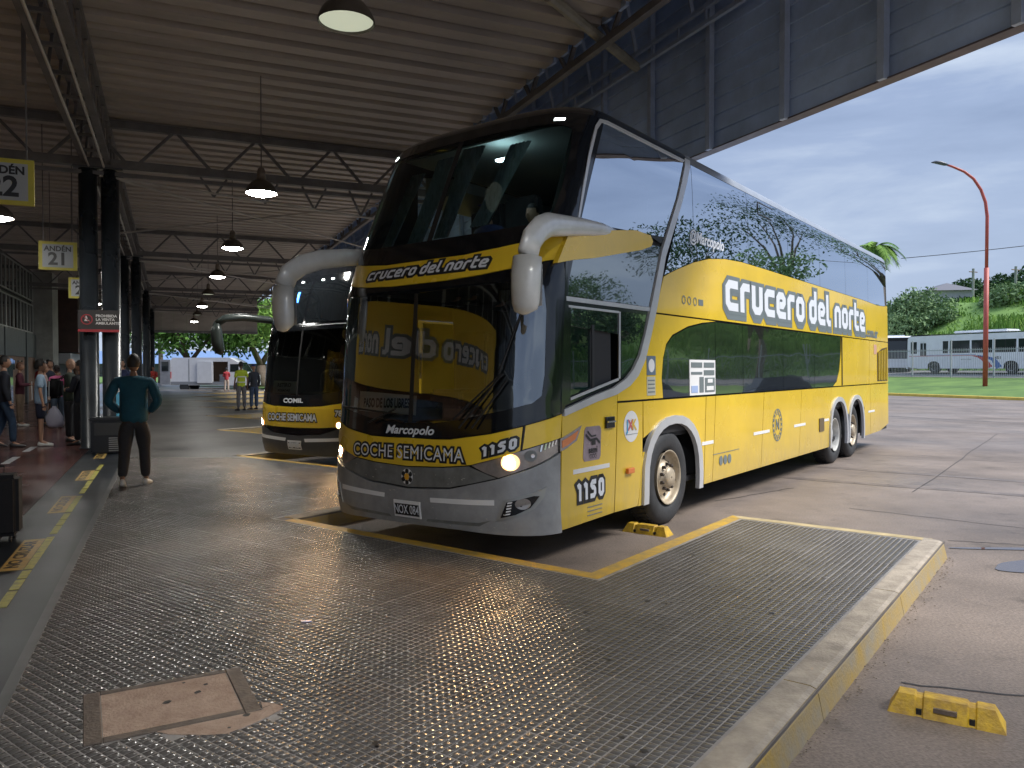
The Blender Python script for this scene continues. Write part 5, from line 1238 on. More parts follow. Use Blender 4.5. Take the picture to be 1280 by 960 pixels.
# ---------------- second coach in the next bay ----------------
def make_second_bus():
    root = empty('coach', label='black and yellow coach with COMIL lettering and dark mirror, behind the large double deck coach', cat='coach')
    z_ = [.2, .3, .45, .75, 1.05, 1.4, 2.0, 2.5, 3.0, 3.3, 3.5, 3.6, 3.66, 3.70, 3.73]; x_ = [.10, .04, .0, .0, .01, .05, .12, .21, .36, .50, .66, .85, 1.1, 1.5, 2.2]; w_ = [1.27, 1.29, 1.3, 1.3, 1.3, 1.3, 1.3, 1.29, 1.27, 1.25, 1.2, 1.13, 1.0, .8, .4]
    S = Surf(z_, x_, w_, 13.0); F, Sn, Sf = S.F, S.Sn, S.Sf
    us = [UC * math.sin(math.pi / 2 * (k / 10)) for k in range(11)]; us = [-u for u in us[::-1]][:-1] + us
    zz = [.36, .7, 1.0, 1.2, 1.6, 2.0, 2.35, 2.5, 3.0, 3.3]
    bm = bmesh.new(); order = [('S', 13.0), ('S', 7.0), ('S', 1.5)] + [('F', u) for u in us] + [('N', 1.5), ('N', 7.0), ('N', 13.0)]
    def pt(k, a, z):
        if k == 'F': return F(a, z) + normal_at(F, a, z, False) * -.035
        p = (Sn if k == 'N' else Sf)(a, z); p.y *= .973; return p
    G = [[bm.verts.new(pt(k, a, z)) for z in zz] for k, a in order]
    for i in range(len(order) - 1):
        for j in range(len(zz) - 1):
            if order[i][0] == 'F' == order[i + 1][0] and abs(order[i][1] + order[i + 1][1]) / 2 < 1.3 and 1.2 < (zz[j] + zz[j + 1]) / 2 < 2.36: continue
            bm.faces.new((G[i][j], G[i + 1][j], G[i + 1][j + 1], G[i][j + 1]))
    fin('inner_shell', bm, P_in, root, recalc=True)
    bm = bmesh.new(); zr = [3.28, 3.4, 3.5, 3.56, 3.6, 3.63, 3.66, 3.68, 3.70, 3.73]; rows = []
    for k, a in order[0:1] + [('S', 4.0)] + [('F', u) for u in us] + [('N', 4.0)] + order[-1:]:
        r = []
        for z in zr:
            p = F(a, z) if k == 'F' else (Sn if k == 'N' else Sf)(a, z); r.append(bm.verts.new(p))
        rows.append(r)
    for i in range(len(rows) - 1):
        for j in range(len(zr) - 1): bm.faces.new((rows[i][j], rows[i + 1][j], rows[i + 1][j + 1], rows[i][j + 1]))
    n = len(rows)
    for i in range(n // 2):
        q = [rows[k][-1] for k in dict.fromkeys((i, i + 1, n - 2 - i, n - 1 - i))]
        if n - 2 - i >= i + 1 and len(q) >= 3: bm.faces.new(q)
    fin('roof', bm, P_blk, root, smooth=True)
    box('rear_wall', 12.95, 13.02, -1.27, 1.27, .36, 3.6, P_yel, root); box('floor_pan', .8, 12.9, -1.2, 1.2, .40, .46, P_in, root)
    for fn, fl in ((Sn, False), (Sf, True)):
        O1 = arch_pts(2.79, .70, 1.12); O2 = arch_pts(9.3, .70, 1.12)
        patch('side_panel', [(.54, .32)] + O1 + O2 + [(12.98, .34), (12.98, 1.75), (.60, 1.5)], fn, 0, P_yel, root, da=0, db=0, flip=fl)
        patch('side_glass', [(.66, 1.62), (12.9, 1.77), (12.9, 2.95), (1.1, 2.95), (.8, 2.6)], fn, 0, P_glassL, root, da=0, db=0, flip=fl)
        patch('upper_panel', [(1.2, 2.97), (12.98, 2.97), (12.98, 3.45), (1.5, 3.45)], fn, .0, P_yel, root, da=0, db=.2, flip=fl)
        patch('corner_pillar', [(.54, 1.52), (.65, 1.6), (.8, 2.62), (1.1, 2.97), (1.2, 3.28), (.9, 3.0), (.6, 2.0)], fn, .001, P_blk, root, da=0, db=.25, flip=fl)
    S_ = lambda L: [(-u, z) for u, z in L[::-1]]
    fr = lambda nm, poly, off, m, **k: patch(nm, poly, F, off, m, root, **{**dict(da=.12, db=.15), **k})
    darkb = mat('bumper_dark_grey', (.075, .078, .082), .4, var=.2, scale=3)
    top = [(0, .60), (.6, .63), (.95, .72), (1.25, .80), (1.55, .86)]
    fr('bumper', [(-1.55, .30), (0, .30), (1.55, .30)] + top[::-1] + S_(top)[:-1][::-1] if False else [(-1.55, .30), (-.8, .29), (0, .285), (.8, .29), (1.55, .30)] + top[::-1] + S_(top)[::-1][1:], .01, darkb, th=.06)
    g = [(0, .615), (.6, .645), (.9, .72)]; gt = [(.98, .755), (.6, .735), (0, .725)]
    fr('grille_panel', S_(g)[:-1] + g + gt + [(-.6, .735), (-.98, .755)], .004, P_blk)
    yb = [(0, .735), (.6, .745), (.98, .765), (1.1, .83), (1.3, .93), (1.56, .98)]; yt = [(0, 1.075), (.6, 1.09), (1.1, 1.15), (1.56, 1.24)]
    fr('front_band', S_(yb)[:-1] + yb + yt[::-1] + S_(yt)[::-1][1:], .006, P_yel)
    for s in (1, -1):
        f = (lambda L: L) if s > 0 else (lambda L: [(-u, z) for u, z in L])
        fr('headlight', f([(.82, .735), (.98, .745), (1.25, .81), (1.55, .87), (1.55, .97), (1.32, .92), (1.12, .85), (.95, .79)]), .0, P_hl); hp = root.children[-1]
        for u, z in ((1.0, .765), (1.13, .80)):
            for r, m_, o_ in ((.055, P_halo, .006), (.03, P_lit2, .009)):
                bm = bmesh.new(); bmesh.ops.create_circle(bm, cap_ends=True, segments=18, radius=r); bmesh.ops.translate(bm, vec=(u * s, z + .03, 0), verts=bm.verts); map_bm(bm, F, o_ + .008, False); fin('bulb' if m_ is P_lit2 else 'lamp_bowl', bm, m_, hp, recalc=False)
        fr('reflector', f([(.26, .505), (1.12, .545), (1.15, .60), (.24, .56)]), .016, P_refl, th=.003)
    mo = [(0, 1.085), (.6, 1.10), (1.1, 1.16), (1.56, 1.25)]; mt = [(0, 3.30), (.8, 3.30), (1.56, 3.30)]
    hr_ = [(0, 1.27), (.6, 1.29), (1.1, 1.35), (1.28, 1.45), (1.33, 1.7), (1.30, 2.2), (1.2, 2.36), (0, 2.36)]
    hole = hr_ + [(-u, z) for u, z in hr_[1:-1][::-1]]
    fr('windscreen_mask', S_(mo)[:-1] + mo + mt[::-1] + S_(mt)[::-1][1:], .002, P_blk, holes=[hole])
    for s in (1, -1): fr('windscreen_pane', [(s * max(u, .02), z) for u, z in hr_], -.002, P_wsC, th=0)
    fr('windscreen_divider', [(-.02, 1.25), (.02, 1.25), (.02, 2.36), (-.02, 2.36)], .001, P_seal, da=0)
    for s in (1, -1):
        fr('upper_windscreen_pane', [(s * .03, 2.47), (s * 1.25, 2.50), (s * 1.22, 3.15), (s * .03, 3.2)], .005, P_glassC, th=.004)
    fr('glass_bar', [(-.02, 2.42), (1.2, 2.43), (1.2, 2.445), (-.02, 2.435)], .008, P_silt, th=.004)
    for u in (-.95, -.35, .2, .45, .75): fr('marker_light', [(u, 3.2), (u + .06, 3.2), (u + .06, 3.225), (u, 3.225)], .012, P_led, th=.003)
    fr('destination_light', [(-.33, 2.85), (-.28, 2.85), (-.28, 3.03), (-.33, 3.03)], .012, mat('blue_led', (.1, .3, 1), .3, emit=(.05, .25, 1.0), estr=3), th=.003)
    deco_text('COCHE SEMICAMA', -.12, .90, .165, F, .008, root, P_text, P_texto, bold=.004, out=.022, sx=.93, da=.1)
    deco_text('780', 1.02, .98, .13, F, .008, root, P_text, P_texto, bold=.005, out=.02, da=.1)
    deco_text('COMIL', -.08, 1.18, .10, F, .004, root, P_text, bold=.004, sx=1.7, da=.1)
    fr('number_plate', [(-.19, .375), (.16, .375), (.16, .52), (-.19, .52)], .02, P_refl, th=.01, da=0); pl_ = root.children[-1]
    patch('plate_field', [(-.17, .395), (.14, .395), (.14, .49), (-.17, .49)], F, .022, P_texto, pl_, th=.002, da=0, db=0)
    deco_text('KLS 907', -.015, .443, .10, F, .0235, pl_, P_text, sx=.72, da=0)
    mdk = mat('mirror_dark_green', (.028, .036, .034), .35, var=.2)
    for s in (1, -1):
        t = bpy.data.objects.new('mirror', None); COL.objects.link(t); t.parent = root; Y = lambda l: s * (1.3 + l)
        bm = bmesh.new(); tube(bm, [(.9, Y(-.05), 2.55), (.5, Y(.05), 2.62), (.1, Y(.25), 2.66), (-.15, Y(.42), 2.64), (-.25, Y(.52), 2.55)], [.05, .065, .07, .07, .065], 12); fin('arm', bm, mdk, t, smooth=True)
        bm = bmesh.new(); tube(bm, [(-.25, Y(.53), 2.58), (-.27, Y(.53), 2.42), (-.26, Y(.51), 2.2), (-.24, Y(.46), 2.06), (-.22, Y(.43), 2.0)], [.07, .13, .14, .11, .04], 14, flat=(Vector((1, 0, 0)), .6)); fin('housing', bm, mdk, t, smooth=True)
    for x in (2.79, 9.3):
        for y, sd_ in ((-1.26, -1), (1.26, 1)): wheel(root, x, y, .515, sd_, 'front')
    # cab interior: board, seats, driver bulkhead
    bm = bmesh.new(); vs = [bm.verts.new(F(u, z) + Vector((.08, 0, 0))) for u, z in ((-.82, 1.31), (-.08, 1.29), (-.08, 1.50), (-.80, 1.52))]; bm.faces.new(vs); fin('destination_board', bm, mat('board_pale', (.34, .40, .40), .5), root)
    deco_text('RETIRO', -.45, 1.44, .09, lambda u, z: F(u, z) + Vector((.07, 0, 0)), 0, root, P_texto, bold=.003, sx=1.3); deco_text('POSADAS', -.45, 1.35, .05, lambda u, z: F(u, z) + Vector((.07, 0, 0)), 0, root, P_texto, bold=.002, sx=1.6)
    box('cab_bulkhead', 2.2, 2.24, -1.2, .2, 1.0, 2.6, P_in, root); box('deck_floor', .4, 12.9, -1.2, 1.2, .98, 1.03, P_in, root)
    bm = bmesh.new(); prof_extrude(bm, [(.2, 1.03), (.2, 1.2), (.45, 1.32), (.8, 1.28), (.85, 1.03)], -1.1, 1.1); fin('dashboard', bm, mat('dash_grey', (.06, .062, .06), .7), root)
    for y in (-.75, .55):
        bm = bmesh.new(); bx(bm, 1.35, 1.8, y - .24, y + .24, 1.35, 1.5); bx(bm, 1.75, 1.9, y - .24, y + .24, 1.45, 2.15); bmesh.ops.bevel(bm, geom=bm.edges[:], offset=.04, segments=2, affect='EDGES'); fin('seat', bm, P_seat, root)
    return root
P_wsC = glass_mix('windscreen_second', (.74, .80, .77), .02, .012)
P_glassC = mirror_glass('film_glass_dark', (.008, .010, .012), .08, (.8, .9, 1))
P_lit2 = mat('headlight_lit_far', (1, .8, .5), .3, emit=(1.0, .74, .40), estr=60)
bus2 = make_second_bus(); bus2.matrix_world = bus_matrix(n=1, dv=.12)

# the lit headlights
def beam(parent, y, z, watt):
    l = bpy.data.lights.new('headlight_beam', 'SPOT'); l.energy = watt; l.color = (1.0, .56, .24); l.spot_size = R(125); l.spot_blend = 1.0; l.shadow_soft_size = .08
    o = bpy.data.objects.new('headlight_beam', l); COL.objects.link(o); o.parent = parent; o.location = (-.03, y, z); d = Vector((-1, 0, -.10)); o.rotation_euler = d.to_track_quat('-Z', 'Y').to_euler()
for y in (-1.07, 1.07): beam(main_bus, y, .915, 15)
for y in (-1.2, 1.2): beam(bus2, y, .85, 18)

# ---------------- people ----------------
def skin_obj(name, verts, edges, radii, m, parent, root=0, sub=1, scale=1.0):
    me = bpy.data.meshes.new(name); me.from_pydata([Vector(v) for v in verts], edges, []); o = bpy.data.objects.new(name, me); COL.objects.link(o)
    md = o.modifiers.new('s', 'SKIN'); md.use_smooth_shade = True; md.branch_smoothing = .3
    for i, v in enumerate(me.skin_vertices[0].data):
        r = radii[i]; v.radius = (r, r) if not isinstance(r, tuple) else r; v.use_root = (i == root)
    s = o.modifiers.new('d', 'SUBSURF'); s.levels = s.render_levels = sub
    dg = bpy.context.evaluated_depsgraph_get(); ev = o.evaluated_get(dg); nm = bpy.data.meshes.new_from_object(ev)
    bpy.data.objects.remove(o); nm.name = name; nm.materials.clear(); nm.materials.append(m)
    for p in nm.polygons: p.use_smooth = True
    return link(name, nm, parent)
class Sk:
    def __init__(s): s.v, s.e, s.r = [], [], []
    def add(s, p, r, link_=None):
        s.v.append(p); s.r.append(r); i = len(s.v) - 1
        if link_ is not None: s.e.append((link_, i))
        return i
    def chain(s, start, pts):
        k = start
        for p, r in pts: k = s.add(p, r, k)
        return k
SKIN = [mat('skin_tan', (.36, .20, .13), .55, var=.1), mat('skin_brown', (.22, .12, .075), .55, var=.1), mat('skin_light', (.46, .28, .20), .55, var=.1)]
M_hair = mat('hair_black', (.012, .010, .010), .6); M_hairb = mat('hair_brown', (.05, .028, .018), .6); M_shoew = mat('shoe_white', (.60, .60, .58), .6, var=.2, scale=10); M_shoed = mat('shoe_dark', (.02, .02, .022), .5)
_cl = {}
def cloth(c, r=.85):
    k = (tuple(round(x, 3) for x in c))
    if k not in _cl: _cl[k] = mat('cloth_%d' % len(_cl), c, r, var=.22, scale=6, bump=.15, bscale=25)
    return _cl[k]
def lerp(a, b, t): return tuple(a[i] + (b[i] - a[i]) * t for i in range(3))
def person(x, y, z0, face, label, H=1.72, shirt=(.1, .1, .1), pants=(.02, .02, .03), skin=0, hair='short', hairm=None, shoe=None, stride=.0, arms='down', sleeves='long', legs='long', build=1.0, lean=0.0, seated=False, group=None, turn=0.0, fingers=False):
    """face: direction the person looks, radians from +Y anticlockwise"""
    t = empty('person', (x, y, z0), face, label=label, cat='person', group=group)
    k = H / 1.75; b = build; t.scale = (k, k, k)
    sk = SKIN[skin]; hairm = hairm or M_hair; shoe = shoe or M_shoed
    hip = .93; fw = lean
    J = {}
    for s in (-1, 1):
        st = stride * s
        if seated:
            J['h%d' % s] = (s * .095, 0, .50); J['k%d' % s] = (s * .13, .42, .50); J['a%d' % s] = (s * .13, .45, .09); J['t%d' % s] = (s * .14, .60, .03)
        else:
            J['h%d' % s] = (s * .095, 0, hip); J['k%d' % s] = (s * .11, st * .55 + (.05 if st else 0), .50); J['a%d' % s] = (s * .12, st * 1.0 - (.04 if st < 0 else 0), .09 + (.05 if st < 0 else 0)); J['t%d' % s] = (s * .14, st + .13, .03 + (.0 if st < 0 else 0))
    pz = .50 if seated else hip
    P = lambda z, f=0.0: (0, fw * (z - pz) + f, z)
    ch = pz + .42; sh = pz + .52; nk = pz + .60
    A_ = {}
    for s in (-1, 1):
        S_ = (s * .175 * b, fw * (sh - pz), sh - .02)
        if arms == 'down': El = (s * .235 * b, fw * .3 - .02, sh - .30); Wr = (s * .245 * b, .06 + fw * .2, sh - .55); 
        elif arms == 'pockets': El = (s * .265 * b, -.07, sh - .28); Wr = (s * .15 * b, .15, sh - .44)
        elif arms == 'front': El = (s * .225 * b, .05, sh - .29); Wr = (s * .10, .27, sh - .27)
        elif arms == 'phone': El = (s * .215 * b, .06, sh - .29); Wr = (s * .07 + .02, .26, sh - .12 if s > 0 else sh - .30)
        elif arms == 'bag': El = (s * .235 * b, .0, sh - .30); Wr = (s * .25 * b, .05, sh - .56)
        elif arms == 'wheel': El = (s * .26 * b, .14, sh - .27); Wr = (s * .17, .38, sh - .18)
        else: El = (s * .235 * b, 0, sh - .30); Wr = (s * .24 * b, .04 + .16 * (1 if s * stride < 0 else -.6), sh - .53)
        A_[s] = (S_, El, Wr)
    hd = (0, fw * (nk - pz) + .02, nk + .155)
    # --- body, one continuous skin (slimmer where clothes cover it)
    ka = .72 if sleeves == 'long' else .9; kl = .72 if legs == 'long' else .9
    q = Sk(); pel = q.add((0, 0, pz), (.08 * b, .06 * b))
    w = q.add(P(pz + .16), (.10 * b, .075 * b), pel); c = q.add(P(ch), (.11 * b, .08 * b), w); n0 = q.add(P(nk - .03), (.050, .050), c); n1 = q.add(P(nk + .07), (.050, .052), n0)
    for s in (-1, 1):
        S_, El, Wr = A_[s]
        a = q.chain(c, [(S_, .045 * b * ka), (lerp(S_, El, .5), .046 * b * ka), (El, .038 * b * ka), (lerp(El, Wr, .4), .034 * b * ka), (Wr, .024)])
        d = (Vector(Wr) - Vector(El)).normalized(); hnd = tuple(Vector(Wr) + d * .055)
        a = q.add(hnd, (.032, .018), a)
        hk = q.chain(pel, [(J['h%d' % s], .068 * b * kl), (lerp(J['h%d' % s], J['k%d' % s], .5), .070 * b * kl), (J['k%d' % s], .050), (lerp(J['k%d' % s], J['a%d' % s], .35), .050 * kl), (J['a%d' % s], .032), (J['t%d' % s], .028)])
    bo = skin_obj('body', q.v, q.e, q.r, sk, t, 0, 1)
    hy, hz = hd[1], nk + .155
    bm = bmesh.new(); bm.from_mesh(bo.data)
    r_ = bmesh.ops.create_uvsphere(bm, u_segments=18, v_segments=12, radius=1)
    for v in r_['verts']:
        x_, y_, z_ = v.co
        jaw = 1 - .28 * max(0, -z_) ** 1.5; v.co = Vector((x_ * .078 * jaw, y_ * .096 * (1 - .12 * max(0, -z_)) + (.012 if z_ < -.2 and y_ > 0 else 0), z_ * .122)) + Vector((0, hy, hz))
    bm.to_mesh(bo.data); bm.free()
    for p_ in bo.data.polygons: p_.use_smooth = True
    # fingers and thumbs, face details
    bm = bmesh.new()
    for s in (-1, 1):
        S_, El, Wr = A_[s]; d = (Vector(Wr) - Vector(El)).normalized(); side = Vector((s, 0, 0)).cross(d); side = (side if side.length > .1 else Vector((0, 1, 0))).normalized()
        base = Vector(Wr) + d * .075; cur = d.cross(side) * (1 if s > 0 else -1)
        for i, L in enumerate((.070, .078, .073, .058)):
            o_ = side * (.024 - i * .016); tube(bm, [base + o_, base + o_ + d * L * .5 + cur * .008, base + o_ + d * L * .85 + cur * .028], [.0085, .0078, .006], 6)
        tube(bm, [Vector(Wr) + d * .03 + side * .022, Vector(Wr) + d * .06 + side * .043, Vector(Wr) + d * .09 + side * .042 + cur * .01], [.010, .009, .007], 6)
    fin('fingers', bm, sk, t, smooth=True)
    bm = bmesh.new(); bmesh.ops.create_cone(bm, segments=6, radius1=.016, radius2=.006, depth=.045, cap_ends=True, matrix=Matrix.Translation((0, hy + .094, hz - .005)) @ Matrix.Rotation(R(12), 4, 'X'))
    for s in (-1, 1): bmesh.ops.create_icosphere(bm, subdivisions=1, radius=.02, matrix=Matrix.Translation((s * .076, hy - .002, hz)) @ Matrix.Diagonal((.4, .8, 1.4, 1)))
    fin('nose_and_ears', bm, sk, t, smooth=True)
    bm = bmesh.new()
    for s in (-1, 1): bmesh.ops.create_icosphere(bm, subdivisions=1, radius=.0105, matrix=Matrix.Translation((s * .03, hy + .079, hz + .02)) @ Matrix.Diagonal((1.3, .6, .8, 1)))
    bx(bm, -.022, .022, hy + .074, hy + .082, hz - .05, hz - .043); fin('eyes_and_mouth', bm, M_hairb, t)
    # --- hair or hat
    if hair != 'bald':
        bm = bmesh.new(); r_ = bmesh.ops.create_uvsphere(bm, u_segments=20, v_segments=14, radius=1); rr = random.Random(round(x * 10)); k_ = 1.0 if hair != 'curly' else 1.14
        kill = []
        for v in r_['verts']:
            x_, y_, z_ = v.co; low = -.45 if hair in ('short', 'curly', 'bun') else -.9
            if hair == 'cap': low = .1
            if (y_ > .35 and z_ < .38) or z_ < low or (abs(x_) > .8 and z_ < -.05 and y_ > -.1): kill.append(v); continue
            j = 1 + (rr.uniform(-.09, .12) if hair == 'curly' else rr.uniform(-.015, .02))
            v.co = Vector((x_ * .086 * k_ * j, y_ * .105 * k_ * j, z_ * .132 * k_ * j)) + Vector((0, hy - .006, hz + .004))
            if hair == 'long' and z_ < -.1: v.co.z -= .16 * (-z_ - .1) / .8; v.co.x *= 1.1; v.co.y -= .015
        bmesh.ops.delete(bm, geom=kill, context='VERTS')
        if hair == 'bun': bmesh.ops.create_icosphere(bm, subdivisions=2, radius=.045, matrix=Matrix.Translation((0, hy - .12, hz + .06)))
        o_ = fin('cap' if hair == 'cap' else 'hair', bm, hairm, t, smooth=True)
        if hair == 'cap':
            bm = bmesh.new(); prism(bm, [(-.06, hy + .06), (.06, hy + .06), (.05, hy + .15), (0, hy + .165), (-.05, hy + .15)], hz + .050, hz + .060); fin('cap_peak', bm, hairm, t)
    # --- shirt
    q = Sk(); e_ = .016; a0_ = q.add((0, .0, pz - .09), (.158 * b + e_, .116 * b + e_)); a = q.add((0, .0, pz + .04), (.150 * b + e_, .112 * b + e_), a0_); w1 = q.add(P(pz + .18), (.150 * b + e_, .110 * b + e_), a); c1 = q.add(P(ch - .02), (.155 * b + e_, .112 * b + e_), w1); c2 = q.add(P(sh - .01), (.115 * b + e_, .085 * b + e_), c1); q.add(P(nk - .01), (.064, .060), c2)
    for s in (-1, 1):
        S_, El, Wr = A_[s]
        if sleeves == 'long': q.chain(c2, [(S_, .060 * b + e_), (lerp(S_, El, .5), .052 * b + e_), (El, .045 * b + e_), (lerp(El, Wr, .5), .040 * b + e_), (lerp(El, Wr, .95), .030 + e_)])
        elif sleeves == 'short': q.chain(c2, [(S_, .060 * b + e_), (lerp(S_, El, .45), .055 * b + e_), (lerp(S_, El, .8), .050 * b + e_)])
        else: q.add(S_, .05 * b + e_, c1)
    skin_obj('shirt', q.v, q.e, q.r, cloth(shirt), t, 0, 1)
    # --- trousers or shorts
    q = Sk(); e_ = .020; a = q.add((0, 0, pz), (.132 * b + e_, .100 * b + e_)); q.add((0, 0, pz + .09), (.125 * b + e_, .09 * b + e_), a)
    for s in (-1, 1):
        h_, kn, an = J['h%d' % s], J['k%d' % s], J['a%d' % s]
        h_ = (h_[0], h_[1], h_[2] - .02)
        if legs == 'long': q.chain(a, [(h_, .092 * b + e_ * .7), (lerp(h_, kn, .5), .078 * b + e_), (kn, .060 + e_), (lerp(kn, an, .5), .056 + e_), (lerp(kn, an, .98), .044 + e_)])
        else: q.chain(a, [(h_, .092 * b + e_ * .7), (lerp(h_, kn, .5), .08 * b + e_), (lerp(h_, kn, .88), .068 + e_)])
    skin_obj('trousers' if legs == 'long' else 'shorts', q.v, q.e, q.r, cloth(pants), t, 0, 1)
    for s in (-1, 1):
        an, to = Vector(J['a%d' % s]), Vector(J['t%d' % s]); bm = bmesh.new(); d = (to - an); d.z = 0; d.normalize()
        heel = Vector((an.x, an.y, 0)) - d * .06; lift = max(0, an.z - .09)
        rows = []
        for f_, w_, h_ in ((0, .034, .075), (.06, .042, .095), (.13, .045, .07), (.21, .048, .05), (.265, .036, .036), (.285, .018, .022)):
            p = heel + d * f_; n_ = Vector((-d.y, d.x, 0)); zb = lift * max(0, 1 - f_ / .25)
            rows.append([bm.verts.new(p + n_ * (w_ * a_) + Vector((0, 0, zb + z_))) for a_, z_ in ((-1, .004), (1, .004), (.85, h_ * .7), (.3, h_), (-.3, h_), (-.85, h_ * .7))])
        for i in range(5):
            for j in range(6): bm.faces.new((rows[i][j], rows[i][(j + 1) % 6], rows[i + 1][(j + 1) % 6], rows[i + 1][j]))
        bm.faces.new(rows[0]); bm.faces.new(rows[-1][::-1]); fin('shoe', bm, shoe, t, smooth=True)
    return t
TAU = 2 * math.pi
away = -TH * -1      # facing along the hall
def fdir(dx, dy): return math.atan2(-dx, dy)
fA = fdir(A.x, A.y); fC = fdir(C.x, C.y); GP = 'people waiting on the platform'
person(-4.96, 10.17, PF, fA - .1, 'man in teal sweater and dark trousers walking away along the edge of the ribbed paving', H=1.68, shirt=(.008, .075, .12), pants=(.028, .028, .034), skin=1, stride=.17, arms='pockets', shoe=M_shoew, build=1.2)
person(-9.95, 15.2, PF, fC + .3, 'person in dark jacket and blue jeans at the far left edge of the picture', H=1.74, shirt=(.015, .018, .03), pants=(.02, .045, .09), stride=.12, arms='down', group=GP)
person(-13.2, 20.8, PF, fC, 'person in maroon top and khaki trousers standing near the left edge', H=1.66, shirt=(.085, .02, .035), pants=(.22, .16, .11), hair='short', hairm=mat('hair_reddish', (.13, .06, .035), .6), shoe=M_shoew, arms='front', group=GP)
person(-12.9, 21.6, PF, fC - .4, 'man in dark navy T-shirt with bare legs behind the person in maroon', H=1.74, shirt=(.018, .024, .045), pants=(.05, .05, .06), sleeves='short', legs='short', arms='phone', group=GP)
pj = person(-9.42, 15.5, PF, fC + .1, 'boy with curly black hair in light blue and white striped shirt and navy shorts', H=1.66, shirt=(.30, .42, .56), pants=(.01, .014, .035), hair='curly', sleeves='short', legs='short', shoe=M_shoew, arms='bag', group=GP)
person(-11.9, 20.3, PF, fC + 2.2, 'woman in pink checked shirt and blue jeans among the waiting crowd', H=1.58, shirt=(.45, .10, .22), pants=(.05, .075, .11), skin=1, sleeves='short', hair='bun', group=GP)
person(-12.6, 20.9, PF, fC + .2, 'person in pale shirt half hidden behind the boy in the striped shirt', H=1.6, shirt=(.45, .33, .30), pants=(.05, .05, .06), hair='long', hairm=M_hairb, group=GP)
pb = person(-9.35, 16.4, PF, fC - .1, 'bald man in dark green jacket and black trousers looking down, backpack on his back', H=1.70, shirt=(.022, .032, .022), pants=(.012, .012, .016), skin=2, hair='bald', arms='phone', build=1.1, group=GP)
person(-10.6, 18.9, PF, fC + 1.9, 'woman with brown hair facing the bald man, in orange-brown top', H=1.55, shirt=(.30, .10, .06), pants=(.03, .03, .035), hair='long', hairm=M_hairb, arms='front', group=GP)
person(-8.75, 15.75, PF, fC + 2.6, 'woman with long black hair in black coat beside the nearest pillars', H=1.66, shirt=(.010, .012, .022), pants=(.010, .010, .014), hair='long', arms='front', group=GP)
person(-11.3, 20.1, PF, fC + .8, 'person in red shirt behind the bald man', H=1.66, shirt=(.42, .03, .03), pants=(.03, .03, .04), group=GP)
person(-14.6, 24.0, PF, fC + .5, 'man in red polo by the brick wall at the back of the crowd', H=1.72, shirt=(.36, .03, .04), pants=(.04, .04, .05), sleeves='short', group=GP)
person(-12.4, 24.8, PF, fC + 2.8, 'man in white shirt deep in the crowd near the barred gate', H=1.7, shirt=(.5, .5, .5), pants=(.04, .04, .06), group=GP)
person(-11.8, 23.2, PF, fA + 2.0, 'person in dark grey hooded top at the back near the pillars', H=1.68, shirt=(.05, .05, .055), pants=(.02, .02, .03), group=GP)
person(-17.8, 36.5, PF, fA + math.pi, 'man in dark jacket over white shirt walking towards the camera beyond the pillars', H=1.72, shirt=(.30, .32, .36), pants=(.02, .025, .04), stride=.15, arms='walk')
person(-20.1, 43.5, PF, fA + math.pi - .3, 'person in red jacket and black trousers on the far platform', H=1.62, shirt=(.55, .06, .05), pants=(.012, .012, .014), hair='bun', stride=.1, arms='front')
pv = person(-9.98, 28.6, PF, fA + .3, 'worker in yellow high visibility vest and grey trousers, back turned, near the white van', H=1.74, shirt=(.55, .68, .05), pants=(.17, .165, .17), skin=1, sleeves='short', arms='down')
person(-9.75, 29.3, PF, fA + .5, 'person in dark top and blue cap beside the worker in the yellow vest', H=1.66, shirt=(.04, .045, .06), pants=(.05, .08, .14), hair='cap', hairm=mat('cap_blue', (.02, .03, .14), .7))
person(-20.6, 56.0, 0.0, fA, 'person in red top loading the side door of the white van', H=1.7, shirt=(.40, .04, .05), pants=(.45, .36, .30), arms='front')
person(-15.9, 26.6, PF, fC + .4, 'man in light grey shirt near the brick wall, behind the others', H=1.74, shirt=(.30, .31, .33), pants=(.03, .03, .05), group=GP)
person(-11.0, 21.9, PF, fC - 2.0, 'man in dark blue polo shirt between the bald man and the pillars', H=1.76, shirt=(.02, .03, .09), pants=(.05, .05, .05), sleeves='short', group=GP)
person(-14.2, 21.2, PF, fC + 1.0, 'woman in dark red cardigan at the left edge behind the maroon top', H=1.6, shirt=(.20, .03, .05), pants=(.03, .03, .04), hair='long', group=GP)
person(-13.6, 22.9, PF, fC + 2.6, 'man in beige shirt standing behind the woman in pink', H=1.72, shirt=(.38, .31, .22), pants=(.06, .06, .07), group=GP)
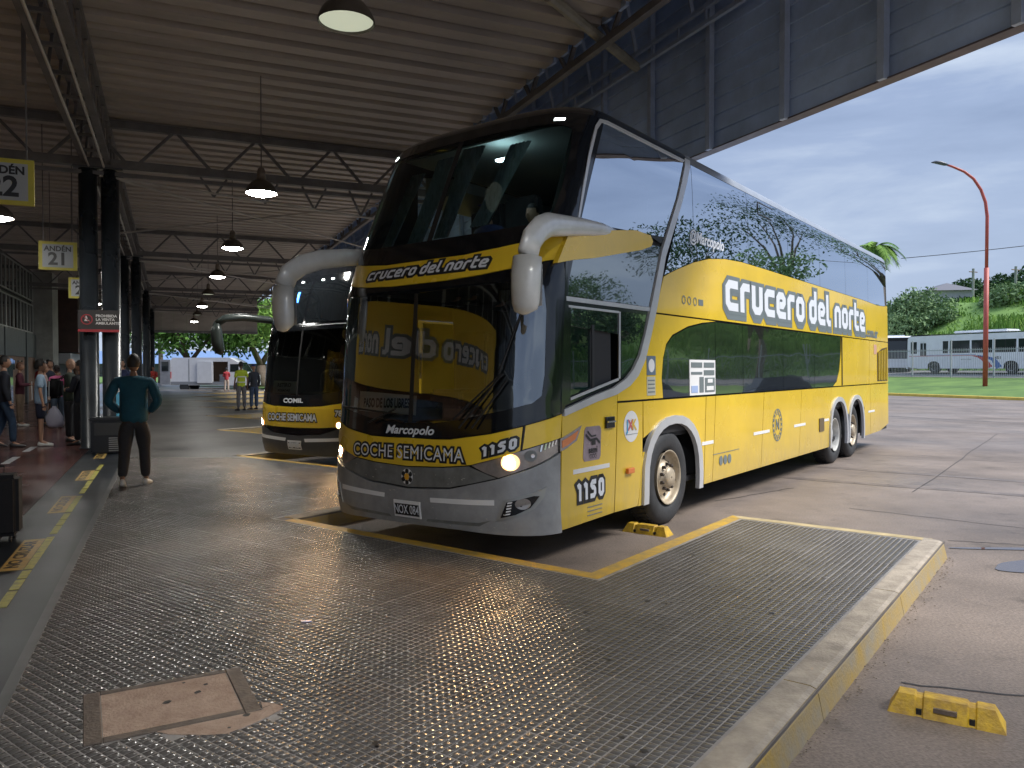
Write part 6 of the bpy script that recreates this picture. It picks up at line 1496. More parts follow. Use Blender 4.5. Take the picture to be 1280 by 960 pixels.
# stripes on the boy's shirt, vest bands
bm = bmesh.new()
for x in (-.10, -.035, .035, .10):
    bar(bm, (x, .150, .98), (x * .95, .155, 1.36), .028, .006, up=Vector((0, 1, 0))); bar(bm, (x, -.150, .98), (x * .95, -.155, 1.36), .028, .006, up=Vector((0, 1, 0)))
fin('shirt_stripes', bm, M_white, pj)
bm = bmesh.new()
for z in (1.05, 1.25):
    pts = [(.185 * math.cos(a_), .142 * math.sin(a_), z) for a_ in np.linspace(0, TAU, 17)]; 
    for i in range(16): bar(bm, pts[i], pts[i + 1], .006, .035)
fin('reflective_bands', bm, P_refl, pv)
def backpack(p, lab, col, s=1.0):
    mw = Matrix.Translation(p.location) @ Matrix.Rotation(p.rotation_euler.z, 4, 'Z')
    t = empty('backpack', mw @ Vector((0, -.24, 1.12)), p.rotation_euler.z, label=lab, cat='backpack')
    bm = bmesh.new(); bx(bm, -.15 * s, .15 * s, -.11 * s, .09, -.20, .22); bmesh.ops.bevel(bm, geom=bm.edges[:], offset=.055, segments=3, affect='EDGES'); fin('pack', bm, cloth(col), t, smooth=True)
    bm = bmesh.new(); bx(bm, -.11 * s, .11 * s, -.16 * s, -.10 * s, -.16, .04); bmesh.ops.bevel(bm, geom=bm.edges[:], offset=.025, segments=2, affect='EDGES'); fin('front_pocket', bm, cloth(col), t, smooth=True)
    bm = bmesh.new()
    for x in (-.09, .09): tube(bm, [(x, .06, .2), (x, .14, .28), (x, .30, .2), (x, .33, .0)], .014, 6)
    fin('strap', bm, cloth(col), t)
backpack(pb, 'bulky black backpack worn by the bald man', (.010, .010, .012), 1.3)
def soft_bag(x, y, z, lab, col, w=.2, h=.3, cat='bag'):
    bm = bmesh.new(); rows = []
    for t_, r in ((0, .75), (.15, 1.0), (.5, .95), (.8, .6), (.93, .25), (1, .2)):
        ring = []
        for k in range(14):
            a_ = TAU * k / 14; rr = r * (1 + .14 * math.sin(3 * a_ + 5 * t_)); ring.append(bm.verts.new((w / 2 * rr * math.cos(a_), w / 3 * rr * math.sin(a_), h * t_)))
        rows.append(ring)
    for i in range(5):
        for k in range(14): bm.faces.new((rows[i][k], rows[i][(k + 1) % 14], rows[i + 1][(k + 1) % 14], rows[i + 1][k]))
    bm.faces.new(rows[0][::-1]); bm.faces.new(rows[-1]); return fin('plastic_bag', bm, mat('bag_' + cat + str(round(col[0] * 100)), col, .45, var=.1), None, loc=(x, y, z), smooth=True, label=lab, cat=cat)
soft_bag(-9.12, 15.45, PF + .38, 'white plastic bag hanging from the hand of the boy in the striped shirt', (.42, .42, .52), .34, .42)
soft_bag(-10.0, 18.4, PF, 'pink bag standing on the floor beside the bald man', (.55, .20, .24), .45, .62)
soft_bag(-17.4, 36.2, PF + .3, 'pink bag carried by the man in the dark jacket beyond the pillars', (.55, .25, .28), .34, .42)
# suitcase at the left edge
t = empty('suitcase', (-4.66, 6.93, PF), TH, label='black suitcase standing on the red floor, cut by the left edge of the picture', cat='suitcase')
bm = bmesh.new(); bx(bm, -.22, .22, -.13, .13, .05, .60); bmesh.ops.bevel(bm, geom=bm.edges[:], offset=.04, segments=3, affect='EDGES'); fin('case', bm, cloth((.010, .011, .014)), t)
for x in (-.15, .15):
    for y in (-.09, .09):
        bm = bmesh.new(); lathe(bm, [(.025, -.01), (.025, .01)], 12, 'X', (x, y, .025)); fin('castor', bm, M_black, t)
bm = bmesh.new(); tube(bm, [(-.08, .1, .59), (-.08, .1, .66), (.08, .1, .66), (.08, .1, .59)], .01, 6); fin('handle', bm, M_black, t)
# litter bin
t = empty('litter_bin', H2W(-1.05, 16.0, PF), TH, label='black litter bin with slotted front at the foot of the nearest pillars', cat='litter bin')
bm = bmesh.new(); prism(bm, [(-.26, -.2), (.26, -.2), (.26, .2), (-.26, .2)], .02, .60); bmesh.ops.bevel(bm, geom=bm.edges[:], offset=.02, segments=2, affect='EDGES'); fin('bin_body', bm, M_bin, t)
bm = bmesh.new(); prism(bm, [(-.29, -.23), (.29, -.23), (.29, .23), (-.29, .23)], .60, .66); bmesh.ops.bevel(bm, geom=bm.edges[:], offset=.02, segments=2, affect='EDGES'); fin('rim', bm, M_bin, t)
box('label_plate', -.2, .22, -.216, -.203, .34, .56, mat('bin_plate', (.035, .037, .04), .5), t)
for i in range(7): box('slat', .03, .22, -.216, -.203, .05 + i * .038, .068 + i * .038, mat('bin_slat', (.25, .26, .27), .5), t)
# passengers upstairs
mb = bus_matrix()
def in_bus(x, y, z): return mb @ Vector((x, y, z))
v = in_bus(1.75, .42, 2.40); person(v.x, v.y, v.z, fdir(-B.x, -B.y), 'passenger in blue cap sitting behind the upper windscreen of the large coach', H=1.5, shirt=(.02, .03, .10), pants=(.06, .06, .07), seated=True, arms='front', hair='cap', hairm=mat('cap_bright_blue', (.03, .05, .30), .7))
v = in_bus(1.65, -.25, 2.30); person(v.x, v.y, v.z, fdir(-B.x, -B.y), 'passenger in orange top in the front row upstairs, right side of the large coach', H=1.45, shirt=(.55, .12, .05), pants=(.12, .13, .07), seated=True, arms='front', skin=2)
mb2 = bus_matrix(n=1); v = mb2 @ Vector((1.45, -.5, 1.15)); person(v.x, v.y, v.z, fdir(-B.x, -B.y), 'driver in dark shirt at the wheel of the coach with COMIL lettering', H=1.7, shirt=(.03, .03, .035), pants=(.02, .02, .02), seated=True, arms='wheel')
v = mb2 @ Vector((1.45, .45, 1.15)); person(v.x, v.y, v.z, fdir(-B.x, -B.y) - .3, 'co-driver in grey shirt seated beside the driver of the coach with COMIL lettering', H=1.7, shirt=(.20, .10, .11), pants=(.02, .02, .02), seated=True, arms='front')

# ---------------- station building along the hall ----------------
bld = empty('station_building', H2W(-6, 0, 0), TH, label='two storey station building with brick base and dark window bands along the left side', cat='building')
def hb(name, a0, a1, z0, z1, m, d=.25, off=0.0, par=None): return box(name, -d, off, a0, a1, z0, z1, m, par or bld)
hb('brick_wall', -5, 44, 0.15, 2.22, M_brick); hb('grey_panel_band', -5, 44, 2.225, 3.34, M_gpan, off=.06); hb('upper_back', -5, 44, 3.345, 6.45, M_black, d=.25, off=-.12)
wm = box('window', -.02, .0, .05, 1.60, 0, 1.30, M_win, bld); wm.location = (0, -5, 3.40)
fm = bmesh.new()
for x0, x1, z0, z1 in ((0, .06, -.03, 1.33), (1.59, 1.65, -.03, 1.33), (.06, 1.59, -.03, .03), (.06, 1.59, 1.27, 1.33), (.80, .84, .03, 1.27)): bx(fm, -.05, .03, x0, x1, z0, z1)
fo = fin('frame', fm, M_frame, wm)
for i in range(29):
    for j in range(2):
        if i == 0 and j == 0: continue
        o = copy_tree(wm, bld); o.location = (0, -5 + i * 1.67, 3.40 + j * 1.52)
for a in range(-4, 44, 5): box('pilaster', -.1, .10, a, a + .35, .15, 3.34, M_gpan, bld)
for a in (8, 16, 22, 30, 36): box('shop_door', -.02, .06, a, a + 1.8, .15, 2.1, M_win, bld)
for a in (5, 13, 27, 33.5): box('notice', .0, .02, a, a + 1.1, 1.1, 1.9, mat('notice_pale', (.5, .5, .48), .5), bld)
for i, a in enumerate((38.2, 39.2, 40.1)): box('slot_window', .0, .012, a, a + .35, 1.65, 2.05, M_win, bld)
box('concrete_column', -.2, .75, 44.1, 46.2, .15, 6.4, M_conc, bld); box('downpipe_box', .1, .65, 43.3, 44.0, 1.75, 2.1, M_conc, bld)
t = empty('coach_standin_banner', H2W(-5.55, 8.5, 3.15), TH, label='added out-of-frame yellow crucero del norte panel, stand-in for the coach mirrored in the windscreen', cat='banner')  # added panel out of view, supplies the mirrored lettering in place of another coach
box('panel', -.04, 0, -6.2, 5.6, -.95, .85, P_ban, t)
fnB = lambda u, z: Vector((0, u, z))
for g_, o_, m_ in ((.16, .004, P_tgrey), (0, .010, P_text)):
    V, Fc = stroke_text('crucero del norte', -4.6, 4.7, -.22, .18, W=.80, w=.27, gap=.14, word=.34, grow=g_); decal('lettering' if g_ == 0 else 'lettering_outline', V, Fc, fnB, o_, m_, t, 0)
t = empty('far_building', H2W(-6, 0, 0), TH, label='brick and dark panelled part of the station with balcony rails beyond the concrete column', cat='building')
box('dark_screen', -.2, 1.55, 47.2, 50.5, 2.55, 5.9, M_brown, t); box('brick_wall', -.2, 1.1, 50.6, 62, 2.4, 4.05, M_brick, t); box('back_wall', -.4, -.21, 46.3, 56, .15, 6.4, M_gpan, t)
for i in range(14): box('balcony_bar', 1.12, 1.16, 51.2 + i * .8, 51.28 + i * .8, 4.06, 5.0, M_frame, t)
box('balcony_rail', 1.1, 1.18, 51, 62.5, 5.01, 5.1, M_frame, t); box('white_fascia', -.2, 1.25, 46.6, 62, 1.95, 2.5, mat('fascia_pale', (.36, .38, .40), .5), t)
box('gate_backing', -.2, .3, 47, 53, .15, 1.9, M_black, t)
for i in range(16): box('gate_bar', .32, .36, 47.1 + i * .38, 47.16 + i * .38, .15, 1.9, M_frame, t)
for a in (54, 58, 63): box('shop_panel', -.2, .6, a, a + 3.0, .15, 1.9, mat('shop_grey', (.20, .22, .24), .5), t)
for z in (.9, 1.2, 1.5): box('ventilation_slot', .602, .62, 55, 56.2, z, z + .18, M_black, t)

# ---------------- far end: verge, trees, blue roofed hall, van ----------------
vg = sheet('far_verge', [(-120, 63), (14, 63), (14, 160), (-120, 160)], .10, M_grass, th=.1)
def hall_far():
    t = empty('blue_roof_building', (-60, 150, 0), .05, label='long low building with blue roof beyond the far trees', cat='building')
    box('wall', -30, 60, 0, 12, 0, 2.6, mat('far_wall', (.10, .10, .11), .7, var=.5, scale=.4), t)
    bm = bmesh.new(); prof_extrude(bm, [(-.01, 0)], 0, 1) if False else None
    vs = [(-31, -1.2, 2.6), (61, -1.2, 2.6), (61, 6, 5.2), (-31, 6, 5.2), (-31, 13, 2.6), (61, 13, 2.6)]; v = [bm.verts.new(p) for p in vs]
    bm.faces.new((v[0], v[1], v[2], v[3])); bm.faces.new((v[3], v[2], v[5], v[4])); bm.faces.new((v[0], v[3], v[4])); bm.faces.new((v[1], v[5], v[2])); bm.faces.new((v[0], v[4], v[5], v[1]))
    fin('roof', bm, mat('blue_roof', (.17, .27, .46), .5, var=.15), t)
    for i in range(16): box('window', -28 + i * 4.2, -25.8 + i * 4.2, -.05, -.005, .6, 2.0, M_win, t)
hall_far()
def crown_mesh(name, blobs, n, size, m, seed=0):
    r = np.random.default_rng(seed); P = []; 
    vol = np.array([b[3] * b[4] * b[5] for b in blobs]) ** .67; pr = vol / vol.sum(); idx = r.choice(len(blobs), n, p=pr)
    bl = np.array(blobs)
    d = r.normal(size=(n, 3)); d /= np.linalg.norm(d, axis=1)[:, None]; rad = r.uniform(.55, 1.08, n) ** .7
    # clumping
    cl = r.normal(size=(n // 14 + 1, 3)) * .09; ci = r.integers(0, len(cl), n)
    ctr = bl[idx, :3] + (d * rad[:, None] + cl[ci]) * bl[idx, 3:6]
    a = r.normal(size=(n, 3)); a /= np.linalg.norm(a, axis=1)[:, None]; b = np.cross(a, r.normal(size=(n, 3))); b /= np.linalg.norm(b, axis=1)[:, None]
    s = size * r.uniform(.6, 1.3, n)[:, None]
    V = np.stack([ctr - a * s, ctr + b * s * .45, ctr + a * s, ctr - b * s * .45], 1).reshape(-1, 3)
    F = np.arange(4 * n).reshape(-1, 4); return np_mesh(name, V, F, [m])
def tree(x, y, z, h, cr, lab, m=M_leaf, bark=M_bark, seed=0, n=5000, leaf=.16, fork=3, group=None, lean=0.0, trunk_r=.25, th=.35, squash=.75):
    rr = random.Random(seed); t = empty('tree', (x, y, z), 0, label=lab, cat='tree', group=group)
    bm = bmesh.new(); fz = h * th
    base = Vector((0, 0, -.2)); fk = Vector((lean * h * .2, 0, fz)); tube(bm, [base, base.lerp(fk, .5) + Vector((rr.uniform(-.1, .1), 0, 0)), fk], [trunk_r * 1.3, trunk_r, trunk_r * .85], 10)
    blobs = []
    for i in range(fork):
        a_ = TAU * i / fork + rr.random(); end = Vector((math.cos(a_) * cr * .55 + lean * h * .4, math.sin(a_) * cr * .55, fz + (h - fz) * rr.uniform(.45, .65)))
        mid = fk.lerp(end, .5) + Vector((0, 0, (h - fz) * .08)); tube(bm, [fk, mid, end], [trunk_r * .6, trunk_r * .4, trunk_r * .18], 8)
        for j in range(2):
            e2 = end + Vector((rr.uniform(-1, 1) * cr * .4, rr.uniform(-1, 1) * cr * .4, (h - fz) * rr.uniform(.1, .3))); tube(bm, [mid.lerp(end, .6), e2], [trunk_r * .25, trunk_r * .06], 6)
            s_ = cr * rr.uniform(.32, .52); blobs.append((e2.x, e2.y, e2.z, s_, s_, s_ * squash))
        s_ = cr * rr.uniform(.4, .55); blobs.append((end.x, end.y, end.z, s_, s_, s_ * squash))
    s_ = cr * .5; blobs.append((lean * h * .4, 0, h - s_ * squash, s_, s_, s_ * squash))
    fin('trunk', bm, bark, t, smooth=True); link('crown', crown_mesh('crown', blobs, n, leaf, m, seed), t); return t
tree(-27.0, 66, .1, 7.6, 5.6, 'broad green tree with pale leaning trunk at the far end, left of the van', seed=3, n=9000, leaf=.22, lean=-.25, trunk_r=.32, th=.28)
tree(-22.0, 68, .1, 7.8, 5.4, 'dark trunked green tree directly above the white van', seed=5, n=9000, leaf=.22, trunk_r=.45, th=.24, m=M_leaf)
tree(-17.6, 61.5, .1, 7.5, 3.6, 'reddish multi-trunk tree between the van and the second coach', seed=8, n=4500, leaf=.2, bark=M_barkr, trunk_r=.6, th=.16, m=M_leafb, fork=4)
tree(-19.5, 82, .1, 9, 3.2, 'slender tree behind the van in front of the blue roof', seed=9, n=3000, leaf=.2, trunk_r=.25, th=.5)
tree(-38, 84, .1, 10, 7, 'large tree farther off at the far left of the hall opening', seed=11, n=7000, leaf=.26)
tree(-8, 96, .1, 10, 7, 'large green tree behind the second coach', seed=12, n=7000, leaf=.26, m=M_leafb)
def van():
    t = empty('van', (-25.3, 58.5, 0), 0, label='white panel van with open rear and side doors at the far end of the hall', cat='van')
    wp = mat('van_white', (.74, .75, .77), .3, var=.06, coat=.4); L = 6.0
    def side(y0, y1, nm):
        outline = [(0, .45), (0, 2.3), (.15, 2.5), (4.35, 2.5), (5.0, 2.15), (5.45, 1.45), (6.0, 1.2), (6.05, .45)]; hole = [(3.15, .62), (4.25, .62), (4.25, 2.2), (3.15, 2.2)]
        bm = bmesh.new(); es = []
        for lp in (outline, hole) if y0 < 0 else (outline,):
            vs = [bm.verts.new((x, y0, z)) for x, z in lp]
            for i in range(len(vs)): es.append(bm.edges.new((vs[i], vs[(i + 1) % len(vs)])))
        bmesh.ops.triangle_fill(bm, edges=es, use_beauty=True); r = bmesh.ops.extrude_face_region(bm, geom=bm.faces[:]); bmesh.ops.translate(bm, vec=(0, y1 - y0, 0), verts=[v for v in r['geom'] if isinstance(v, bmesh.types.BMVert)])
        fin(nm, bm, wp, t)
    side(-1.0, -.95, 'side_wall'); side(.95, 1.0, 'side_wall')
    bm = bmesh.new(); pts = [(.15, 2.5), (4.35, 2.5), (5.0, 2.15)]
    for i in range(2): bx_ = bm.faces.new([bm.verts.new(p) for p in ((pts[i][0], -.95, pts[i][1]), (pts[i + 1][0], -.95, pts[i + 1][1]), (pts[i + 1][0], .95, pts[i + 1][1]), (pts[i][0], .95, pts[i][1]))])
    fin('roof', bm, wp, t)
    bm = bmesh.new(); bm.faces.new([bm.verts.new(p) for p in ((5.0, -.93, 2.15), (5.45, -.93, 1.45), (5.45, .93, 1.45), (5.0, .93, 2.15))]); fin('windscreen', bm, M_win, t)
    bm = bmesh.new(); bm.faces.new([bm.verts.new(p) for p in ((5.45, -.95, 1.45), (6.0, -.95, 1.2), (6.0, .95, 1.2), (5.45, .95, 1.45))]); bm.faces.new([bm.verts.new(p) for p in ((6.0, -.95, 1.2), (6.05, -.95, .45), (6.05, .95, .45), (6.0, .95, 1.2))]); fin('bonnet', bm, wp, t)
    box('floor', 0, 6, -.94, .94, .45, .6, P_in, t); box('cab_wall', 4.26, 4.3, -.94, .94, .6, 2.4, P_in, t)
    box('cargo_lining', .1, 4.2, .90, .94, .6, 2.3, mat('ply_lining', (.40, .26, .17), .7), t); box('crate', 3.4, 4.0, -.4, .4, .6, 1.25, mat('crate_white', (.6, .6, .6), .6), t)
    box('open_rear_door', -.75, 0, -1.06, -1.01, .5, 2.35, mat('door_inner_grey', (.28, .29, .31), .5, var=.2), t); box('rear_window', -.62, -.12, -1.075, -1.061, 1.5, 2.2, M_win, t)
    box('tail_light', -.03, .06, -1.02, -1.001, .95, 1.45, mat('tail_red', (.5, .03, .03), .3), t); box('panel_rib', 1.35, 1.39, -1.012, -1.001, .6, 2.4, P_sild, t); box('sill_trim', 0, 4.2, -1.02, -1.001, .5, .72, mat('trim_grey', (.25, .26, .28), .5), t)
    box('cab_window', 4.42, 5.05, -1.008, -1.001, 1.45, 2.02, M_win, t); box('open_side_door', 2.0, 3.1, -1.08, -1.03, .62, 2.2, wp, t)
    for x in (1.0, 5.0):
        for y, s in ((-1.0, -1), (1.0, 1)):
            bm = bmesh.new(); lathe(bm, [(.2, -.02 * s), (.34, -.02 * s), (.34, -.22 * s), (.2, -.22 * s)], 24, 'Y', (x, y + .03 * s, .34)); fin('wheel', bm, P_tyre, t)
van()
# painted strips on the far bay ground
bm = bmesh.new()
for i in range(6): bx(bm, -24, -9, 52 - i * 2.6, 52.12 - i * 2.6, .0, .004)
fin('painted_lines', bm, M_yel, road)
# ---------------- right side: verge, fence, city buses, hillside ----------------
def hall_profile(name, prof, a0, a1, da, m, noise_amp=0.0, ns=.1, **k):
    """surface from (c,z) profile swept along the hall direction"""
    n = int((a1 - a0) / da); bm = bmesh.new(); rows = []
    for i in range(n + 1):
        a = a0 + (a1 - a0) * i / n; r = []
        for j, (c, z) in enumerate(prof):
            zz = z + (noise_amp * (z - prof[0][1]) / (abs(prof[-1][1] - prof[0][1]) + .1) * 2 * mnoise.noise((c * ns, a * ns, 0)) if noise_amp else 0); r.append(bm.verts.new((c, a, zz)))
        rows.append(r)
    for i in range(n):
        for j in range(len(prof) - 1): bm.faces.new((rows[i][j], rows[i][j + 1], rows[i + 1][j + 1], rows[i + 1][j]))
    return fin(name, bm, m, None, smooth=True, rot=(0, 0, TH), **k)
kz = hall_profile('verge_kerb', [(41.3, 0), (41.32, .14), (41.55, .16), (41.56, .10)], -90, 170, 10, mat('kerb_yellow_far', (.60, .42, .06), .7, var=.2, scale=3), kind='structure')
hall_profile('grass_verge', [(41.55, .13), (44, .28), (48, .55), (52, .88), (54.3, 1.02)], -90, 170, 2, M_grass, kind='structure')
hall_profile('far_road', [(54.3, 1.03), (56, 1.15), (60, 1.35), (66, 1.5)], -90, 170, 5, mat('far_asphalt', (.15, .145, .145), .8, var=.2, scale=.5), kind='structure')
hill = hall_profile('hillside', [(65.9, 1.45), (68, 2.6), (71, 4.4), (75, 6.4), (79, 7.8), (84, 8.6), (95, 9.2), (130, 10), (200, 10)], -90, 170, 2.5, M_hill, noise_amp=1.2, ns=.07, kind='structure')
def hz(c): return float(np.interp(c, [54.3, 60, 66, 68, 71, 75, 79, 84, 95, 200], [1.0, 1.35, 1.5, 2.6, 4.4, 6.4, 7.8, 8.6, 9.2, 10]))
# hillside scrub: tall grass blades and leafy clumps
r = np.random.default_rng(21); n = 42000
c_ = r.uniform(66, 84, n); a_ = r.uniform(-45, 95, n); zz = np.interp(c_, [66, 68, 71, 75, 79, 84], [1.5, 2.6, 4.4, 6.4, 7.8, 8.6]) - .15
hgt = r.uniform(.35, 1.2, n) * (.6 + .6 * np.sin(c_ * .9 + 2) * np.sin(a_ * .35)); hgt = np.abs(hgt) + .3; dx = r.normal(0, .25, n); dy = r.normal(0, .25, n); w = r.uniform(.05, .16, n); th = r.uniform(0, np.pi, n)
V = np.zeros((n, 4, 3)); wx = w * np.cos(th); wy = w * np.sin(th)
for k_, (s_, h_) in enumerate(((-1, 0), (1, 0), (.6, 1), (-.2, 1))):
    V[:, k_, 0] = c_ + s_ * wx + dx * h_; V[:, k_, 1] = a_ + s_ * wy + dy * h_; V[:, k_, 2] = zz + hgt * h_
o = link('hillside_grass', np_mesh('hillside_grass', V.reshape(-1, 3), np.arange(4 * n).reshape(-1, 4), [M_leafb]), None, rot=(0, 0, TH), label='tall bright green grass covering the bank behind the white buses', cat='grass', kind='stuff')
def bush(c, a, z, rx, rz_, lab, m, n=2600, seed=1, leaf=.22, name='bush', group='bushes on the hillside'):
    blobs = []; rr = random.Random(seed)
    for i in range(7): blobs.append((rr.uniform(-.6, .6) * rx, rr.uniform(-.6, .6) * rx, rz_ * rr.uniform(.3, .75), rx * rr.uniform(.35, .55), rx * rr.uniform(.35, .55), rz_ * rr.uniform(.25, .4)))
    p = H2W(c, a, z); t = empty(name, p, 0, label=lab, cat=name.replace('_', ' '), group=group)
    link('foliage', crown_mesh('foliage', blobs, n, leaf, m, seed), t)
    bm = bmesh.new(); tube(bm, [(0, 0, -.3), (.1, 0, rz_ * .3), (0, .1, rz_ * .6)], [.16, .12, .05], 7); fin('stem', bm, M_bark, t); return t
# positions by direction: hx gives hall coords for a given picture direction and depth
def at(pxx, Y, z): X = (pxx - 640) / 970 * Y; v = Vector((X, Y)); return v.dot(C), v.dot(A), z
M_mid = mat('leaf_grey_green', (.24, .34, .17), .9, spec=.15, col2=(.11, .18, .075), scale=.6)
for i, (px_, Y_, rx, rz_, m_, lab, nm_) in enumerate([
    (1128, 84, 5.0, 4.0, M_mid, 'grey-green bushy trees at the left end of the hillside, just behind the yellow coach', 'bush'),
    (1150, 86, 4.6, 4.3, M_mid, 'tall bamboo-like clump on the hillside above the driverless white bus front', 'bush'),
    (1168, 84, 4.0, 2.2, M_mid, 'grey-green clump left of the small white house on the hill', 'bush'),
    (1202, 96, 4.5, 2.7, M_leafd, 'dark bush right of the small white house', 'bush'),
    (1150, 79, 2.6, 1.6, mat('leaf_brownish', (.14, .11, .06), .7, col2=(.07, .06, .03)), 'brownish dry bush low on the hillside', 'bush'),
    (1264, 84, 4.6, 2.2, M_leafb, 'light green bush on the hillside at the right edge', 'bush'),
    (1283, 80, 4.0, 3.0, M_mid, 'bush cut by the right edge of the picture', 'bush')]):
    c0, a0, _ = at(px_, Y_, 0); bush(c0, a0, min(hz(c0), 8.4) - .8, rx, rz_, lab, m_, seed=30 + i, n=4200)
c0, a0, _ = at(1243, 118, 0); p = H2W(c0, a0, 8.5)
tree(p.x, p.y, 8.0, 7.0, 6.0, 'large round dark tree on the hill, behind the red lamp post', m=M_leafd, seed=41, n=9000, leaf=.3, trunk_r=.4, th=.2, squash=.7)
c0, a0, _ = at(1218, 122, 0); p = H2W(c0, a0, 8.5); tree(p.x, p.y, 8, 4.8, 4.2, 'dark tree left of the large round tree on the hill', m=M_leafd, seed=42, n=4000, leaf=.3, th=.2)
c0, a0, _ = at(1300, 110, 0); p = H2W(c0, a0, 8.5); tree(p.x, p.y, 8, 4.5, 5, 'dark tree on the skyline at the right edge', m=M_leafd, seed=43, n=4000, leaf=.3, th=.2)
# trees beyond the right edge of the frame (they stand in the coach's side mirror glass)
for i, (c0, a0, h_, cr_, m_) in enumerate([(74, 14, 16, 5.5, M_leafd), (72, 3, 9, 5.5, M_mid), (76, 24, 20, 6.5, M_leafd), (70, -8, 8, 6, M_leafd), (75, 33, 18, 6, M_mid), (73, -20, 8, 7, M_leafd), (78, -34, 8, 7, M_mid), (60, 18, 14, 3.5, M_mid), (60, 6, 8, 3.5, M_leafd)]):
    p = H2W(c0, a0); tree(p.x, p.y, hz(c0) - .3, h_ * .82, cr_, 'tree on the bank beyond the right edge of the picture, mirrored in the coach glass', m=m_, seed=60 + i, n=2600, leaf=.2, trunk_r=.28, th=.3, fork=5, group='tall trees on the bank outside the picture')
# palm behind the yellow coach
p = Vector(((1094 - 640) / 970 * 62, 62, .2)); t = empty('palm_tree', p, 0, label='palm tree whose crown shows above the rear roof of the large coach', cat='palm tree')
bm = bmesh.new(); tube(bm, [(0, 0, -.3), (.15, 0, 4), (.1, 0, 8), (0, 0, 11.2)], [.28, .2, .16, .14], 10); fin('trunk', bm, M_bark, t, smooth=True)
for i in range(22):
    az = TAU * i / 22 + random.uniform(-.15, .15); up = random.uniform(-.1, .9); L = random.uniform(1.6, 2.15); bm = bmesh.new(); prev = None; pts = []
    for k in range(9):
        s = k / 8; rr_ = L * s * math.cos(up * (1 - s)) ; pts.append(Vector((math.cos(az) * rr_, math.sin(az) * rr_, 11.2 + L * (.55 * up + .25) * s - 1.9 * s * s * (1.15 - .5 * up))))
    tube(bm, pts, .02, 4)
    for k in range(1, 8):
        d = (pts[k + 1] - pts[k]).normalized(); sd_ = d.cross(Vector((0, 0, 1))).normalized()
        for q in (0, .25, .5, .75):
            P0 = pts[k].lerp(pts[k + 1], q)
            for s_ in (-1, 1):
                tip = P0 + sd_ * s_ * .5 * (1 - abs(k - 4) / 7) * 1.25 + d * .3 + Vector((0, 0, -.14)); bm.faces.new([bm.verts.new(v) for v in (P0 - d * .05, P0 + d * .05, tip)])
    fin('frond', bm, M_leafb if i % 3 else M_leaf, t, recalc=False)
# small house on the hill
c0, a0, _ = at(1176, 100, 0); t = empty('house', H2W(c0, a0, 8.9), TH + 1.0, label='small white house with grey hipped roof on top of the hill', cat='house')
box('wall', -3.2, 3.2, -2.4, 2.4, -1, 2.5, mat('house_wall', (.55, .55, .54), .7, var=.1), t)
bm = bmesh.new(); v = [bm.verts.new(q) for q in ((-3.7, -2.9, 2.5), (3.7, -2.9, 2.5), (3.7, 2.9, 2.5), (-3.7, 2.9, 2.5), (-1.6, 0, 3.6), (1.6, 0, 3.6))]
for f in ((0, 1, 5, 4), (1, 2, 5), (2, 3, 4, 5), (3, 0, 4), (0, 3, 2, 1)): bm.faces.new([v[i] for i in f])
fin('roof', bm, mat('house_roof', (.14, .14, .16), .6), t); box('window', -1.0, .2, -2.43, -2.401, .8, 1.8, M_win, t)
# red curved lamp post
v = Vector(((1231.5 - 640) / 970 * 50, 50)); cc = v.dot(C); lz = float(np.interp(cc, [41.5, 44, 48, 52, 54], [.13, .28, .55, .88, 1.0]))
t = empty('street_lamp', (v.x, v.y, lz), 0, label='tall red street lamp with a curved arm on the grass verge', cat='street lamp')
bm = bmesh.new(); tube(bm, [(0, 0, -.1), (0, 0, 7.6)], .145, 14); fin('lower_pole', bm, M_red, t, smooth=True)
bm = bmesh.new(); tube(bm, [(0, 0, 7.6), (0, 0, 10.9), (-.12, 0, 11.8), (-.42, 0, 12.6), (-.9, 0, 13.3), (-1.5, 0, 13.75), (-2.2, 0, 14.05), (-2.65, 0, 14.2)], [.10, .10, .095, .09, .085, .08, .075, .06], 12); fin('curved_arm', bm, M_red, t, smooth=True)
bm = bmesh.new(); tube(bm, [(-2.55, 0, 14.17), (-2.75, 0, 14.22), (-3.1, 0, 14.32), (-3.4, 0, 14.36), (-3.62, 0, 14.33)], [.07, .16, .19, .15, .04], 12, flat=(Vector((0, 0, 1)), .55)); fin('lamp_head', bm, mat('lamp_head_grey', (.10, .11, .13), .4), t, smooth=True)
# power line
bm = bmesh.new(); pts = [Vector((40, 80, 13.0)).lerp(Vector((75, 66, 17)), s) - Vector((0, 0, 2.0 * 4 * s * (1 - s) * .3)) for s in np.linspace(0, 1, 12)]
tube(bm, pts, .035, 5); fin('power_line', bm, M_black, None, label='thin power line sagging across the sky to the right of the red street lamp', cat='cable')
for k, (px_, Y_) in enumerate(((1215, 92), (1268, 90))):
    c0, a0, _ = at(px_, Y_, 0); p = H2W(c0, a0, 7.5); t = empty('utility_pole', p, TH, label=['thin grey utility pole on the hillside left of the red lamp post', 'thin grey utility pole on the hillside right of the red lamp post'][k], cat='pole')
    bm = bmesh.new(); tube(bm, [(0, 0, -.5), (0, 0, 6)], .14, 8); fin('mast', bm, M_conc, t); bm = bmesh.new(); bar(bm, (-.7, 0, 5.6), (.7, 0, 5.6), .1); fin('cross_arm', bm, M_barkr, t)
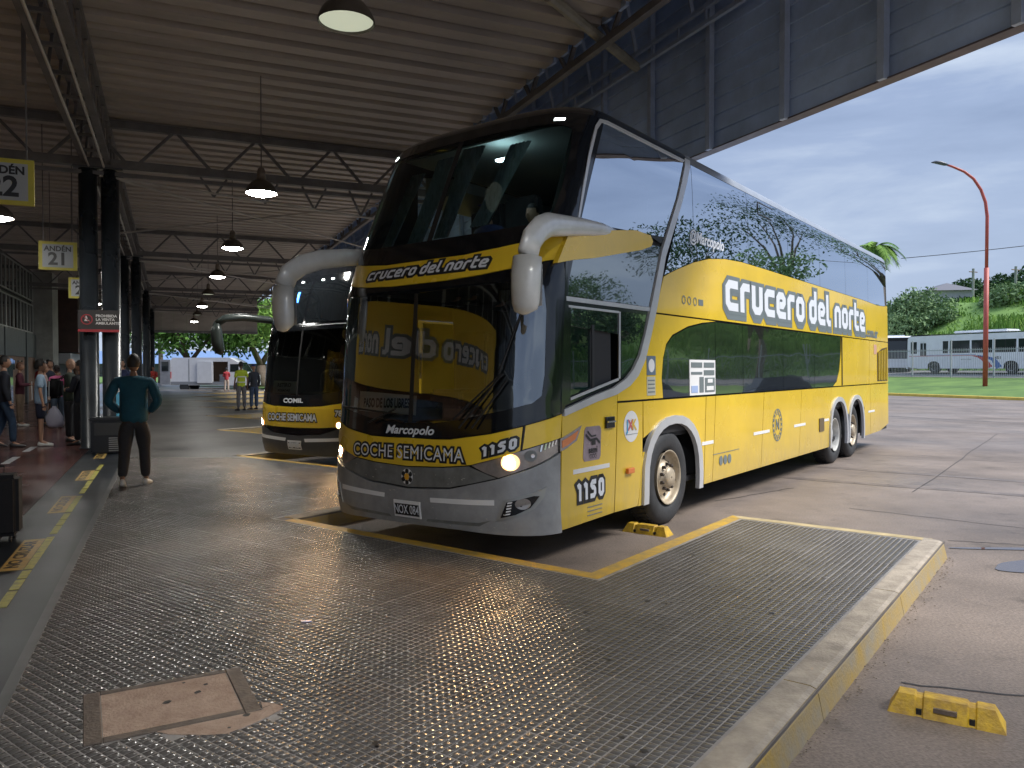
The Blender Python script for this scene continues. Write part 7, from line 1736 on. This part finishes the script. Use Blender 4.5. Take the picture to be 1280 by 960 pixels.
# fence of thin vertical bars
t = empty('fence', H2W(54.2, 0, 1.0), TH, label='pale metal fence of thin vertical bars in front of the white city buses', cat='fence')
M_fen = mat('fence_pale', (.40, .42, .43), .5, var=.1)
pmz = bmesh.new(); bx(pmz, -.04, .04, -.04, .04, 0, 2.85); first = fin('post', pmz, M_fen, t, loc=(0, -40, 0))
for i in range(1, 34): o = bpy.data.objects.new('post', first.data); COL.objects.link(o); o.parent = t; o.location = (0, -40 + 3.35 * i, 0)
for z in (.12, 2.05): box('rail', -.02, .02, -40, 72, z, z + .05, M_fen, t)
n = int(112 / .14); a_ = -40 + np.arange(n) * .14 + .05; V = np.zeros((n, 8, 3)); q = np.array([(x, y, z) for z in (.02, 2.2) for x, y in ((-.009, -.009), (.009, -.009), (.009, .009), (-.009, .009))]); V[:] = q; V[:, :, 1] += a_[:, None]
F = (np.array([(0, 1, 5, 4), (1, 2, 6, 5), (2, 3, 7, 6), (3, 0, 4, 7)])[None] + (np.arange(n) * 8)[:, None, None]).reshape(-1, 4)
o = link('bars', np_mesh('bars', V.reshape(-1, 3), F, [M_fen]), t); o['kind'] = 'stuff'

# white city buses
W_bus = mat('bus_white', (.86, .87, .88), .3, var=.08, scale=1.5, coat=.3); W_red = mat('stripe_red', (.55, .05, .06), .4); W_blue = mat('stripe_blue', (.04, .14, .42), .4)
def city_bus(lab):
    """local +x along the body towards the rear, near side y = -1.25"""
    t = empty('city_bus', (0, 0, 0), 0, label=lab, cat='bus', group='white city buses parked behind the fence')
    L = 11.6; wn = [(.35, .95), (3.35, 3.85), (3.98, 5.7), (5.85, 7.55), (7.7, 9.4), (9.55, 11.2)]
    for y0, y1, nr in ((-1.27, -1.21, 1), (1.21, 1.27, 0)):
        out_ = [(.0, .5)] + [(.02, 1.2), (.06, 2.9), (.25, 3.1), (L, 3.1), (L, .38)] + [p for p in arch_pts(9.0, .58, .98, .38, 10, .5)[::-1]] + [p for p in arch_pts(2.55, .58, .98, .38, 10, .5)[::-1]] + [(1.2, .36)]
        holes = [[(a, 1.62), (b, 1.62), (b, 2.62), (a, 2.62)] for a, b in wn] + ([[(1.25, .52), (2.05 - .2, .52), (2.05 - .2, 2.6), (1.25, 2.6)]] if nr else [])
        bm = bmesh.new(); es = []
        for lp in [out_] + holes:
            vs = [bm.verts.new((x, y0, z)) for x, z in lp]
            for i in range(len(vs)): es.append(bm.edges.new((vs[i], vs[(i + 1) % len(vs)])))
        bmesh.ops.triangle_fill(bm, edges=es, use_beauty=True); r_ = bmesh.ops.extrude_face_region(bm, geom=bm.faces[:]); bmesh.ops.translate(bm, vec=(0, y1 - y0, 0), verts=[v for v in r_['geom'] if isinstance(v, bmesh.types.BMVert)])
        fin('side_wall', bm, W_bus, t)
        for a, b in wn:
            wv = box('window', a, b, y0 + .015, y1 - .015, 1.62, 2.62, M_win, t)
            if b - a > 1: box('pane_bar', (a + b) / 2 - .02, (a + b) / 2 + .02, y0 + .008, y0 + .014, 1.63, 2.61, M_black, wv)
    box('door', 1.25, 1.54, -1.25, -1.23, .52, 2.6, W_bus, t); box('door', 1.56, 1.85, -1.25, -1.23, .52, 2.6, W_bus, t)
    for d_, x in ((t.children[-2], 1.28), (t.children[-1], 1.59)): box('window', x, x + .23, -1.258, -1.251, 1.45, 2.5, M_win, d_)
    bm = bmesh.new(); pr = [(.06, 2.9), (.25, 3.1), (.5, 3.2), (L - .1, 3.2), (L, 3.1)]
    for i in range(4): bm.faces.new([bm.verts.new(q) for q in ((pr[i][0], -1.25, pr[i][1]), (pr[i + 1][0], -1.25, pr[i + 1][1]), (pr[i + 1][0], 1.25, pr[i + 1][1]), (pr[i][0], 1.25, pr[i][1]))])
    fin('roof', bm, W_bus, t)
    bm = bmesh.new(); bx(bm, 3.9, 8.4, -.8, .8, 3.2, 3.42); bmesh.ops.bevel(bm, geom=bm.edges[:], offset=.09, segments=2, affect='EDGES'); fin('roof_unit', bm, W_bus, t)
    bm = bmesh.new(); prof_extrude(bm, [(0, .5), (-.02, 1.15), (.04, 1.2), (.04, .42)], -1.2, 1.2); fin('front_panel', bm, W_bus, t)
    bm = bmesh.new(); prof_extrude(bm, [(-.02, 1.16), (.03, 2.75), (.08, 2.75), (.04, 1.16)], -1.15, 1.15); fin('windscreen', bm, M_win, t)
    box('destination_box', .03, .2, -1.15, 1.15, 2.76, 3.05, M_black, t); box('bumper', -.12, .05, -1.2, 1.2, .36, .62, W_bus, t); box('rear_panel', L - .05, L, -1.2, 1.2, .5, 3.1, W_bus, t)
    box('floor', .1, L - .1, -1.2, 1.2, .45, .55, P_in, t)
    for s in (-1, 1): box('headlight', -.03, .02, s * .95 - .14, s * .95 + .14, .72, .9, P_refl, t)
    box('stripe', .2, 6.0, -1.276, -1.2705, 1.40, 1.44, W_red, t); box('stripe', 1.9, 6.2, -1.276, -1.2705, 1.47, 1.50, W_blue, t)
    for m_, dx in ((W_red, 0), (W_blue, .75)):
        bm = bmesh.new(); ax = [(6.0 + dx * .4, 1.40, .08), (6.5 + dx * .7, 1.30, .13), (6.9 + dx, 1.08, .17), (7.15 + dx, .75, .2), (7.35 + dx, .45, .23)]
        lo = [(x - w_ , z - w_ * .4) for x, z, w_ in ax]; hi = [(x + w_, z + w_ * .4) for x, z, w_ in ax]; prof_extrude(bm, lo + hi[::-1], -1.276, -1.2705); fin('swoosh', bm, m_, t)
    flat_text('fleet_number', '451', M_blk, t, Matrix.Translation((8.0, -1.2705, 1.2)) @ Matrix.Rotation(R(90), 4, 'X'), size=.3, off=.01, sx=1.2)
    flat_text('lettering', 'servicio urbano', M_blk, t, Matrix.Translation((5.4, -1.2705, 1.12)) @ Matrix.Rotation(R(90), 4, 'X'), size=.14)
    for x in (2.55, 9.0):
        for y, s in ((-1.2, -1), (1.2, 1)): 
            w_ = bpy.data.objects.new('wheel', None); COL.objects.link(w_); w_.parent = t; w_.location = (x, y, .5)
            bm = bmesh.new(); lathe(bm, [(.29, 0), (.5, 0), (.5, -.26 * s), (.29, -.26 * s)], 28, 'Y'); fin('tyre', bm, P_tyre, w_)
            bm = bmesh.new(); lathe(bm, [(.29, .01 * s), (.22, -.05 * s), (.1, -.03 * s), (.01, -.02 * s)], 20, 'Y', cap=False); fin('rim', bm, P_refl, w_, smooth=True)
    return t
cb = city_bus('white city bus with red and blue swoosh, seen side on behind the fence')
# front at picture x 1141, heading along +A; local +x (to the rear) = -A
def place_cb(o, c, a, dz=0): o.location = H2W(c, a, float(np.interp(c, [56, 60, 66], [1.15, 1.35, 1.5])) + dz); o.rotation_euler = (0, 0, TH + R(-90))
place_cb(cb, 59.2, 47.3)
c2 = copy_tree(cb); c2['label'] = 'white city bus showing its dark windscreen, just right of the yellow coach'; c2.location = (34.4, 69.5, 1.4); c2.rotation_euler = (0, 0, R(64))
c3 = copy_tree(cb); c3['label'] = 'white city bus parked behind the first one, cut by the right edge'; place_cb(c3, 62.6, 39.0)
# parked cars and green containers outside the frame, mirrored in the lower side windows
def car(c, a, col, lab, rz=0):
    t = empty('parked_car', H2W(c, a, .02), rz, label=lab, cat='car', group='cars parked outside the right edge of the picture')
    m = mat('car_paint_%d' % (col[0] * 1000), col, .3, coat=.6)
    bm = bmesh.new(); prof_extrude(bm, [(-2.0, .3), (-2.05, .75), (-1.9, .95), (-1.0, 1.02), (.4, 1.02), (1.3, .95), (1.95, .8), (2.05, .5), (1.95, .3)], -.85, .85); bmesh.ops.bevel(bm, geom=bm.edges[:], offset=.05, segments=2, affect='EDGES'); fin('body', bm, m, t, smooth=False)
    bm = bmesh.new(); a0 = [(-1.85, .98), (1.15, .98), (.45, 1.5), (-1.35, 1.52)]; va = [bm.verts.new((x, -.78 if z < 1.2 else -.62, z)) for x, z in a0]; vb = [bm.verts.new((x, .78 if z < 1.2 else .62, z)) for x, z in a0]
    for i in range(4): bm.faces.new((va[i], va[(i + 1) % 4], vb[(i + 1) % 4], vb[i]))
    bm.faces.new(va); bm.faces.new(vb); fin('cabin_glass', bm, M_win, t)
    bm = bmesh.new(); prism(bm, [(-1.34, -.63), (.44, -.63), (.44, .63), (-1.34, .63)], 1.51, 1.55); fin('roof', bm, m, t)
    for x in (-1.3, 1.3):
        for y in (-.87, .67):
            bm = bmesh.new(); lathe(bm, [(.31, 0), (.31, .2)], 20, 'Y', (x, y, .31)); fin('wheel', bm, P_tyre, t)
            bm = bmesh.new(); lathe(bm, [(.2, -.012 if y < 0 else .2), (.2, -.001 if y < 0 else .212)], 16, 'Y', (x, y, .31)); fin('wheel_disc', bm, P_refl, t)
car(35, 8, (.30, .31, .33), 'silver hatchback parked outside the right edge, nearer the coach', TH + 1.2); car(37, 15, (.03, .05, .07), 'dark blue hatchback parked outside the right edge, farther back', TH + 1.3); car(36, 1, (.5, .5, .5), 'white hatchback parked outside the right edge, last of the row', TH + 1.2)
for i, (c0, a0) in enumerate(((22, 3.5), (23.5, 6))):
    p = H2W(c0, a0, 0); t = empty('waste_container', p, TH + .5, label=['green waste container outside the right edge, nearer one', 'green waste container outside the right edge, farther one'][i], cat='waste container')
    bm = bmesh.new(); prof_extrude(bm, [(-.75, .15), (-.85, 1.1), (-.6, 1.3), (.6, 1.3), (.85, 1.1), (.75, .15)], -.5, .5); bmesh.ops.bevel(bm, geom=bm.edges[:], offset=.04, segments=2, affect='EDGES'); fin('tub', bm, mat('container_green', (.015, .13, .07), .4), t)
    box('lid', -.87, .87, -.54, .54, 1.31, 1.37, mat('container_green', (0, 0, 0)), t)
